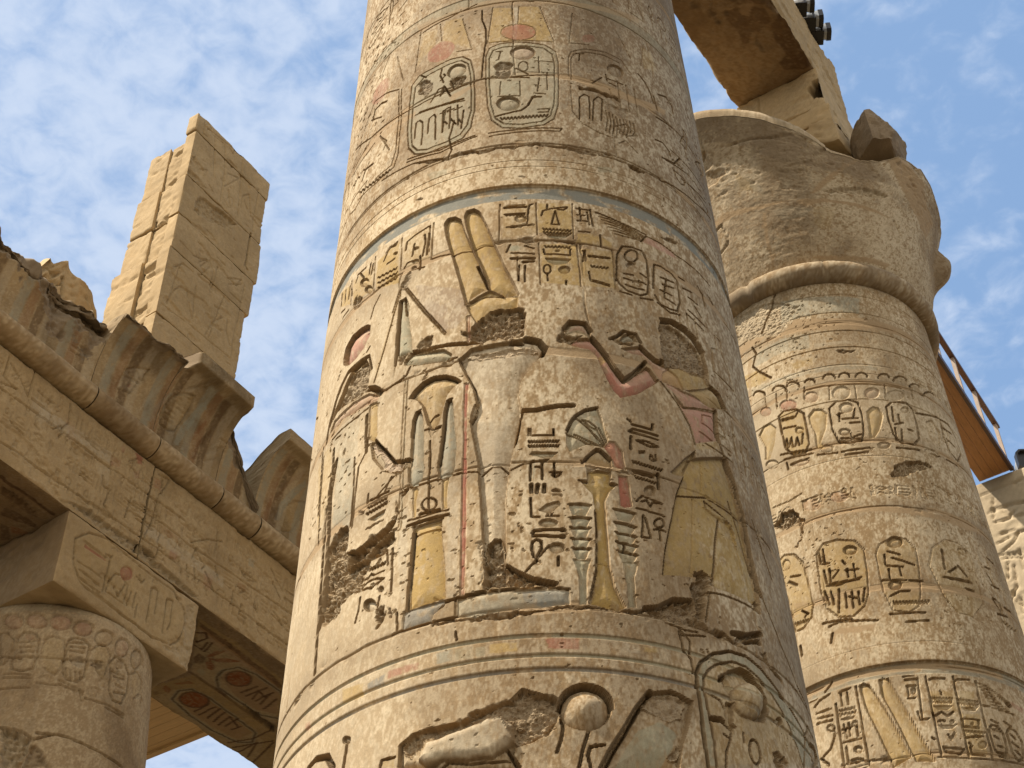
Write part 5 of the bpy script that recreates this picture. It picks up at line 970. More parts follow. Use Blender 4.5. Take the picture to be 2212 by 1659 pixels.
RELIEF_C3 = '''S|0.012|0.06|r|0.2|-1121,11075 -1122,11041 -1136,11014 -1161,10997 -1195,10992 -1234,11000 -1273,11021 -1309,11053 -1337,11090 -1351,11127 -1351,11161 -1336,11186 -1308,11200 -1271,11202 -1230,11192 -1191,11172 -1157,11144 -1133,11110
L|0.014|0.016||0|-1121,11075 -1122,11041 -1136,11014 -1161,10997 -1195,10992 -1234,11000 -1273,11021 -1309,11053 -1337,11090 -1351,11127 -1351,11161 -1336,11186 -1308,11200 -1271,11202 -1230,11192 -1191,11172 -1157,11144 -1133,11110 -1121,11075
S|0.012|0.06|r|0.25|-869,11090 -872,11056 -887,11027 -914,11005 -948,10995 -987,10997 -1026,11012 -1059,11037 -1084,11070 -1097,11105 -1095,11138 -1079,11166 -1051,11185 -1015,11193 -975,11190 -936,11176 -904,11153 -880,11124
L|0.014|0.016||0|-869,11090 -872,11056 -887,11027 -914,11005 -948,10995 -987,10997 -1026,11012 -1059,11037 -1084,11070 -1097,11105 -1095,11138 -1079,11166 -1051,11185 -1015,11193 -975,11190 -936,11176 -904,11153 -880,11124 -869,11090
S|0.012|0.06|r|0.32|-627,11123 -630,11087 -647,11053 -675,11026 -710,11010 -749,11006 -787,11015 -820,11036 -843,11066 -854,11101 -852,11136 -836,11168 -808,11192 -772,11207 -732,11210 -693,11202 -660,11184 -637,11156
L|0.014|0.016||0|-627,11123 -630,11087 -647,11053 -675,11026 -710,11010 -749,11006 -787,11015 -820,11036 -843,11066 -854,11101 -852,11136 -836,11168 -808,11192 -772,11207 -732,11210 -693,11202 -660,11184 -637,11156 -627,11123
S|0.012|0.06|r|0.28|-392,11121 -396,11086 -412,11051 -439,11022 -472,11001 -508,10992 -542,10996 -571,11011 -591,11037 -600,11068 -597,11103 -582,11135 -557,11163 -524,11182 -487,11191 -452,11189 -422,11175 -401,11152
L|0.014|0.016||0|-392,11121 -396,11086 -412,11051 -439,11022 -472,11001 -508,10992 -542,10996 -571,11011 -591,11037 -600,11068 -597,11103 -582,11135 -557,11163 -524,11182 -487,11191 -452,11189 -422,11175 -401,11152 -392,11121
S|0.012|0.06||0|-138,11110 -143,11073 -161,11034 -190,10999 -225,10973 -263,10958 -298,10957 -326,10970 -346,10994 -355,11026 -351,11062 -335,11098 -309,11130 -275,11155 -237,11170 -200,11172 -168,11163 -147,11141
L|0.014|0.016||0|-138,11110 -143,11073 -161,11034 -190,10999 -225,10973 -263,10958 -298,10957 -326,10970 -346,10994 -355,11026 -351,11062 -335,11098 -309,11130 -275,11155 -237,11170 -200,11172 -168,11163 -147,11141 -138,11110
S|0.012|0.06|r|0.2|99,11121 93,11076 75,11030 48,10989 16,10957 -18,10940 -50,10939 -76,10954 -93,10983 -100,11021 -97,11065 -83,11109 -59,11148 -28,11177 7,11195 41,11198 70,11186 91,11159
L|0.014|0.016||0|99,11121 93,11076 75,11030 48,10989 16,10957 -18,10940 -50,10939 -76,10954 -93,10983 -100,11021 -97,11065 -83,11109 -59,11148 -28,11177 7,11195 41,11198 70,11186 91,11159 99,11121
S|0.012|0.06||0|342,11123 335,11076 315,11026 285,10980 250,10945 216,10925 184,10922 159,10936 142,10964 136,11004 140,11049 155,11096 179,11138 211,11171 246,11191 282,11197 313,11187 334,11162
L|0.014|0.016||0|342,11123 335,11076 315,11026 285,10980 250,10945 216,10925 184,10922 159,10936 142,10964 136,11004 140,11049 155,11096 179,11138 211,11171 246,11191 282,11197 313,11187 334,11162 342,11123
L|0.016|0.02||0|-1128,10860 -1079,10934 -963,10925 -907,10844 -890,10635 -897,10469 -987,10426 -1092,10451 -1121,10545 -1119,10712 -1128,10860
L|0.016|0.02||0|-624,10878 -576,10935 -476,10948 -397,10894 -396,10705 -399,10497 -460,10402 -555,10399 -616,10483 -625,10688 -624,10878
L|0.016|0.02||0|-137,10807 -87,10908 29,10901 122,10790 128,10568 65,10389 -55,10361 -108,10452 -116,10653 -137,10807
L|0.012|0.018||0|-1333,10928 -1268,10950 -1165,10842 -1145,10650 -1181,10529 -1225,10513 -1333,10928
L|0.012|0.016||0|-856,10660 -853,10851 -783,10905 -667,10888 -621,10710 -649,10495 -684,10424 -786,10485
P|0|0|y|0.2|-856,10660 -853,10851 -783,10905 -667,10888 -621,10710 -649,10495 -684,10424 -786,10485
L|0.012|0.016||0|-372,10841 -297,10960 -222,10975 -148,10886 -177,10661 -200,10547 -287,10629
P|0|0|y|0.2|-372,10841 -297,10960 -222,10975 -148,10886 -177,10661 -200,10547 -287,10629
L|0.012|0.016||0|148,10806 253,10914 372,10866 362,10696 244,10559
P|0|0|y|0.2|148,10806 253,10914 372,10866 362,10696 244,10559
S|0.02|0.04|r|0.2|-958,10876 -958,10860 -964,10846 -975,10835 -991,10829 -1008,10828 -1026,10833 -1042,10843 -1054,10857 -1061,10873 -1061,10890 -1055,10904 -1043,10914 -1028,10920 -1010,10920 -992,10915 -976,10906 -964,10892
S|0.025|0.04||0.8|-1019,10575 -1019,10559 -1025,10545 -1037,10535 -1053,10530 -1072,10530 -1090,10536 -1107,10546 -1119,10561 -1126,10576 -1127,10592 -1120,10606 -1108,10615 -1092,10620 -1073,10620 -1054,10614 -1038,10604 -1026,10590
S|0.02|0.04|w|0.4|-413,10667 -413,10650 -420,10632 -432,10616 -448,10604 -466,10597 -483,10597 -498,10603 -509,10614 -514,10629 -514,10646 -507,10663 -495,10679 -480,10690 -462,10697 -444,10698 -429,10693 -418,10682
S|0.02|0.04||0.8|37,10864 36,10842 29,10819 15,10797 -2,10779 -22,10768 -41,10765 -57,10769 -68,10782 -74,10800 -74,10822 -67,10844 -55,10865 -38,10882 -18,10893 1,10897 18,10893 31,10882
S|0.015|0.05||0.8|-690,10362 -690,10341 -699,10321 -713,10304 -733,10292 -755,10288 -777,10291 -796,10301 -810,10317 -818,10337 -818,10357 -810,10377 -795,10393 -775,10404 -753,10408 -731,10405 -711,10396 -697,10381
S|0.015|0.05||0.8|-202,10384 -204,10358 -213,10332 -230,10307 -253,10288 -277,10277 -300,10274 -321,10281 -335,10297 -343,10318 -342,10343 -333,10369 -317,10392 -296,10411 -271,10422 -247,10425 -226,10419 -210,10405
S|0.015|0.05||0.8|-123,10546 -124,10522 -133,10497 -147,10473 -167,10455 -188,10444 -209,10442 -226,10449 -239,10463 -246,10484 -246,10508 -238,10532 -224,10554 -206,10572 -184,10583 -163,10585 -144,10580 -130,10566
L|0.014|0.016||0|-1097,10795 -958,10819
L|0.014|0.016||0|-1083,10732 -935,10746
L|0.014|0.016||0|-1053,10668 -931,10684
L|0.014|0.016||0|-1026,10616 -934,10621
L|0.014|0.016||0|-597,10864 -452,10904
L|0.014|0.016||0|-589,10814 -442,10844
L|0.014|0.016||0|-589,10761 -450,10778
L|0.014|0.016||0|-579,10701 -540,10610
L|0.014|0.016||0|-592,10531 -569,10436
L|0.014|0.016||0|-544,10526 -519,10421
L|0.014|0.016||0|-494,10522 -472,10428
L|0.014|0.016||0|-448,10540 -436,10462
L|0.014|0.016||0|-101,10702 54,10728
L|0.014|0.016||0|-74,10655 59,10690
L|0.014|0.016||0|-40,10571 75,10577
L|0.014|0.016||0|-48,10465 83,10521
L|0.014|0.016||0|-46,10774 -4,10633
L|0.014|0.016||0|-1153,10342 -896,10347
L|0.014|0.016||0|-1157,10393 -911,10386
L|0.014|0.016||0|-827,10295 -648,10301
L|0.014|0.016||0|-637,10375 -379,10303
L|0.014|0.016||0|-620,10319 -384,10280
L|0.014|0.016||0|-416,10328 -381,10202
L|0.014|0.016||0|-354,10243 -161,10264
L|0.014|0.016||0|-143,10273 117,10281
L|0.014|0.016||0|-119,10236 122,10244
L|0.014|0.016||0|405,10683 388,10550
L|0.014|0.016||0|-1252,10619 -1053,10595 -856,10619 -655,10627 -436,10689 -230,10760
L|0.014|0.016||0|-1151,10201 -888,10226
X|0.02|0.03|d|0.8|-362,10657 -306,10765 -227,10740 -252,10645
X|0.012|0.03|d|0.4|-581,10659 -445,10748 -401,10682 -485,10567
X|0.05|0.03|pl|0.6|-1052,9748 -902,9697 -751,9624 -746,9513 -800,9284 -955,9267
X|0.03|0.03|d|0.7|-745,9588 -667,9530 -527,9348 -800,9284 -780,9395
P|0|0|t|0.9|-752,9549 -692,9599 -806,9317 -851,9276 -877,9273
L|0.025|0.02||0|-1050,9738 -877,9710 -738,9627 -585,9721
L|0.025|0.02||0|-723,9706 -484,9734 -228,9707 36,9694 175,9698
P|0|0|g|0.25|-1419,11230 -1060,11227 -646,11262 -287,11289 52,11278 386,11255 372,11331 -9,11350 -320,11383 -681,11364 -1085,11339 -1456,11350'''

RELIEF_AB = '''P|0|0|y|0.15|8372,12005 8544,12195 8824,12276 9403,12214 9883,12213 10102,12072 10141,11870 10080,11636 9971,11520 9719,11475 8910,11494 8566,11520 8433,11672
L|0.016|0.022||0|8372,12005 8544,12195 8824,12276 9403,12214 9883,12213 10102,12072 10141,11870 10080,11636 9971,11520 9719,11475 8910,11494 8566,11520 8433,11672 8372,12005
L|0.016|0.02||0|8507,12048 8831,12034
L|0.016|0.02||0|8483,11758 8847,11758
L|0.016|0.02||0|8517,11671 8825,11646
L|0.016|0.02||0|8822,12072 8894,12085 8900,11639
L|0.016|0.02||0|8913,12109 8884,11607
L|0.016|0.02||0|8960,11805 9007,11923 9078,11944
L|0.016|0.02||0|8960,11805 8926,11633 9074,11636 9224,11639 9216,11896 9131,11933
L|0.016|0.02||0|9043,11769 9114,11681 9171,11869
L|0.016|0.02||0|9543,12052 9602,12088 9657,12076 9669,11772
L|0.016|0.02||0|9559,12039 9574,11607
L|0.016|0.02||0|9808,12055 9896,12085 9917,11784 9885,11678
L|0.016|0.02||0|9810,12045 9823,11599
L|0.016|0.02||0|9278,11846 9272,11646
L|0.016|0.02||0|9350,11868 9344,11667
L|0.016|0.02||0|9224,11748 9268,11665
L|0.016|0.02||0|9403,11746 9392,11565
L|0.016|0.02||0|9306,12064 9388,12047
L|0.016|0.02||0|9348,12112 9392,12027 9429,12095
L|0.016|0.02||0|8553,11576 8845,11562
L|0.016|0.02||0|8756,11529 9696,11461
S|0.02|0.05|r|0.7|8512,12029 8833,12024 8845,11976 8513,11974
S|0.02|0.06|r|0.8|9239,12104 9254,12077 9258,12044 9249,12008 9230,11974 9203,11947 9171,11929 9138,11923 9107,11929 9084,11946 9069,11973 9065,12006 9073,12042 9092,12076 9119,12103 9151,12121 9184,12128 9215,12122
S|0.015|0.04||0.8|9627,12194 9627,12180 9622,12164 9612,12149 9599,12137 9585,12128 9570,12124 9557,12125 9548,12131 9542,12142 9542,12156 9547,12171 9557,12186 9570,12199 9584,12208 9599,12212 9612,12211 9622,12204
X|0.015|0.03|d|0.8|8768,12195 9041,12213 8983,12244
X|0.015|0.03|pl|0.4|9832,11431 10040,11440 10325,11340 10323,11489 10259,12256 10110,12168 10164,11618'''

RELIEF_SO = '''P|0|0|y|0.5|-11203,10505 -11173,11254 -11228,12113 -12702,13694 -13144,13384 -12894,11490 -12674,11284 -12092,11382
P|0|0|r|0.25|-11275,10614 -11250,11284 -11284,12118 -11441,12276 -11423,11545 -11430,10789
P|0|0|k|0.7|-11242,10577 -11253,11199 -11257,11961 -11321,12225 -11401,12259 -11356,11893 -11319,10664
P|0|0|w|0.25|-11341,10689 -11354,11465 -11401,12259 -11967,12878 -12022,12557 -12060,11317 -11768,11051
P|0|0|w|0.15|-12835,11486 -12493,11499 -12303,11766 -12359,13086 -12827,13509 -12815,12526
P|0|0|k|0.8|-11838,11128 -11720,11084 -11693,11229 -11812,11275 -11909,11207
P|0|0|o|0.8|-11686,11192 -11513,11143 -11358,11231 -11523,11242 -11705,11242
P|0|0|o|0.8|-11693,11229 -11492,11326 -11364,11521 -11573,11419 -11712,11280
P|0|0|o|0.9|-11764,11265 -11684,11278 -11721,11423 -11832,11475 -11842,11382
P|0|0|g|0.5|-11971,11335 -11882,11354 -11913,11462 -12018,11477
P|0|0|o|0.8|-12592,11386 -12501,11360 -12510,11488 -12627,11541
P|0|0|k|0.5|-12759,11404 -12671,11398 -12689,11475 -12776,11482
P|0|0|o|0.6|-12411,11379 -12193,11464 -12176,11564 -12386,11440
W|0|0.072|g|0.6|-11886,11612 -11694,11528 -11501,11576 -11421,11848 -11424,12287 -11538,12617 -11834,12782 -11997,12528 -12003,12065 -12006,11793 -11886,11612
W|0|0.03|k|0.8|-11886,11612 -11694,11528 -11501,11576 -11421,11848 -11424,12287 -11538,12617 -11834,12782 -11997,12528 -12003,12065 -12006,11793 -11886,11612
W|0|0.072|g|0.6|-12661,11652 -12469,11561 -12312,11625 -12253,11891 -12276,12380 -12317,12873 -12507,13032 -12662,12924 -12737,12532 -12732,12062 -12661,11652
W|0|0.03|k|0.8|-12661,11652 -12469,11561 -12312,11625 -12253,11891 -12276,12380 -12317,12873 -12507,13032 -12662,12924 -12737,12532 -12732,12062 -12661,11652
P|0|0|o|0.35|-11845,11640 -11702,11566 -11536,11616 -11456,11889 -11448,12316 -11794,12669 -11948,12470 -11962,12048
P|0|0|o|0.3|-12619,11681 -12477,11600 -12336,11653 -12277,11919 -12301,12410 -12351,12849 -12610,12863 -12685,12473 -12689,12046
P|0|0|o|1|-11549,11890 -11597,11927 -11653,11946 -11711,11945 -11762,11924 -11802,11886 -11825,11834 -11829,11776 -11812,11719 -11778,11670 -11730,11633 -11674,11615 -11618,11616 -11566,11637 -11527,11675 -11504,11725 -11500,11783 -11515,11840
P|0|0|o|1|-12310,11955 -12362,11992 -12423,12009 -12487,12003 -12546,11977 -12592,11931 -12621,11874 -12627,11810 -12612,11749 -12576,11698 -12524,11662 -12463,11646 -12400,11651 -12342,11678 -12296,11722 -12268,11779 -12261,11842 -12275,11903
W|0|0.0264|k|0.8|-11549,11890 -11597,11927 -11653,11946 -11711,11945 -11762,11924 -11802,11886 -11825,11834 -11829,11776 -11812,11719 -11778,11670 -11730,11633 -11674,11615 -11618,11616 -11566,11637 -11527,11675 -11504,11725 -11500,11783 -11515,11840 -11549,11890
W|0|0.0264|k|0.8|-12310,11955 -12362,11992 -12423,12009 -12487,12003 -12546,11977 -12592,11931 -12621,11874 -12627,11810 -12612,11749 -12576,11698 -12524,11662 -12463,11646 -12400,11651 -12342,11678 -12296,11722 -12268,11779 -12261,11842 -12275,11903 -12310,11955
W|0|0.0308|k|0.95|-11847,12038 -11585,12041
W|0|0.0308|k|0.95|-11845,12129 -11510,12138
W|0|0.0308|k|0.95|-11827,12233 -11640,12137 -11669,12297
W|0|0.0308|k|0.95|-11818,12285 -11514,12269
W|0|0.0308|k|0.95|-11816,12377 -11571,12275
W|0|0.0308|k|0.95|-11856,12487 -11576,12407
W|0|0.0308|k|0.95|-12630,12040 -12352,12004
W|0|0.0308|k|0.95|-12631,12133 -12335,12107
W|0|0.0308|k|0.95|-12598,12250 -12310,12171
W|0|0.0308|k|0.95|-12581,12355 -12310,12264
W|0|0.0308|k|0.95|-12582,12450 -12335,12386 -12403,12622
W|0|0.0308|k|0.95|-12539,12527 -12275,12474
W|0|0.0308|k|0.95|-12522,12634 -12368,12646
W|0|0.0308|k|0.95|-11424,10753 -11345,10807 -11396,10894 -11575,10893
W|0|0.0308|k|0.95|-11629,10939 -11635,11018
W|0|0.0308|k|0.95|-11464,10970 -11642,11054
W|0|0.0308|k|0.95|-11416,11004 -11633,11103
W|0|0.0308|k|0.95|-12766,12851 -12472,12959 -12077,12945
W|0|0.0308|k|0.95|-12794,12979 -12255,13159
W|0|0.0308|k|0.95|-12822,13109 -12455,13069 -12798,13276
W|0|0.0308|k|0.95|-12281,13190 -12898,13460
W|0|0.042|k|0.95|-12848,11500 -12915,12265 -12962,13011 -12978,13454
W|0|0.056|k|0.6|-12060,11317 -12054,11939 -12082,12469 -12102,12975
P|0|0|k|0.9|-12015,11743 -12004,11974 -12086,12007 -12080,11786
X|0.03|0.03|d|0.4|-11968,12180 -11992,12908 -12128,13005 -12115,12539
P|0|0|k|0.7|-11643,7802 -11524,7783 -11476,8186 -11524,8256 -11561,8196 -11705,7860
P|0|0|k|0.6|-11789,7938 -11765,8057 -11919,8227 -12043,8176
P|0|0|o|0.5|-11744,8037 -11653,8236 -11716,8297 -11834,8146
P|0|0|k|0.6|-11322,7501 -11317,7634 -11341,8080 -11417,8129 -11442,7613
W|0|0.056|k|0.95|-11223,7409 -11218,7866 -11212,8169
L|0.01|0.02||0|-11324,7564 -11381,7619 -11320,7623 -11377,7679 -11316,7683 -11373,7739 -11312,7743 -11369,7799 -11308,7803 -11365,7860 -11304,7864 -11361,7920 -11300,7924 -11357,7981 -11295,7985 -11353,8043 -11291,8047'''

RELIEF_AR = '''L|0.012|0.02||0|6954,13149 7416,13174 8147,13192 8918,13211 9870,13251
L|0.012|0.02||0|7143,12496 7407,12530 7898,12538 8262,12539
L|0.012|0.02||0|8257,12558 8758,12552
L|0.012|0.02||0|6959,13621 6974,13484 6971,13333 7050,13299 7150,13281
L|0.012|0.02||0|7001,13556 7143,13473 7333,13304 7322,13694
L|0.012|0.02||0|6956,13224 7169,13296
L|0.012|0.02||0|7429,13479 7557,13456 7676,13474
L|0.012|0.02||0|7203,12843 7332,12799 7406,12784
L|0.012|0.02||0|7741,13132 7833,13250 7895,13199 7849,13092
L|0.012|0.02||0|8228,12867 8355,12861
L|0.012|0.02||0|8239,12826 8343,12806
L|0.012|0.02||0|8860,13467 8990,13611 9074,13597
L|0.012|0.02||0|8929,13517 8925,13414 9014,13378
L|0.012|0.02||0|8545,13020 8596,12912 8699,12912 8654,12669 8802,12582
L|0.012|0.02||0|9347,13614 9532,13669 9505,13524 9406,13330 9422,12998
L|0.012|0.02||0|9048,12986 9498,13024
L|0.012|0.02||0|9433,13600 9455,13364
L|0.012|0.02||0|8981,12702 9016,13012
L|0.012|0.02||0|9748,13874 9791,13801
L|0.012|0.02||0|7883,13636 7926,13370 7859,13245
L|0.012|0.02||0|8212,13338 8421,13320
L|0.012|0.02||0|7378,13315 7693,13314
L|0.012|0.02||0|7586,12991 7505,13025
L|0.012|0.02||0|8633,13303 8650,13119
L|0.012|0.018||0|8450,12578 8802,12584 9319,12599 9585,12607 10137,12602 11003,12604 11609,12599 11920,12607
L|0.012|0.018||0|8979,12941 9506,12984 9950,12986 10638,13010 11236,13035 11952,13090
L|0.012|0.018||0|9409,13187 9397,12984 9368,12868 9325,12697 9308,12592
L|0.012|0.018||0|9352,13197 9448,13066 9439,12915
L|0.012|0.018||0|9145,13030 9493,13048
L|0.012|0.018||0|9108,12837 9424,12858
L|0.012|0.018||0|9145,12790 9410,12800
L|0.012|0.018||0|10051,13051 10276,13234 10519,13355
L|0.012|0.018||0|10085,13024 10316,12857 10273,12781
L|0.012|0.018||0|10144,13013 10092,12835
L|0.012|0.018||0|10442,13455 10463,13169
L|0.012|0.018||0|10940,13174 11187,13154 11044,13090 10940,13174
L|0.012|0.018||0|10894,12900 11014,12900 10936,12829
L|0.012|0.018||0|11445,13515 11697,13315
L|0.012|0.018||0|11501,13347 11654,13163
L|0.012|0.018||0|11208,12823 11281,12745
L|0.012|0.018||0|10988,12691 10983,12545 11102,12544
L|0.012|0.018||0|11539,12872 11763,12833
L|0.012|0.018||0|11561,12934 11864,12793
L|0.012|0.018||0|11753,13374 11915,13371
L|0.012|0.018||0|11739,13239 11930,13253
L|0.012|0.018||0|9537,12836 9516,12680 9601,12664
L|0.012|0.018||0|9549,12654 9532,12479
L|0.012|0.018||0|9902,12667 9959,12515
L|0.012|0.018||0|10034,12703 10091,12550
L|0.012|0.018||0|10142,12723 10200,12570
L|0.012|0.018||0|9747,12616 9799,12626
L|0.012|0.018||0|10332,12771 10508,12593
L|0.012|0.018||0|10472,12955 10555,12813
L|0.012|0.018||0|10824,12785 10827,12595
P|0|0|r|0.5|8703,13628 8762,13660 8778,13532 8719,13501
P|0|0|r|0.8|8923,13664 9055,13684 9072,13544 8981,13529
P|0|0|r|0.3|8958,13388 9051,13454 9075,13347 9005,13297
P|0|0|r|0.15|7858,13441 8026,13372 8078,13166 7958,13149
P|0|0|r|0.4|9721,12741 9856,12756 9852,12636 9718,12621
P|0|0|r|0.3|10303,12776 10473,12786 10456,12562 10313,12568
P|0|0|r|0.35|8613,13387 8768,13400 8770,13278 8621,13244
P|0|0|r|0.35|9279,13541 9443,13556 9446,13407 9283,13393
P|0|0|w|0.4|7494,13332 7905,13354 8608,13408 8616,13265 7901,13179 7517,13155
P|0|0|w|0.35|9270,12826 9942,12884 10661,12878 10657,12731 9976,12714 9278,12666
P|0|0|b|0.5|11021,13426 11141,13451 11131,13318 11026,13303
P|0|0|o|0.25|9511,12963 9838,12985 9831,12884 9533,12857
P|0|0|o|0.4|10883,12967 11031,12984 11014,12900 10898,12878
P|0|0|w|0.3|7386,13371 7671,13396 7654,13187 7564,13070 7391,13179
P|0|0|w|0.2|8408,13164 8635,13182 8667,12938 8521,12907
X|0.025|0.03|pl|0.6|8177,12391 8474,12479 8825,12484 9209,12504 9517,12423 9837,12439 10177,12392 10327,12343 10218,12324 9810,12306 9460,12318 9117,12330 8863,12325 8508,12341
X|0.05|0.03|pl|0.5|9282,12528 9499,12505 9540,12438 9359,12416
X|0.03|0.03|d|0.4|11201,12295 11410,12297 11657,12270 11843,12256 11663,12227 11358,12244'''

RELIEF_PI = '''L|0.016|0.022||0|9023,20286 10422,20573
L|0.016|0.022||0|9025,20369 9038,20105 9124,20122
L|0.016|0.022||0|9273,20288 9389,19442
L|0.016|0.022||0|9485,20323 9571,19827 9598,19061
L|0.016|0.022||0|9885,20360 9980,19114
L|0.016|0.022||0|9126,19352 9248,19445 9237,19319
L|0.016|0.022||0|9589,20357 9674,20291 9714,20494
L|0.016|0.022||0|9649,19794 9883,19924 9633,19471
L|0.016|0.022||0|9705,19470 9790,19182
L|0.016|0.022||0|10010,19368 10005,19627 10126,19791 10220,19430
L|0.016|0.022||0|10052,19562 10141,19463
L|0.016|0.022||0|10126,20024 10271,20057
L|0.016|0.022||0|10304,20091 10308,19106
L|0.016|0.022||0|9323,18853 9526,18877
L|0.016|0.022||0|9330,19192 9411,19128
L|0.016|0.022||0|9094,20287 9159,20320
L|0.016|0.022||0|9309,20288 9449,20323
L|0.016|0.022||0|9022,17641 9285,17624
L|0.016|0.022||0|9291,17596 9588,17776 9467,17531
L|0.012|0.014||0|9846,19314 9848,19273 9842,19228 9828,19186 9808,19151 9785,19127 9761,19118 9739,19124 9722,19145 9712,19177 9710,19218 9716,19262 9729,19305 9749,19340 9772,19364 9796,19374 9818,19368 9836,19347 9846,19314
L|0.012|0.014||0|9183,20428 9183,20402 9175,20372 9160,20339 9140,20307 9117,20282 9094,20265 9075,20259 9060,20264 9052,20280 9052,20305 9060,20335 9075,20368 9095,20400 9118,20425 9141,20442 9161,20449 9175,20444 9183,20428
L|0.016|0.022||0|9424,17587 9554,17778 9638,17687 9494,17386
L|0.016|0.022||0|9617,17803 9716,17625 9695,17372
L|0.016|0.022||0|9722,17971 9894,17961
L|0.016|0.022||0|9782,17822 9721,17231
L|0.016|0.022||0|9040,16458 9107,16739 9203,16890 9327,16906 9407,16659 9508,16466
L|0.016|0.022||0|9448,17113 9483,16759 9497,16519
L|0.016|0.022||0|9768,16441 9868,16780 10025,17013 10122,17034 10127,16813 10228,16613
L|0.016|0.022||0|9833,16435 9938,17131 9990,17408
L|0.016|0.022||0|9004,17094 9154,17300 9345,17313
L|0.016|0.022||0|9127,17274 9025,16382
L|0.016|0.022||0|9965,17754 10239,17972 10254,17883 10014,17664
L|0.016|0.022||0|10168,17771 10239,17972
L|0.016|0.022||0|10320,17909 10285,16473
L|0.016|0.022||0|8948,16313 9464,16366 9843,16381 10265,16394
L|0.016|0.022||0|10069,17545 10307,17559
L|0.016|0.022||0|10279,17105 10271,16555
L|0.05|0.03||0|10281,19044 10279,18714 10291,18302
L|0.06|0.04||0|10283,18575 10272,18315 10333,18267
X|0.05|0.03|n|0.3|9174,18737 9254,18855 9491,18878 9827,18961 10006,18956 9774,18655 9424,18487 9135,18410
X|0.04|0.03|n|0.3|8873,19419 9027,19511 9010,19417
X|0.03|0.03|n|0.3|8831,19111 9098,19135 9352,19067 9031,18953
X|0.025|0.03|n|0.3|9531,20057 9629,20123 9818,20090 9688,19991'''

RELIEF_WA = '''L|0.03|0.03||0|-4233,18754 -3790,18763 -3466,18753
L|0.03|0.03||0|-4064,18601 -4147,18206
L|0.03|0.03||0|-3651,18733 -3488,18801
L|0.03|0.03||0|-4215,18345 -3583,18301
L|0.03|0.03||0|-3972,18268 -3875,18081 -3648,18047
L|0.035|0.035||0|-4146,18389 -3835,18352 -3582,18305
L|0.035|0.035||0|-4156,18108 -3933,18076 -3790,18188
L|0.035|0.035||0|-4108,17839 -3883,17824 -3831,17748 -3942,17590 -4168,17484
L|0.035|0.035||0|-4235,17444 -3871,17318
L|0.035|0.035||0|-4145,17235 -4209,16926
L|0.035|0.035||0|-4207,16660 -4159,16412 -4087,16349
L|0.035|0.035||0|-4059,17130 -4101,16747 -4277,16493
L|0.035|0.035||0|-3905,17402 -3919,17002
L|0.035|0.035||0|-4173,17349 -3860,17229
L|0.035|0.035||0|-4112,16489 -4125,16204
L|0.035|0.035||0|-3877,17734 -3729,17737
L|0.035|0.035||0|-4206,17673 -3995,17718'''

RELIEF_HO = '''X|0.35|0.03|d|0.6|-3474,21041 -3405,21176 -3269,21181 -3224,20925 -3217,20661 -3353,20769 -3452,20781
L|0.07|0.05||0|-4025,20609 -3736,20561 -3244,20477
L|0.02|0.02||0|-4260,21454 -4295,21015'''

RELIEF_BS = '''P|0|0|k|0.6|-3995,12394 -3668,12466 -3453,12677 -3472,12931 -3723,13000 -3804,12945 -3949,13122 -4018,13041 -3974,12797 -4037,12551
P|0|0|k|0.75|-3309,12873 -3230,13095 -3234,13605 -3283,13992 -3424,14003 -3707,13848 -3703,13672 -3543,13570 -3591,13225 -3497,12982
P|0|0|t|0.5|-3729,12325 -3523,12497 -3723,12679 -3810,12586
P|0|0|k|0.35|-4226,12189 -4053,12272 -4098,12409 -4232,12352
P|0|0|k|0.5|-3889,12217 -3654,12179 -3317,12406 -3309,12873 -3385,12756 -3495,12549 -3787,12385'''

RELIEF_CP = '''P|0|0|t|0.85|-2363,18259 -2263,18312 -1850,18282 -1229,18266 -791,18207 -1233,18184 -1856,18223 -2215,18168
P|0|0|t|0.85|-2115,18387 -1956,18575 -1611,18876 -1366,19078 -1332,19041 -1668,18724 -1949,18435 -2048,18370
P|0|0|t|0.85|-3592,18429 -3416,18512 -2863,18359 -2308,18314 -2785,18274 -3271,18360 -3557,18360
P|0|0|t|0.85|-2830,18236 -2775,18188 -2832,17805 -2835,17383 -2898,17404 -2892,17827
P|0|0|t|0.85|-959,19269 -674,19471 -409,19459 -154,19307 -28,19046 339,18986 49,18434 -282,18593 -633,18850
P|0|0|t|0.85|-2375,17375 -1829,17382 -790,17452 -963,17350 -1973,17291
X|0.05|0.03|pl|0.4|-1951,18413 -1688,18497 -1395,18553 -1026,18626 -868,18574 -1169,18418 -1478,18411 -1793,18379
X|0.02|0.03|d|0.3|-2485,19423 -2161,19385 -2010,19262 -2088,19127 -2263,19232 -2477,19336
X|0.02|0.03|d|0.35|-2492,18838 -2103,18825 -2042,18604 -2178,18425 -2504,18512
P|0|0|d|0.65|-3342,20120 -2534,19639 -1975,19192 -1368,19030 -1068,19115 -666,18830 -1336,18720 -1800,18770 -2429,18960 -2989,19468 -3337,19671
P|0|0|y|0.35|-3082,19057 -2895,18846 -2806,18612 -3050,18696
P|0|0|b|0.3|-2938,18866 -2785,18714 -2731,18528 -2898,18623
P|0|0|b|0.2|-2701,18217 -2421,18196 -2104,18126 -2216,18004 -2601,17999
P|0|0|y|0.2|-2097,18178 -1746,18129 -1915,17728 -2141,17865
L|0.03|0.03||0|-3481,18323 -3434,18122 -3464,17999 -3631,17934
L|0.03|0.03||0|-3579,18303 -3472,18347
L|0.03|0.03||0|-791,18207 -652,18014
L|0.03|0.03||0|-3014,19454 -2735,19429 -2493,19369
L|0.03|0.03||0|-3344,19737 -3343,19555 -3420,19462'''

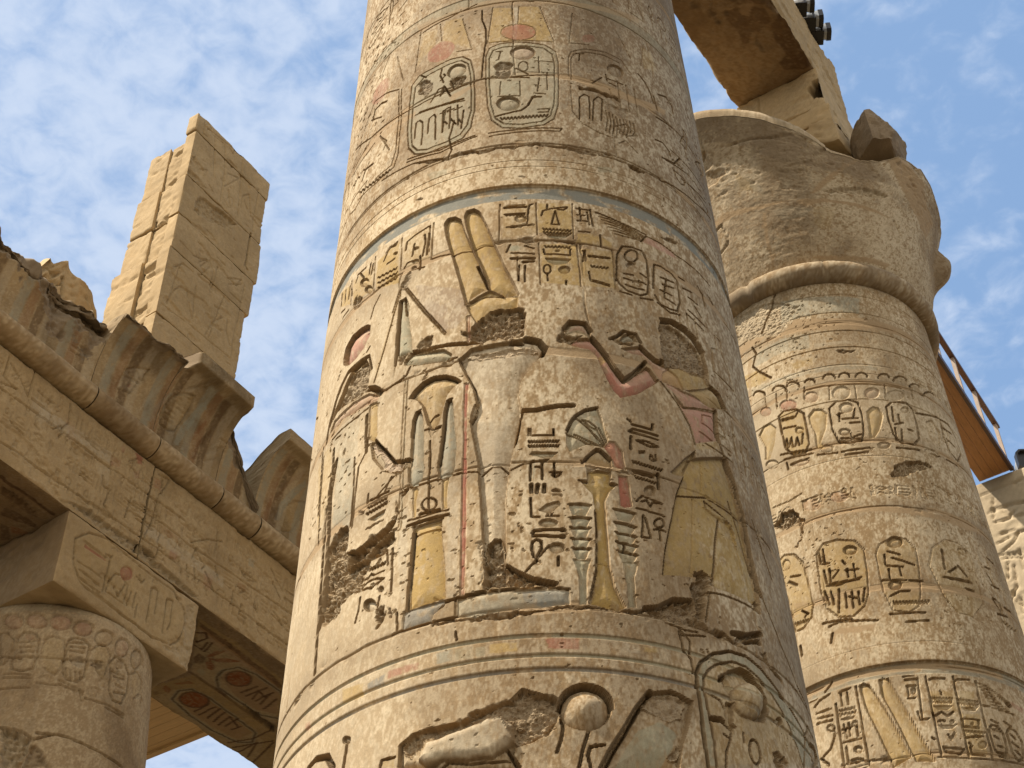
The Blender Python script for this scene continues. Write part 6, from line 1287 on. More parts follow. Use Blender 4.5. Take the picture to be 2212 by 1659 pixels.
RELIEF_CV = '''P|0|0|y|0.25|9168,14432 9184,14589 9248,14761 9362,14871 9491,14913 9533,14819 9504,14591 9447,14380 9339,14316 9211,14313
L|0.03|0.03||0|9168,14432 9184,14589 9248,14761 9362,14871 9491,14913 9533,14819 9504,14591 9447,14380 9339,14316 9211,14313 9168,14432
P|0|0|w|0.3|8442,14327 8483,14637 8596,14731 8758,14807 8745,14667 8671,14409 8531,14344
L|0.02|0.025||0|8442,14327 8483,14637 8596,14731 8758,14807 8745,14667 8671,14409 8531,14344 8442,14327
L|0.02|0.022||0|9223,14568 9367,14570
L|0.02|0.022||0|9226,14498 9370,14500
L|0.02|0.022||0|9228,14425 9371,14427
L|0.02|0.022||0|9293,14710 9407,14715
L|0.02|0.022||0|9336,14783 9470,14710
L|0.02|0.022||0|9353,14656 9498,14658
L|0.02|0.022||0|9387,14838 9490,14858
L|0.02|0.022||0|8639,14349 8761,14802
L|0.02|0.022||0|8503,14543 8702,14589
L|0.02|0.022||0|8526,14608 8631,14563
L|0.02|0.022||0|8617,14695 8705,14638
L|0.02|0.022||0|7691,14449 7888,14477
L|0.02|0.022||0|7687,14397 7884,14425
L|0.02|0.022||0|7690,14325 7839,14342
L|0.02|0.022||0|10021,14425 10131,14596
L|0.02|0.022||0|10109,14509 10224,14656
L|0.02|0.022||0|9341,14897 9547,15102
L|0.02|0.022||0|9375,14959 9661,15105
S|0.03|0.05||0.8|9538,14822 9541,14810 9539,14797 9531,14783 9518,14770 9502,14759 9485,14753 9469,14752 9455,14755 9446,14763 9442,14775 9445,14789 9453,14803 9465,14816 9481,14825 9498,14831 9514,14833 9528,14829
S|0.02|0.05|r|0.3|8646,14502 8648,14490 8645,14475 8636,14461 8624,14447 8609,14436 8594,14430 8580,14428 8569,14432 8562,14441 8560,14453 8564,14467 8572,14482 8584,14495 8599,14506 8614,14512 8628,14513 8639,14510
P|0|0|b|0.85|9466,14178 9493,14449 9581,14747 9675,14988 9741,14902 9648,14567 9557,14217
P|0|0|o|0.4|9631,14155 9681,14418 9738,14627 9819,14818 9856,14739 9763,14474 9681,14190
P|0|0|k|0.6|9797,14195 9821,14476 9943,14770 9972,14696 9887,14422 9867,14206
P|0|0|b|0.5|9014,14221 9036,14475 9161,14783 9233,14785 9107,14475 9078,14242
P|0|0|w|0.3|8846,14225 8870,14467 9008,14796 9028,14719 8908,14371
P|0|0|b|0.8|11361,14244 11395,14541 11508,14824 11623,15016 11699,14962 11592,14745 11514,14490 11487,14324
P|0|0|o|0.25|11135,14096 11213,14503 11389,14892 11517,15079 11582,15035 11437,14829 11334,14528 11305,14207
P|0|0|y|0.2|11479,14293 11497,14532 11617,14702 11778,14773 11805,14595 11741,14304 11566,14206
L|0.02|0.025||0|11479,14293 11497,14532 11617,14702 11778,14773 11805,14595 11741,14304 11566,14206 11479,14293
L|0.018|0.02||0|9995,14281 10022,14500 10130,14714 10294,14724 10181,14445 9995,14281'''


# ------------------------------------------------------------------ noise
def _hash(ix, iy, iz, seed):
    h = (ix.astype(np.uint32) * np.uint32(73856093)) ^ (iy.astype(np.uint32) * np.uint32(19349663)) ^ (iz.astype(np.uint32) * np.uint32(83492791)) ^ np.uint32((seed * 2654435761) & 0xffffffff)
    h ^= h >> np.uint32(15); h *= np.uint32(2246822519); h ^= h >> np.uint32(13); h *= np.uint32(3266489917); h ^= h >> np.uint32(16)
    return (h & np.uint32(0xffff)).astype(np.float32) / 32767.5 - 1.0
def vnoise(P, seed=0):
    P = np.asarray(P, np.float32); i = np.floor(P); f = P - i; f = f * f * (3 - 2 * f); i = i.astype(np.int64)
    x, y, z = i[..., 0], i[..., 1], i[..., 2]; fx, fy, fz = f[..., 0], f[..., 1], f[..., 2]; o = 0
    for dx in (0, 1):
        for dy in (0, 1):
            for dz in (0, 1):
                wgt = (fx if dx else 1 - fx) * (fy if dy else 1 - fy) * (fz if dz else 1 - fz)
                o = o + wgt * _hash(x + dx, y + dy, z + dz, seed)
    return o
def fbm(P, freq, octv=4, seed=0, gain=0.5):
    P = np.asarray(P, np.float32); f = np.asarray(freq, np.float32); o = 0; a = 1.0; t = 0
    for k in range(octv):
        o = o + a * vnoise(P * f + 17.3 * k, seed + k); t += a; a *= gain; f = f * 2.03
    return o / t
def sst(a, b, x):
    t = np.clip((x - a) / (b - a), 0, 1); return t * t * (3 - 2 * t)

# ------------------------------------------------------------------ stone and paint colours (albedo, linear)
PAINT = {'y': (.47, .305, .105), 'Y': (.42, .27, .085), 'r': (.36, .125, .075), 'p': (.48, .25, .165), 'b': (.345, .32, .225), 'bb': (.25, .235, .18), 'g': (.345, .315, .20),
         'w': (.60, .50, .34), 'B': (.19, .195, .17), 'd': (.285, .205, .12), 't': (.43, .285, .145), 'pl': (.53, .42, .265), 'k': (.10, .05, .02),
         'o': (.24, .075, .02), 'n': (.46, .345, .20), 'v': (.25, .19, .16), 'pk': (.46, .33, .22)}
PALE = np.array((.605, .470, .288), np.float32); DARK = np.array((.345, .225, .108), np.float32); TAN = np.array((.395, .265, .135), np.float32)
DIRT = np.array((.205, .132, .066), np.float32); PLAIN = np.array((.54, .365, .168), np.float32)
def stone(P, pale=.5, seed=0, streak=2.0, contrast=1.0):
    """weathered sandstone: a flaking pale skin over a browner core, with vertical streaks and broad dust stains"""
    big = fbm(P, 0.9, 3, seed + 1); mid = fbm(P, (27, 27, 27 / streak), 4, seed + 5, .68); fine = fbm(P, (80, 80, 80 / streak), 2, seed + 9, .6)
    t = mid * .75 + fine * .45 + big * .22 + (pale - .5)
    m_ = sst(-.27, .29, t)[..., None] * contrast + (1 - contrast) * .5
    c = DARK * (1 - m_) + PALE * m_
    st = sst(.05, .5, fbm(P, (2.2, 2.2, .7), 3, seed + 13))[..., None] * .40
    c = c * (1 - st) + (TAN * .95) * st
    dirt = sst(.0, .36, fbm(P, (1.5, 1.5, 1.1), 4, seed + 21, .62) + .40 * mid)[..., None] * .55; c = c * (1 - dirt) + DIRT * dirt
    drip = (sst(.22, .5, fbm(P, (26, 26, .9), 3, seed + 25, .6)) * sst(-.2, .25, fbm(P, (3, 3, 2), 3, seed + 27)))[..., None] * .22; c = c * (1 - drip) + PALE * drip
    return c * (1 + .16 * fine[..., None] + .10 * big[..., None])

# ------------------------------------------------------------------ carving: signed distances on a (u, v) grid
def parse(txt):
    o = []
    for ln in txt.strip().split('\n'):
        k, d, wd, c, a, s = ln.split('|'); pts = np.array([[float(q) / 1000 for q in p.split(',')] for p in s.split()], np.float32)
        o.append((k, float(d), float(wd), c, float(a), pts))
    return o
def glyph_row(u0, u1, v0, v1, seed, d=.016, wd=.022, fill=.8):
    """a row of small worn signs cut between two heights"""
    rg = random.Random(seed); h = v1 - v0; u = u0; out = []
    circ = [(.5 + .38 * math.cos(t * .7), .72 + .2 * math.sin(t * .7)) for t in range(10)]
    SIGNS = ([[(0, .85), (1, .85)], [(i / 7, .55 + .07 * (i % 2)) for i in range(8)], [(0, .3), (.15, .12), (.5, .05), (.85, .12), (1, .3), (0, .3)]],
             [circ, [(.25, .4), (.25, .05)], [(.7, .4), (.7, .05)]], [[(.5, 0), (.45, .95), (.75, .7), (.7, .35), (.5, .3)]],
             [[(.1, .3), (.35, .55), (.6, .7), (.62, .92), (.85, .88), (.75, .6), (.55, .3), (.1, .3)], [(.45, .3), (.42, .03), (.65, .03)]],
             [[(.1, .6), (.2, .85), (.5, .95), (.8, .85), (.9, .6), (.1, .6)], [(0, .35), (1, .35)], [(0, .12), (1, .12)]],
             [[(.5, 0), (.5, .5), (.25, .75), (.5, .97), (.75, .75), (.5, .5)], [(.1, .45), (.9, .45)]],
             [[(.1, .1), (.1, .9)], [(.5, .1), (.5, .9)], [(.9, .1), (.9, .9)]],
             [[(0, .6), (.5, .78), (1, .6), (.5, .45), (0, .6)], [(.1, .15), (.4, .3), (.9, .1)]],
             [[(.2, 0), (.25, .5), (.45, .6), (.45, .9), (.65, .9), (.62, .6), (.8, .35), (.9, 0), (.2, 0)]])
    while u < u1 - .1 * h:
        w_ = h * rg.choice((.35, .5, .7, .9))
        if rg.random() < fill:
            for st in rg.choice(SIGNS): out.append(('L', d * rg.uniform(.7, 1.15), wd, '', 0, np.array([(u + a * w_ * .86, v0 + b * h) for a, b in st], np.float32)))
        u += w_
    return out
def seg_dist(X, Y, pts, closed):
    d2 = np.full(X.shape, 1e9, np.float32); n = len(pts)
    for i in range(n if closed else n - 1):
        a = pts[i]; b = pts[(i + 1) % n]; e = b - a; L2 = float(e @ e) + 1e-12
        t = np.clip(((X - a[0]) * e[0] + (Y - a[1]) * e[1]) / L2, 0, 1)
        np.minimum(d2, (X - a[0] - t * e[0]) ** 2 + (Y - a[1] - t * e[1]) ** 2, out=d2)
    return np.sqrt(d2)
def inside(X, Y, pts):
    r = np.zeros(X.shape, bool); n = len(pts)
    for i in range(n):
        a = pts[i]; b = pts[(i + 1) % n]
        if a[1] == b[1]: continue
        c = ((Y < a[1]) != (Y < b[1])) & (X < (b[0] - a[0]) * (Y - a[1]) / (b[1] - a[1]) + a[0]); r ^= c
    return r
def carve(us, vs, P, recs, H, C, cell, scale=1.0, flake=None):
    """us, vs: ascending coordinates of the grid's columns and rows; P: its points; H: relief height; C: albedo"""
    UU, VV = np.meshgrid(us.astype(np.float32), vs.astype(np.float32))
    wx = fbm(P, 16, 3, 71); wy = fbm(P, 16, 3, 91); rough = fbm(P, (24, 24, 30), 4, 111, .62)
    if flake is None: flake = sst(-.45, .05, fbm(P, (40, 40, 20), 4, 131, .6)) * (.62 + .38 * sst(-.35, .15, fbm(P, (7, 7, 4), 3, 141)))
    for k, d, wd, c, a, pts in recs:
        d = min(d, .045 + (d - .045) * .4) if d < .3 else d; d *= scale; mg = .05 if k in 'SXRP' else max(wd, cell * 3) + .02
        u0, v0 = pts.min(0) - mg; u1, v1 = pts.max(0) + mg
        i0, i1 = np.searchsorted(us, [u0, u1]); j0, j1 = np.searchsorted(vs, [v0, v1])
        if i1 - i0 < 1 or j1 - j0 < 1: continue
        q = np.s_[j0:j1, i0:i1]; amp = {'X': .040, 'S': .004, 'P': .012, 'R': .01}.get(k, .003)
        X = UU[q] + wx[q] * amp; Y = VV[q] + wy[q] * amp; h = H[q]
        if k == 'L' or k == 'W':
            hw = max(wd * .44, cell * (1.05 if k == 'L' else 1.1)); ds = seg_dist(X, Y, pts, False)
            if k == 'L': h -= 1.3 * d * min(1, (wd / 2 / hw) ** .5) * (1 - sst(.45, 1.0, ds / hw)) * (.8 + .35 * rough[q])
            else: C[q] = C[q] + (np.array(PAINT[c], np.float32) - C[q]) * ((1 - sst(.7, 1.15, ds / hw)) * a * (.65 + .35 * flake[q]))[..., None]
            continue
        ins = inside(X, Y, pts); ds = seg_dist(X, Y, pts, True)
        if k == 'S':
            e = sst(-.003, max(.009, cell * 1.05), ds); t = np.clip(ds / max(wd, .02), 0, 1)
            H[q] = np.where(ins, h * .45 - .72 * d * e * (1 - .78 * t * (2 - t)), h)
        elif k == 'R':
            t = np.clip(ds / wd, 0, 1); H[q] = np.where(ins, h + d * np.sqrt(t * (2 - t)), h)
        elif k == 'X':
            e = sst(0, .022, ds); H[q] = np.where(ins, h * .5 - d * e * (.85 + .9 * rough[q]), h)
        if c and a > 0:
            f = 1.0 if c == 't' else (.32 + .68 * flake[q]) if k != 'X' else (.8 + .25 * rough[q])
            mk = np.where(ins, sst(0, .012, ds), 0) * a * f
            C[q] = C[q] + (np.array(PAINT[c], np.float32) * (1 + .16 * rough[q][..., None]) - C[q]) * mk[..., None]
    return H, C

# ------------------------------------------------------------------ objects and materials
def tag(o, label=None, cat=None, group=None, kind=None):
    kind = kind or 'thing'
    for k_, v_ in (('label', label), ('category', cat), ('group', group), ('kind', kind)):
        if v_: o[k_] = v_
    return o
def empty(name, loc, label, cat, group=None):
    o = bpy.data.objects.new(name, None); COLL.objects.link(o); o.location = loc; o.empty_display_size = .3
    return tag(o, label, cat, group)
def link(name, me, mat, parent=None):
    o = bpy.data.objects.new(name, me); COLL.objects.link(o); me.materials.append(mat)
    if parent:
        bpy.context.view_layer.update(); o.parent = parent; o.matrix_parent_inverse = Matrix.Translation(-parent.location)
    return o
class Build:
    """collects grids of points (with albedo) into one mesh"""
    def __init__(s): s.v = []; s.c = []; s.f = []; s.n = 0
    def grid(s, P, C, wrap=False, flip=False):
        nv, nu = P.shape[:2]; idx = np.arange(nv * nu).reshape(nv, nu) + s.n
        if wrap: idx = np.concatenate([idx, idx[:, :1]], 1)
        a, b, c, d = idx[:-1, :-1], idx[:-1, 1:], idx[1:, 1:], idx[1:, :-1]
        f = np.stack([a, b, c, d] if not flip else [a, d, c, b], -1).reshape(-1, 4)
        s.v.append(P.reshape(-1, 3)); s.c.append(np.broadcast_to(C, P.shape).reshape(-1, 3)); s.f.append(f); s.n += nv * nu
    def make(s, name, mat, parent=None, smooth=True):
        v = np.concatenate(s.v).astype(np.float32); c = np.concatenate(s.c).astype(np.float32); f = np.concatenate(s.f).astype(np.int32)
        me = bpy.data.meshes.new(name); me.vertices.add(len(v)); me.vertices.foreach_set('co', v.ravel())
        me.loops.add(len(f) * 4); me.loops.foreach_set('vertex_index', f.ravel()); me.polygons.add(len(f))
        me.polygons.foreach_set('loop_start', np.arange(len(f), dtype=np.int32) * 4)
        me.polygons.foreach_set('use_smooth', np.full(len(f), smooth))
        at = me.color_attributes.new('Col', 'FLOAT_COLOR', 'POINT')
        at.data.foreach_set('color', np.concatenate([np.clip(c, .01, .9), np.ones((len(c), 1), np.float32)], 1).ravel())
        me.update(calc_edges=True); me.validate(); return link(name, me, mat, parent)
def mat_new(name):
    m_ = bpy.data.materials.new(name); m_.use_nodes = True; t = m_.node_tree; return m_, t, t.nodes['Principled BSDF']
def stone_mat(name, bump=.22, s1=55, s2=210):
    m_, t, b = mat_new(name); n = t.nodes.new; l = t.links.new
    at = n('ShaderNodeVertexColor'); at.layer_name = 'Col'; g = n('ShaderNodeTexCoord')
    n1 = n('ShaderNodeTexNoise'); n1.inputs['Scale'].default_value = s2; n1.inputs['Detail'].default_value = 3; l(g.outputs['Object'], n1.inputs['Vector'])
    mr = n('ShaderNodeMapRange'); mr.inputs[1].default_value = .3; mr.inputs[2].default_value = .7; mr.inputs[3].default_value = .84; mr.inputs[4].default_value = 1.14; l(n1.outputs[0], mr.inputs[0])
    mu = n('ShaderNodeVectorMath'); mu.operation = 'SCALE'; l(at.outputs[0], mu.inputs[0]); l(mr.outputs[0], mu.inputs['Scale']); l(mu.outputs[0], b.inputs['Base Color'])
    n2 = n('ShaderNodeTexNoise'); n2.inputs['Scale'].default_value = s1; n2.inputs['Detail'].default_value = 6; n2.inputs['Roughness'].default_value = .65; l(g.outputs['Object'], n2.inputs['Vector'])
    bp = n('ShaderNodeBump'); bp.inputs['Strength'].default_value = bump; bp.inputs['Distance'].default_value = .012; l(n2.outputs[0], bp.inputs['Height']); l(bp.outputs[0], b.inputs['Normal'])
    b.inputs['Roughness'].default_value = .93; b.inputs['Specular IOR Level'].default_value = .12
    return m_
def plain_mat(name, col, rough=.6, metal=0.0, var=.15, scale=6, stretch=(1, 1, 1)):
    m_, t, b = mat_new(name); n = t.nodes.new; l = t.links.new
    g = n('ShaderNodeTexCoord'); mp = n('ShaderNodeMapping'); mp.inputs['Scale'].default_value = stretch; l(g.outputs['Object'], mp.inputs[0])
    n1 = n('ShaderNodeTexNoise'); n1.inputs['Scale'].default_value = scale; n1.inputs['Detail'].default_value = 5; l(mp.outputs[0], n1.inputs['Vector'])
    r = n('ShaderNodeMix'); r.data_type = 'RGBA'; l(n1.outputs[0], r.inputs['Factor'])
    r.inputs['A'].default_value = tuple(x * (1 - var * 2) for x in col) + (1,); r.inputs['B'].default_value = tuple(min(.9, x * (1 + var * 2)) for x in col) + (1,)
    l(r.outputs['Result'], b.inputs['Base Color']); b.inputs['Roughness'].default_value = rough; b.inputs['Metallic'].default_value = metal
    return m_
M_STONE = stone_mat('weathered_sandstone'); M_ROUGH = stone_mat('broken_sandstone', .6, 30, 160)
M_WOOD = plain_mat('brown_planks', (.44, .20, .06), .6, 0, .22, 5, (12, 1, 1)); M_WOODL = plain_mat('pale_planks', (.72, .43, .15), .6, 0, .12, 5, (1, 14, 1))
M_RAIL = plain_mat('dark_handrail', (.09, .045, .025), .5); M_POST = plain_mat('weathered_posts', (.42, .31, .21), .7)
M_GREY = plain_mat('grey_metal', (.42, .42, .40), .45, .3, .06); M_BLACK = plain_mat('black_metal', (.02, .018, .016), .4, .2, .05); M_SAND = plain_mat('sandy_ground', (.075, .057, .036), .95, 0, .12, .8)

# ground, albedo lowered to stand in for the shade of columns not built
gm = bpy.data.meshes.new('ground'); gm.from_pydata([(-600, -600, 0), (600, -600, 0), (600, 600, 0), (-600, 600, 0)], [], [(0, 1, 2, 3)])
tag(link('ground', gm, M_SAND), kind='structure')

def box_grid(B, lo, hi, res, chip=.05, amp=.008, pale=.5, seed=0, faces=None, fine=None, base=None, contrast=.55, warp=None, skip=(), bases=None, dsc=1.6):
    """a block of stone: six grids over a box, edges worn by a noisy rounding, faces optionally carved"""
    lo = np.array(lo, np.float32); hi = np.array(hi, np.float32); faces = faces or {}; fine = fine or {}; base0 = base
    for ax in range(3):
        for sg in (0, 1):
            nm = '-+'[sg] + 'xyz'[ax]
            if nm in skip: continue
            a, b = [(1, 2), (0, 2), (0, 1)][ax]; r = fine.get(nm, res)
            us = np.linspace(lo[a], hi[a], max(3, int((hi[a] - lo[a]) / r) + 1)); vs = np.linspace(lo[b], hi[b], max(3, int((hi[b] - lo[b]) / r) + 1))
            UU, VV = np.meshgrid(us, vs); P = np.zeros(UU.shape + (3,), np.float32); P[..., a] = UU; P[..., b] = VV; P[..., ax] = (lo, hi)[sg][ax]
            rad = np.clip(chip * (.45 + 1.1 * fbm(P, 2.6, 4, seed + 31)), .006, None)[..., None]
            q = np.clip(P, lo + rad, hi - rad); dv = P - q; L = np.linalg.norm(dv, axis=-1, keepdims=True) + 1e-9
            Q = q + dv / L * np.minimum(rad, L)
            H = amp * (fbm(P, 3.2, 4, seed + 41) - 1.2 * sst(.22, .3, fbm(P, (2.2, 2.2, 4.5), 4, seed + 44)) + .6 * fbm(P, 14, 3, seed + 43)); C = stone(P, pale, seed, 1.6, contrast)
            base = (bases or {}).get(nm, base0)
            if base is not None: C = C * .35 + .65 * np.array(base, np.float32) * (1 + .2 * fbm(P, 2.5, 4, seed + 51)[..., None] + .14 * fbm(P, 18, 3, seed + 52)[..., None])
            if nm in faces: carve(us, vs, P, faces[nm], H, C, r, dsc)
            nrm = dv / L; Q = Q + nrm * H[..., None]
            if warp is not None: Q = warp(Q)
            fl = (sg == 1) == (ax == 1)
            B.grid(Q, C, flip=fl)
    return B

D2R = math.radians
# ------------------------------------------------------------------ the great columns
def great_r(z): return 1.70 - .0167 * (z - 10.8127)
def shaft(name, cx, cy, recs, th0, th1, z0, z1, du, dv, parent, rings, pale, seed, zb=0.0, zt=17.0, scale=1.0, smooth=None, joints=(), mort=-.02):
    R0 = 1.70
    dense = np.arange(th0, th1, du / R0); coarse = np.linspace(th1, th0 + 2 * math.pi, 60)[1:-1]
    zd = np.arange(z0, z1, dv); k0 = 60; zs = np.concatenate([np.linspace(zb, z0, k0 + 1)[:-1], zd, np.linspace(max(z1, zd[-1] + .01), zt, max(4, int((zt - z1) / .03)))])
    nd = len(dense); TH, ZZ = np.meshgrid(dense, zd); rr = great_r(ZZ)
    P = np.stack([cx + rr * np.cos(TH), cy + rr * np.sin(TH), ZZ], -1).astype(np.float32)
    C = stone(P, .5, seed); big = fbm(P, (1.3, 1.3, .8), 3, seed + 61)
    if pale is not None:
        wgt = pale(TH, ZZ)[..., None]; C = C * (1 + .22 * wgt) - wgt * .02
    H = .004 * fbm(P, 2.0, 3, seed + 62) + .0012 * fbm(P, (24, 24, 14), 4, seed + 63, .6)
    pit = sst(.56, .68, fbm(P, (22, 22, 34), 3, seed + 65) + .35 * big); H -= .012 * pit
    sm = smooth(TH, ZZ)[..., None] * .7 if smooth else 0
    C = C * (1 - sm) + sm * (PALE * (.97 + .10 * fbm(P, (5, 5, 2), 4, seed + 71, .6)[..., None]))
    for za, zb_, dd, col, al in rings:      # ring bands: lowered and painted
        m_ = sst(za, za + .012, ZZ) * (1 - sst(zb_ - .012, zb_, ZZ)); H -= dd * m_
        if col:
            fl = sst(-.5, 0, fbm(P, (9, 9, 18), 3, seed + 67)) * m_ * al; C = C + (np.array(PAINT[col], np.float32) - C) * fl[..., None]
    rj = random.Random(seed)
    for n_, zj in enumerate(joints):      # beds between the drums: a ragged crack, mortar packed in places, a dusty stain along it
        q = slice(*np.searchsorted(zd, [zj - .5, zj + .5])); Pq = P[q]; z_ = ZZ[q] - zj - .016 * fbm(Pq, (4, 4, 1), 3, seed + 80 + n_); mk = fbm(Pq, (1.6, 1.6, .1), 3, seed + 90 + n_)
        H[q] -= .016 * np.exp(-(z_ / .007) ** 2) * sst(-.25, .0, mk) + .018 * sst(.25, .5, fbm(Pq, (9, 9, 9), 3, seed + 99)) * np.exp(-(z_ / .05) ** 2) * sst(-.1, .3, mk)
        st = (np.exp(-(z_ / .16) ** 2) * (.32 + .45 * fbm(Pq, (6, 6, 3), 4, seed + 95, .6)))[..., None].clip(0, .6); C[q] = C[q] * (1 - st) + DIRT * st
        mo = (sst(.045, .03, np.abs(z_ + .01 * fbm(Pq, 14, 3, seed + 97))) * sst(.0, .12, mort - mk))[..., None] * .85; C[q] = C[q] * (1 - mo) + np.array(PAINT['t'], np.float32) * mo; H[q] -= .004 * mo[..., 0]
    for n_, (za, zb2) in enumerate(zip(joints, joints[1:])):      # upright seams of the half drums
        for th_ in (D2R(rj.uniform(-145, -60)), D2R(rj.uniform(-50, 25))):
            q = slice(*np.searchsorted(zd, [za, zb2])); Pq = P[q]; u_ = (TH[q] - th_) * R0 - .03 * fbm(Pq * np.array((.1, .1, 1), np.float32), 4, 3, seed + 120 + n_)
            H[q] -= .012 * np.exp(-(u_ / .006) ** 2) * sst(-.2, .1, fbm(Pq, (1, 1, 2.5), 3, seed + 130 + n_))
    carve(dense * R0, zd, P, recs, H, C, max(du, dv), scale)
    gv, gu = np.gradient(H, dv, du); cut = sst(.7, 1.8, np.hypot(gv, gu))[..., None]; C = C * (1 - cut * .85) + DARK * .85 * cut * .85      # steep cut faces darkened: shade painted into recess walls and grooves
    # rows and columns of the grid that the picture does not see are coarse
    TH2, Z2 = np.meshgrid(np.concatenate([dense, coarse]), zs); r2 = great_r(Z2); HH = np.zeros_like(r2)
    HH[k0:k0 + len(zd), :nd] = H; r2 = r2 + HH
    P2 = np.stack([cx + r2 * np.cos(TH2), cy + r2 * np.sin(TH2), Z2], -1).astype(np.float32)
    C2 = np.empty(P2.shape, np.float32); C2[...] = PALE * .5 + DARK * .5; C2[:k0] = stone(P2[:k0], .5, seed); C2[k0 + len(zd):] = stone(P2[k0 + len(zd):], .5, seed) * .92
    C2[k0:k0 + len(zd), :nd] = C
    B = Build(); B.grid(P2, C2, wrap=True); return B.make(name, M_STONE, parent, False)

C1X, C1Y, C2X, C2Y = -4.70, 7.666, -4.70, 15.448
def lathe(B, cx, cy, prof, nth, seed, amp=.012, pale=.5, rfun=None, colfun=None, dens=None):
    th = np.linspace(-math.pi, math.pi, nth + 1)[:-1]; TH, I = np.meshgrid(th, np.arange(len(prof))); pr = np.array(prof)
    Rr = pr[:, 0][I]; Zz = pr[:, 1][I]
    if rfun: Rr, Zz = rfun(TH, Rr, Zz)
    P = np.stack([cx + Rr * np.cos(TH), cy + Rr * np.sin(TH), Zz], -1).astype(np.float32)
    C = stone(P, pale, seed); Rr = Rr + amp * (fbm(P, 2.5, 4, seed + 3) + .8 * fbm(P, 12, 4, seed + 4, .6))
    if colfun: C, Rr = colfun(TH, Rr, Zz, P, C)
    P = np.stack([cx + Rr * np.cos(TH), cy + Rr * np.sin(TH), Zz], -1); B.grid(P, C, wrap=True); return B

BELL = ([17.22, 17.4, 17.7, 18.0, 18.3, 18.7, 19.0, 19.25, 19.5, 19.75, 20.0], [1.62, 1.70, 1.80, 1.88, 1.95, 2.05, 2.14, 2.22, 2.33, 2.47, 2.63])
def bell_r(z): return np.interp(z, *BELL)
def capital(cx, cy, parent, ztop_fun, nth, nz, seed, recs=None, rfix=None):
    th = np.linspace(-math.pi, math.pi, nth + 1)[:-1]; t = np.linspace(0, 1, nz); TH, T_ = np.meshgrid(th, t); ZT = ztop_fun(TH)
    Z = 17.22 + (ZT - 17.22) * T_; Rr = bell_r(Z)
    if rfix: Rr = rfix(TH, Z, Rr)
    P = np.stack([cx + Rr * np.cos(TH), cy + Rr * np.sin(TH), Z], -1).astype(np.float32)
    C = stone(P, .60, seed, 1.5); H = .010 * fbm(P, 2.2, 4, seed + 3) - .03 * sst(.18, .24, fbm(P, (1.6, 1.6, 3.5), 4, seed + 23)) * sst(18.6, 19.2, Z) + .007 * fbm(P, (14, 14, 18), 4, seed + 4, .62)
    pit = sst(.25, .6, fbm(P, (10, 10, 16), 3, seed + 6)); H -= .014 * pit * sst(18.1, 18.9, Z)
    if recs is not None:
        # carve on a regular (theta * 2.0, z) grid, then resample along the flare
        us = th * 2.0; vs = np.linspace(17.22, 20.2, nz); TG, ZG = np.meshgrid(th, vs); RG = bell_r(ZG); PG = np.stack([cx + RG * np.cos(TG), cy + RG * np.sin(TG), ZG], -1).astype(np.float32)
        HG = np.zeros(TG.shape, np.float32); CG = np.zeros(PG.shape, np.float32) - 1; C0 = stone(PG, .60, seed, 1.5); CG = C0.copy()
        carve(us, vs, PG, recs, HG, CG, .02)
        j = np.clip(((Z - 17.22) / (20.2 - 17.22) * (nz - 1)).round().astype(int), 0, nz - 1); ii = np.broadcast_to(np.arange(nth), j.shape)
        H = H + HG[j, ii]; C = CG[j, ii]
    Rr = Rr + H; P = np.stack([cx + Rr * np.cos(TH), cy + Rr * np.sin(TH), Z], -1)
    B = Build(); B.grid(P, C, wrap=True)
    # rim lip and upper surface
    lip = .17 * sst(-2.3, -1.9, -np.abs(th + 1.75)) if recs is None else .02 + .17 * sst(D2R(-35), D2R(-70), th) * (th > -2.6) + .15 * (th <= -2.6)
    top = Rr[-1]; rows = []
    for r_, dz in ((top + .004, 0), (top + .012, lip * .5), (top - .01, lip), (top * .8, lip + .03), (top * .4, lip + .04), (top * .02, lip + .04)):
        rows.append(np.stack([cx + r_ * np.cos(th), cy + r_ * np.sin(th), ZT[0] + dz + .02 * fbm(np.stack([th * 6, th * 0, th * 0 + dz], -1), 1, 3, seed + 8)], -1))
    PT = np.stack(rows); B.grid(PT, stone(PT, .62, seed + 2, 1.0, .5), wrap=True)
    return B.make('capital', M_ROUGH, parent)
def torus_prof(zc, rc, rad, n=12): return [(rc + rad * math.cos(a), zc + rad * math.sin(a)) for a in np.linspace(-1.75, 1.75, n)]

# central column ----------------------------------------------------------------
col1 = empty('great_column', (C1X, C1Y, 0), 'huge carved sandstone column in the foreground with a painted king offering to a god', 'column', 'great columns of the nave')
rings1 = [(13.42, 13.62, .006, 'g', .45), (11.28, 11.30, .012, '', 0), (11.09, 11.105, .010, '', 0), (11.01, 11.025, .010, 'g', .4), (10.61, 10.775, .016, 'bb', .95), (10.775, 10.80, .03, '', 0),
          (6.79, 6.80, .014, '', 0), (6.595, 6.632, .012, 'g', .65), (6.462, 6.495, .012, 'g', .65), (6.365, 6.402, .014, 'B', .55)]
G1 = parse(RELIEF_C1)
for a0, a1, v0, v1, sd in ((-30, 25, 12.0, 12.5, 21), (-32, 25, 11.45, 11.95, 22), (-150, -112, 11.5, 12.3, 23), (-150, -95, 14.0, 14.5, 24), (-60, 20, 13.75, 14.2, 25), (-20, 28, 9.3, 9.8, 26), (-18, 28, 8.4, 8.8, 27), (-150, -125, 9.0, 9.8, 28), (-150, -128, 7.6, 8.2, 29)):
    G1 += glyph_row(D2R(a0) * 1.7, D2R(a1) * 1.7, v0, v1, sd, .012, .018, .75)
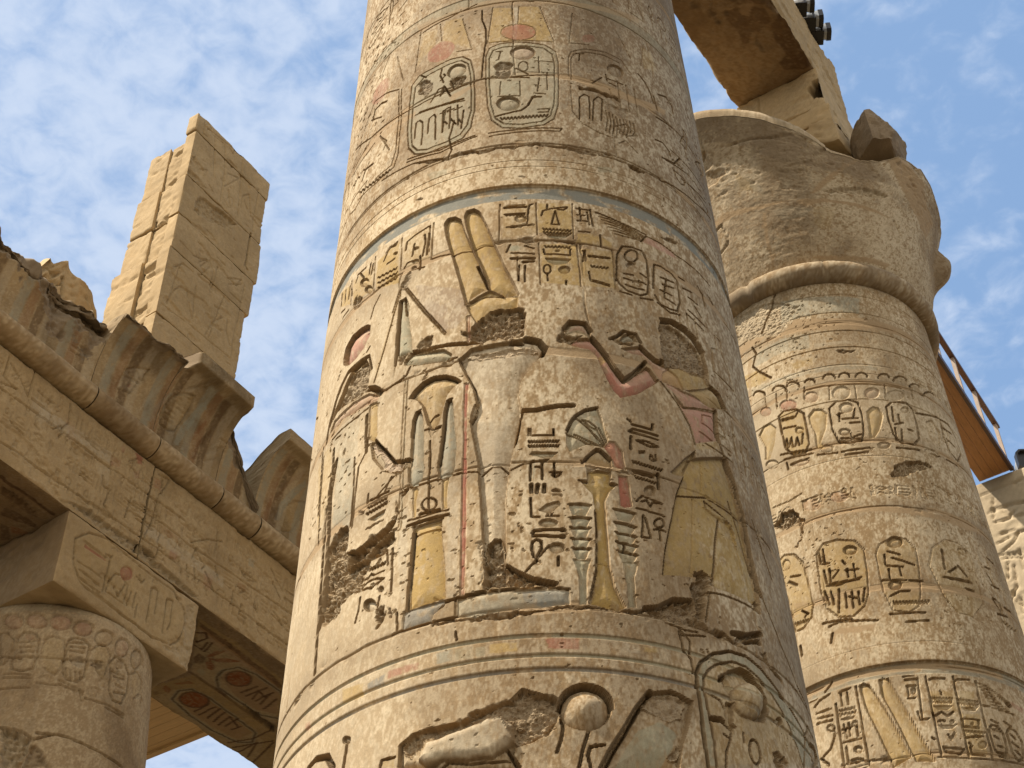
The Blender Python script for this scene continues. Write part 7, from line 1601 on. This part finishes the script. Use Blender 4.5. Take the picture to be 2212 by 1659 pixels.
shaft('shaft', C1X, C1Y, G1, D2R(-152), D2R(36), 5.35, 15.2, .0060, .0066, col1, rings1,
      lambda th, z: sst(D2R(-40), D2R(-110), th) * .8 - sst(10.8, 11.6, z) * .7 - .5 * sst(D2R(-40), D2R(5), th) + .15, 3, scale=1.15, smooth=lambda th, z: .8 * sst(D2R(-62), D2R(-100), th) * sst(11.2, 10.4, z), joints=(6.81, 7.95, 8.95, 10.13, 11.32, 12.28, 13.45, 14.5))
B = Build(); lathe(B, C1X, C1Y, torus_prof(17.1, 1.6, .13), 90, 5); B.make('neck_ring', M_STONE, col1)
capital(C1X, C1Y, col1, lambda th: np.full_like(th, 20.0), 120, 30, 15)
B = Build(); box_grid(B, (-6.1, 6.2, 20.05), (-3.25, 9.1, 21.5), .12, .06, .02, seed=21); B.make('abacus', M_STONE, col1)

# right column --------------------------------------------------------------------
col2 = empty('great_column', (C2X, C2Y, 0), 'tall carved sandstone column on the right with a broken bell-shaped capital', 'column', 'great columns of the nave')
rings2 = [(16.66, 16.68, .02, '', 0), (16.31, 16.33, .02, '', 0), (15.96, 15.98, .02, '', 0), (15.65, 15.67, .02, '', 0), (15.32, 15.34, .02, '', 0), (15.16, 15.175, .012, '', 0), (14.70, 14.72, .016, '', 0),
          (13.74, 13.755, .010, 'g', .3), (13.52, 13.53, .010, 'g', .3), (13.30, 13.31, .008, '', 0), (11.03, 11.045, .012, '', 0), (11.14, 11.15, .01, '', 0), (10.62, 10.775, .018, 'b', .7), (10.775, 10.80, .03, '', 0)]
G2 = parse(RELIEF_C2)
for a0, a1, v0, v1, sd in ((-30, 22, 15.18, 15.3, 1), (-26, 24, 14.15, 14.6, 2), (-30, 24, 13.15, 13.4, 5), (-150, -96, 11.3, 12.0, 7), (-22, 22, 11.5, 12.6, 8), (-150, 20, 13.12, 13.3, 11)):
    G2 += glyph_row(D2R(a0) * 1.7, D2R(a1) * 1.7, v0, v1, sd, .008, .026)
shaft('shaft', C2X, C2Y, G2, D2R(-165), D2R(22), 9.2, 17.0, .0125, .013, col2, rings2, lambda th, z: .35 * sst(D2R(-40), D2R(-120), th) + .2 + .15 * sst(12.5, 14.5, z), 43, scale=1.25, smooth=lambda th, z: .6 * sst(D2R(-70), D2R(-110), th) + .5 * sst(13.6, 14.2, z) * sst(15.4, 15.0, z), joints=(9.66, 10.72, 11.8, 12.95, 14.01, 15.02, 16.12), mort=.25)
def tor_col(TH, Rr, Z, P, C):
    f = np.clip(fbm(P, (2.2, 2.2, 2), 4, 77) * 2.0 + .55, 0, 1)[..., None]; C = C * (1 - .75 * f) + np.array(PAINT['d'], np.float32) * .8 * .75 * f
    gap = np.exp(-((TH - D2R(-97)) / .035) ** 2) + np.exp(-((TH - D2R(-60)) / .012) ** 2) * .4; return C, Rr - .05 * gap - .008 * np.clip(fbm(P, 9, 3, 79), 0, 1)
B = Build(); lathe(B, C2X, C2Y, torus_prof(17.1, 1.585, .19, 16), 420, 45, .006, .45, None, tor_col); B.make('neck_ring', M_STONE, col2)
ZT_A = [-180, -95, -83, -72, -60, -50, -40, -30, -18, -5, 6, 20, 60, 120, 180]; ZT_Z = [20.0, 20.0, 19.82, 19.62, 19.36, 19.1, 19.02, 19.1, 19.45, 19.6, 19.55, 19.3, 19.6, 20.0, 20.0]
def zt2(th):
    d = np.degrees(th); P = np.stack([np.cos(th) * 3, np.sin(th) * 3, th * 0], -1); return np.interp(d, ZT_A, ZT_Z) + .05 * fbm(P, 2.2, 4, 401) * sst(-85, -60, d)
def rfix2(th, z, r):
    d = np.degrees(th); r = r + .24 * np.exp(-np.abs((d - 22) / 6) ** 3 - np.abs((z - 18.45) / .26) ** 3)                  # a lump left on the broken flank
    cut = sst(-45, -28, d) * (1 - sst(40, 70, d)); return r - cut * np.clip(z - 19.35, 0, 1) * .5
capital(C2X, C2Y, col2, zt2, 620, 190, 47, parse(RELIEF_CP), rfix2)
B = Build()
box_grid(B, (-4.64, 14.05, 20.5), (-3.27, 16.9, 21.49), .06, .035, .015, .55, 51, {'-y': parse(RELIEF_HO)}, {'-y': .022}, PLAIN * 1.05)
def ab_warp(Q):
    f = sst(-3.75, -3.25, Q[..., 0]) * sst(14.8, 13.9, Q[..., 1]) ; Q = Q.copy(); g = sst(-3.7, -4.5, Q[..., 0]); Q[..., 2] = np.where(Q[..., 2] < 20.1, Q[..., 2] + .25 * (1 - f), Q[..., 2]); return Q
box_grid(B, (-4.66, 14.0, 19.55), (-3.2, 16.9, 20.495), .04, .07, .02, .6, 52, None, None, PLAIN * 1.08, .55, ab_warp)
B.make('abacus', M_STONE, col2)

# beam over the nave columns
B = Build(); BE = lambda Q: np.concatenate([Q[..., :1], Q[..., 1:2] - np.clip(Q[..., 1:2] - 14.9, 0, 1) * (.16 * fbm(Q, 2.2, 3, 60)[..., None] + np.clip(Q[..., 2:3] - 21.5, 0, 2) * .02), Q[..., 2:]], -1)
box_grid(B, (-4.64, 8.2, 21.5), (-3.29, 15.42, 23.15), .06, .07, .03, .5, 61, {'-z': parse(RELIEF_BS)}, {'-z': .03, '+x': .035}, PLAIN * 1.0, .55, BE, (), {'-z': (.17, .088, .028)})  # underside: brown paint, darkened further to carry its shade
tag(B.make('stone_beam', M_STONE), 'long stone beam bridging the two great columns high on the right', 'beam')

# broken stones on the right capital
def rock(name, loc, size, seed, label, base, rot=0.0, grp=None):
    n = 26; th = np.linspace(0, 2 * math.pi, 2 * n + 1)[:-1]; ph = np.linspace(-math.pi / 2, math.pi / 2, n); TH, PH = np.meshgrid(th, ph)
    d = np.stack([np.cos(PH) * np.cos(TH), np.cos(PH) * np.sin(TH), np.sin(PH)], -1); rng = np.random.RandomState(seed); r = np.full(TH.shape, 1.25)
    for i in range(13):
        nn = rng.normal(size=3); nn /= np.linalg.norm(nn); k_ = rng.uniform(.72, .98); dn = d @ nn; r = np.where(dn > .05, np.minimum(r, k_ / np.maximum(dn, .05)), r)
    r = r * (1 + .10 * fbm(d, 3.2, 5, seed, .6)); P = d * r[..., None] * np.array(size); c_, s_ = math.cos(rot), math.sin(rot)
    P = np.stack([P[..., 0] * c_ - P[..., 1] * s_, P[..., 0] * s_ + P[..., 1] * c_, P[..., 2]], -1)
    zmin = P[..., 2].min(); P = np.stack([P[..., 0], P[..., 1], np.maximum(P[..., 2], zmin * .6)], -1) + np.array(loc)
    C = np.array(base, np.float32) * (1 + .3 * fbm(P, 6, 4, seed + 2)[..., None]); B = Build(); B.grid(P, C, wrap=True); o = B.make(name, M_ROUGH, None, False); tag(o, label, 'stone', grp); return o
rock('broken_stone', (-2.82, 14.72, 19.78), (.34, .60, .40), 23, 'dark brown broken stone on top of the right capital beside the beam end', (.33, .24, .145), .3)

# floodlights on the beam
def floodlight(loc, az, label, grp='floodlights on the beam', s=1.0):
    t = empty('floodlight', loc, label, 'floodlight', grp)
    def part(name, mat, fn):
        bm = bmesh.new(); fn(bm); bmesh.ops.rotate(bm, verts=bm.verts, cent=(0, 0, 0), matrix=Matrix.Rotation(az, 3, 'Z')); bmesh.ops.scale(bm, vec=(s, s, s), verts=bm.verts); bmesh.ops.translate(bm, vec=loc, verts=bm.verts)
        me = bpy.data.meshes.new(name); bm.to_mesh(me); bm.free(); return link(name, me, mat, t)
    def ring_loft(bm, rings):
        vs = [[bm.verts.new(p) for p in r] for r in rings]
        for a, b in zip(vs, vs[1:]):
            for i in range(len(a)): bm.faces.new((a[i], a[(i + 1) % len(a)], b[(i + 1) % len(a)], b[i]))
        bm.faces.new(vs[0][::-1]); bm.faces.new(vs[-1])
    def sq(x, h, k, z=.22, n=16):
        o = []
        for i in range(n):
            a = 2 * math.pi * (i + .5) / n; c_, s_ = math.cos(a), math.sin(a); r = h / max(abs(c_), abs(s_)) * k + h * 1.05 * (1 - k); o.append((x, r * c_, z + r * s_))
        return o
    part('housing', M_GREY, lambda bm: ring_loft(bm, [sq(-.30, .05, 0), sq(-.27, .10, 0), sq(-.15, .135, .1), sq(.0, .15, .4), sq(.08, .155, .9), sq(.10, .155, 1)]))
    part('visor', M_BLACK, lambda bm: ring_loft(bm, [sq(.101, .165, 1), sq(.20, .165, 1), sq(.20, .14, 1), sq(.15, .135, 1)]))
    def brk(bm):
        for y in (-.18, .18): bmesh.ops.create_cube(bm, size=1, matrix=Matrix.Translation((-.02, y, .13)) @ Matrix.Diagonal((.05, .012, .26, 1)))
        bmesh.ops.create_cube(bm, size=1, matrix=Matrix.Translation((-.14, 0, .012)) @ Matrix.Diagonal((.33, .37, .02, 1)))
    part('bracket', M_BLACK, brk); return t
for (x, y), lb in zip(((-3.20, 14.13), (-3.20, 14.47), (-3.20, 14.77)), ('floodlight at the top edge of the photo, highest of three along the beam', 'middle floodlight of the three along the top of the beam', 'floodlight nearest the broken beam end, lowest of the three')):
    floodlight((x, y, 23.15), D2R(28), lb, s=.75)

# ------------------------------------------------------------------ small bud column on the left with its abacus
SX, SY = -12.05, 9.27
col3 = empty('bud_column', (SX, SY, 0), 'smaller carved column at lower left under the square abacus block', 'column')
SMZ, SMR = [0, .5, 8.0, 9.0, 9.6, 10.15, 10.75, 11.2, 11.34], [1.15, 1.3, 1.22, 1.25, 1.22, 1.178, 1.13, 1.09, 1.06]
th = np.arange(D2R(-150), D2R(60), .0125 / 1.09); zd = np.arange(9.3, 11.34, .0125); thc = np.linspace(D2R(60), D2R(210), 40)[1:-1]; TH, ZZ = np.meshgrid(th, zd)
rr = np.interp(ZZ, SMZ, SMR); P = np.stack([SX + rr * np.cos(TH), SY + rr * np.sin(TH), ZZ], -1).astype(np.float32)
C = stone(P, .46, 83, 1.6, .5) * np.array((.98, .95, .9), np.float32); H = .004 * fbm(P, 3, 3, 84) + .004 * fbm(P, 16, 4, 85); carve(th * 1.09, zd, P, parse(RELIEF_C3), H, C, .013, 2.2)
zs = np.concatenate([np.linspace(0, 9.3, 12)[:-1], zd]); TH2, Z2 = np.meshgrid(np.concatenate([th, thc]), zs); r2 = np.interp(Z2, SMZ, SMR); r2[11:, :len(th)] += H
P2 = np.stack([SX + r2 * np.cos(TH2), SY + r2 * np.sin(TH2), Z2], -1); CC = np.empty(P2.shape, np.float32); CC[...] = (PALE + DARK) / 2; CC[11:, :len(th)] = C
B = Build(); B.grid(P2, CC, wrap=True); B.make('shaft', M_STONE, col3)
B = Build(); box_grid(B, (-13.1, 8.21, 11.34), (-11.0, 10.33, 12.29), .05, .085, .014, .42, 87, {'+x': parse(RELIEF_AB)}, {'+x': .0125, '-y': .03}, PLAIN * .92, bases={'-y': (.23, .145, .065)}); B.make('abacus', M_STONE, col3)  # left face painted dark brown to stand in for the aisle's shade

# lintels of the side aisle: two beams meeting over the column
AR = parse(RELIEF_AR)
for i, (v0, v1) in enumerate(((12.46, 12.70), (12.78, 12.98), (13.05, 13.28), (13.34, 13.56))): AR += glyph_row(5.6, 12.0, v0, v1, 50 + i, .006, .017, .85)
SO = parse(RELIEF_SO)
B = Build(); box_grid(B, (-12.86, 2.5, 12.3), (-11.0, 9.262, 13.70), .06, .06, .014, .42, 91, {'+x': AR, '-z': SO}, {'+x': .0125, '-z': .016}, PLAIN * .95, .7, None, (), {'-z': (.21, .125, .05)}, 2.4)  # soffit base is brown paint with the underside's shade put into it
tag(B.make('carved_lintel', M_STONE), 'carved stone lintel running off the left edge above the square abacus', 'lintel', 'lintels of the side aisle')
B = Build(); box_grid(B, (-12.86, 9.268, 12.3), (-11.0, 15.5, 13.70), .06, .06, .014, .42, 92, {'+x': AR, '-z': SO}, {'+x': .0125, '-z': .016}, PLAIN * .95, .7, None, (), {'-z': (.21, .125, .05)}, 2.4)  # same soffit base, paint and painted shade together
tag(B.make('carved_lintel', M_STONE), 'carved stone lintel with painted underside running behind the central column', 'lintel', 'lintels of the side aisle')

# cornice: torus roll and cavetto, in blocks of different ruin
CAVZ0, CAVZ1 = 14.04, 15.14
def cav_x(z): t = np.clip((z - CAVZ0) / (CAVZ1 - CAVZ0), 0, 1); return -11 + .5 * (1 - np.sqrt(1 - np.minimum(t, .9995) ** 2))
CV = parse(RELIEF_CV)
for i in range(92):      # leaf ribs and their faded colours
    y = 2.6 + .14 * i; CV.append(('L', .006, .02, '', 0, np.array([(y, 14.06), (y + .005, 14.6), (y, 15.1)], np.float32)))
    if i % 5 < 4: CV.append(('P', 0, 0, 'bokw'[i % 5], (.6, .35, .6, .25)[i % 5], np.array([(y, 14.06), (y + .13, 14.06), (y + .13, 15.1), (y, 15.1)], np.float32)))
def cornice(y0, y1, label, xlim=None, zlim=None, seed=0, res=.018, endpale=.5, rag=.11, slope=0):
    root = empty('cavetto_cornice', (-11.5, (y0 + y1) / 2, 13.7), label, 'cornice', 'cornice blocks over the side aisle')
    ys = np.linspace(y0, y1, max(8, int((y1 - y0) / res)))
    zc_ = np.linspace(CAVZ0, CAVZ1, 75); prof = [(cav_x(z), z) for z in zc_] + [(-10.5 + .0, z) for z in np.linspace(15.15, 15.33, 10)] + [(x, 15.34) for x in np.linspace(-10.53, -12.85, 40)] + [(-12.86, z) for z in np.linspace(15.3, 13.72, 14)] + [(x, 13.71) for x in np.linspace(-12.8, -11.02, 14)] + [(-11.0, z) for z in np.linspace(13.72, 14.03, 8)]
    pr = np.array(prof, np.float32); ns = len(pr); Y, I = np.meshgrid(ys, np.arange(ns)); X = pr[:, 0][I]; Z = pr[:, 1][I]
    P = np.stack([X, Y, Z], -1).astype(np.float32); C = stone(P, .42, seed, 1.2, .8) * .45 + .55 * (PLAIN * .84) * (1 + .3 * fbm(P, 3, 4, seed + 5)[..., None]); C = C * (1 - .38 * sst(-.05, .35, fbm(P, (2.4, 2.4, 1.2), 4, seed + 15, .6)))[..., None]; H = .006 * fbm(P, 5, 4, seed + 6)
    hq = np.zeros((75, len(ys)), np.float32); cq = C[:75].copy(); carve(ys, zc_, P[:75], CV, hq, cq, .018)
    C[:75] = cq; X = X.copy(); Z = Z.copy(); tt = (zc_ - CAVZ0) / (CAVZ1 - CAVZ0); nx = np.sqrt(np.clip(1 - tt ** 2, .02, 1)); X[:75] += (hq + H[:75]) * nx[:, None]; Z[:75] -= (hq + H[:75]) * (tt * .8)[:, None]
    brk = np.zeros(X.shape, np.float32)
    if zlim is not None:
        zl = zlim(Y) + rag * fbm(P * np.array((1, 1, .3), np.float32), 2.2, 4, seed + 7) + .04 * fbm(P, 9, 3, seed + 8); c_ = Z > zl; Z = np.where(c_, zl + (Z - zl) * .06 + (-11.0 - np.minimum(X, -11.0)) * .25, Z); brk = np.maximum(brk, c_)
    if xlim is not None:
        xl = xlim(Y, Z) + rag * fbm(P * np.array((.3, 1, 1), np.float32), 3.4, 4, seed + 9, .6) + .04 * fbm(P, 10, 3, seed + 10); c_ = X > xl; X = np.where(c_, xl + (X - xl) * .06, X); brk = np.maximum(brk, c_)
    if slope:
        zt_ = 15.33 - slope * np.clip(-10.72 - X, 0, 2) + .05 * fbm(P, 4, 4, seed + 14); c_ = (Z > zt_) & (I >= 75); Z = np.where(c_, zt_, Z); brk = np.maximum(brk, c_)
    bc = np.array(PAINT['d'], np.float32) * (1 + .25 * fbm(P, 8, 3, seed + 12)[..., None]) * 1.05; C = C * (1 - brk[..., None]) + bc * brk[..., None]
    Q = np.stack([X, Y, Z], -1); B = Build(); B.grid(np.concatenate([Q, Q[:1]]), np.concatenate([C, C[:1]]), flip=True)
    for e, fl in ((0, False), (-1, True)):      # end faces
        loop = Q[:, e]; cen = np.array((-11.9, ys[e], 14.4)); ks = np.linspace(0, 1, 16)[:, None, None]; G = loop[None] * (1 - ks) + cen * ks
        G = np.concatenate([G, G[:, :1]], 1); out_ = (-1 if e == 0 else 1) * (.05 * fbm(G, 4, 4, seed + 20) + .02 * fbm(G, 14, 3, seed + 21)) * np.minimum(1, ks[..., 0] * 12); G[..., 1] += out_
        B.grid(G, stone(G.astype(np.float32), endpale, seed + 3, 1.2, .6), flip=fl)
    B.make('cavetto', M_STONE, root)
    a = np.linspace(-math.pi, math.pi, 25)[:-1]; A_, Yt = np.meshgrid(a, np.linspace(y0 + .004, y1 - .004, max(8, int((y1 - y0) / .03)))); rad = .172
    Pt = np.stack([-10.985 + rad * np.cos(A_), Yt, 13.872 + rad * np.sin(A_)], -1).astype(np.float32); ht = .007 * fbm(Pt, 4, 4, seed + 30) + .0012 * fbm(Pt, 20, 3, seed + 32) - .012 * sst(.35, .6, fbm(Pt, 9, 3, seed + 31))
    Pt = np.stack([-10.985 + (rad + ht) * np.cos(A_), Yt, 13.872 + (rad + ht) * np.sin(A_)], -1); Ct = stone(Pt.astype(np.float32), .45, seed + 33, 1, .7) * np.array((1.0, .95, .86), np.float32); B = Build(); B.grid(Pt, Ct, wrap=True); B.make('torus_roll', M_STONE, root)
    return root
cornice(2.5, 8.075, 'ragged ruined cornice block at the far left edge', lambda y, z: -10.86 - .12 * sst(14.4, 15, z) + .05 * np.sin(y * 3.1), lambda y: 14.98 + .12 * np.sin(y * 2.3 + 1) + .2 * sst(6.9, 6.0, y), 101, .016, .5, .26)
cornice(8.083, 9.118, 'chipped cornice block in front of the pier left of the joint', lambda y, z: -10.64 + 0 * z, lambda y: 15.06 + .0 * y, 111)
cornice(9.126, 10.25, 'best preserved cornice block with sharp square upper edge below the pier', lambda y, z: -10.30 - .6 * sst(9.32, 9.14, y) * sst(14.9, 15.2, z), None, 121)
cornice(10.258, 10.97, 'low broken cornice stump right of the intact block', lambda y, z: -10.93 + 0 * z, lambda y: 15.0 - .95 * (y - 10.27) / .68, 131)
cornice(10.98, 15.5, 'curved cornice block showing its broken end beside the central column', None, None, 141, .022, .55, .05, .75)

# clerestory pier standing on the cornice
pier = empty('window_pier', (-11.6, 9.6, 15.34), 'tall square pier of stacked blocks standing alone against the sky', 'pier')
PI = parse(RELIEF_PI); zz = [15.345, 16.12, 17.43, 18.15, 19.0, 20.04, 20.47]; rngp = random.Random(4)
for i in range(6):
    B = Build(); o = [0, .0, .02, .01, .025, .0][i]; bk = [-12.25, -12.18, -12.1, -12.06, -12.03, -11.75][i]
    tp = zz[i + 1] - .010
    box_grid(B, (-11.30, 8.87 + o, zz[i]), (-11.1, [10.4, 10.42, 10.5, 10.54, 10.5, 10.52][i], tp), .035, [.025, .025, .04, .05, .045, .04][i], .012, .6, 151 + i, {'+x': PI}, {'+x': .014}, PLAIN * 1.08, dsc=1.0)
    if i < 5: box_grid(B, (-11.62, 8.94 + o, zz[i]), (-11.303, 10.36, tp - (.05 if i == 5 else 0)), .035, .035, .03, .6, 161 + i, None, {'-y': .025}, PLAIN * 1.02)
    if i < 5: box_grid(B, (bk, 8.885 + o * 2, zz[i]), (-11.623, 10.30, tp - (.16 if i == 5 else 0)), .045, .035, .014, .6, 171 + i, None, {'-y': .028}, PLAIN * 1.04)
    B.make('block', M_STONE, pier)
def stump_warp(Q):
    Q = Q.copy(); top = np.interp(Q[..., 1], [7.3, 7.57, 7.75, 7.8, 8.01, 8.06, 8.43, 8.62, 8.75], [15.9, 16.2, 16.70, 16.62, 16.86, 16.76, 16.78, 16.5, 16.2]) + .06 * fbm(np.stack([Q[..., 0] * 0, Q[..., 1], Q[..., 0]], -1), 7, 3, 190); f = (Q[..., 2] - 15.345) / 1.5; Q[..., 2] = 15.345 + f * (top - 15.345); return Q
B = Build(); box_grid(B, (-12.8, 7.35, 15.345), (-12.0, 8.70, 16.845), .03, .10, .045, .6, 181, {'+x': [('L', .05, .05, '', 0, np.array([(8.0, 16.5), (8.1, 16.1), (8.4, 15.8), (8.6, 15.85)], np.float32)), ('X', .05, .03, 'n', .3, np.array([(7.5, 15.9), (7.9, 16.2), (8.0, 15.8), (7.7, 15.5)], np.float32))]}, {'+x': .025}, PLAIN * 1.05, .7, stump_warp)
tag(B.make('wall_stump', M_STONE), 'pale stump of wall with a sloping top behind the ruined cornice at left', 'wall')

# wooden roof behind the left column
wr = empty('timber_canopy', (-16, 13, 13.9), 'orange timber boarding seen below the painted lintel at lower left', 'canopy')
B = Build(); rr_ = random.Random(7)
def plank_box(B, lo, hi, c):
    x0, y0, z0 = lo; x1, y1, z1 = hi; v = np.array([[x0, y0, z0], [x1, y0, z0], [x1, y1, z0], [x0, y1, z0], [x0, y0, z1], [x1, y0, z1], [x1, y1, z1], [x0, y1, z1]], np.float32)
    for q in ((0, 3, 2, 1), (4, 5, 6, 7), (0, 1, 5, 4), (1, 2, 6, 5), (2, 3, 7, 6), (3, 0, 4, 7)): B.grid(v[list(q)][[0, 1, 3, 2]].reshape(2, 2, 3), np.array(c, np.float32))
y = 10.4
while y < 14.30:
    k_ = rr_.uniform(.8, 1.15); plank_box(B, (-19, y, 13.9), (-12.9, y + .172, 13.94), (.5 * k_, .27 * k_, .085 * k_)); y += .18
B.make('boards', M_WOODL, wr, False)
B = Build(); plank_box(B, (-19, 14.302, 13.86), (-12.9, 14.40, 14.06), (.4, .2, .07)); B.make('edge_beam', M_WOODL, wr, False)

# far gateway wall with its wooden walkway
B = Build(); box_grid(B, (-5.6, 21.9, 0), (0.5, 24.0, 19.0), .3, .03, .008, .9, 191, {'-y': parse(RELIEF_WA)}, {'-y': .03}, PALE * 1.0, .5, dsc=1.3)
tag(B.make('carved_wall', M_STONE), 'pale sunlit carved wall at the right edge behind the right column', 'wall')
wk = empty('wooden_walkway', (-4.8, 20, 19.05), 'brown wooden walkway with railing beside the right column', 'walkway')
B = Build()
for i in range(4): plank_box(B, (-4.20 + i * .14, 17.6, 19.03), (-4.20 + i * .14 + .135, 21.88, 19.07), (.26, .11, .035))
B.make('deck', M_WOOD, wk, False)
B = Build(); plank_box(B, (-3.64, 17.6, 19.0), (-3.58, 21.88, 19.12), (.1, .05, .03)); B.make('edge_board', M_RAIL, wk, False)
for y in (17.7, 18.72, 19.72, 20.72, 21.75):
    B = Build(); plank_box(B, (-3.66, y - .035, 19.122), (-3.60, y + .035, 20.0), (.4, .3, .2)); B.make('post', M_POST, wk, False)
B = Build(); plank_box(B, (-3.67, 17.6, 20.002), (-3.58, 21.88, 20.07), (.1, .05, .03)); B.make('handrail', M_RAIL, wk, False)
floodlight((-3.42, 22.3, 19.0), D2R(-60), 'dark lamp standing on top of the pale wall at the right edge', None, 1.3)
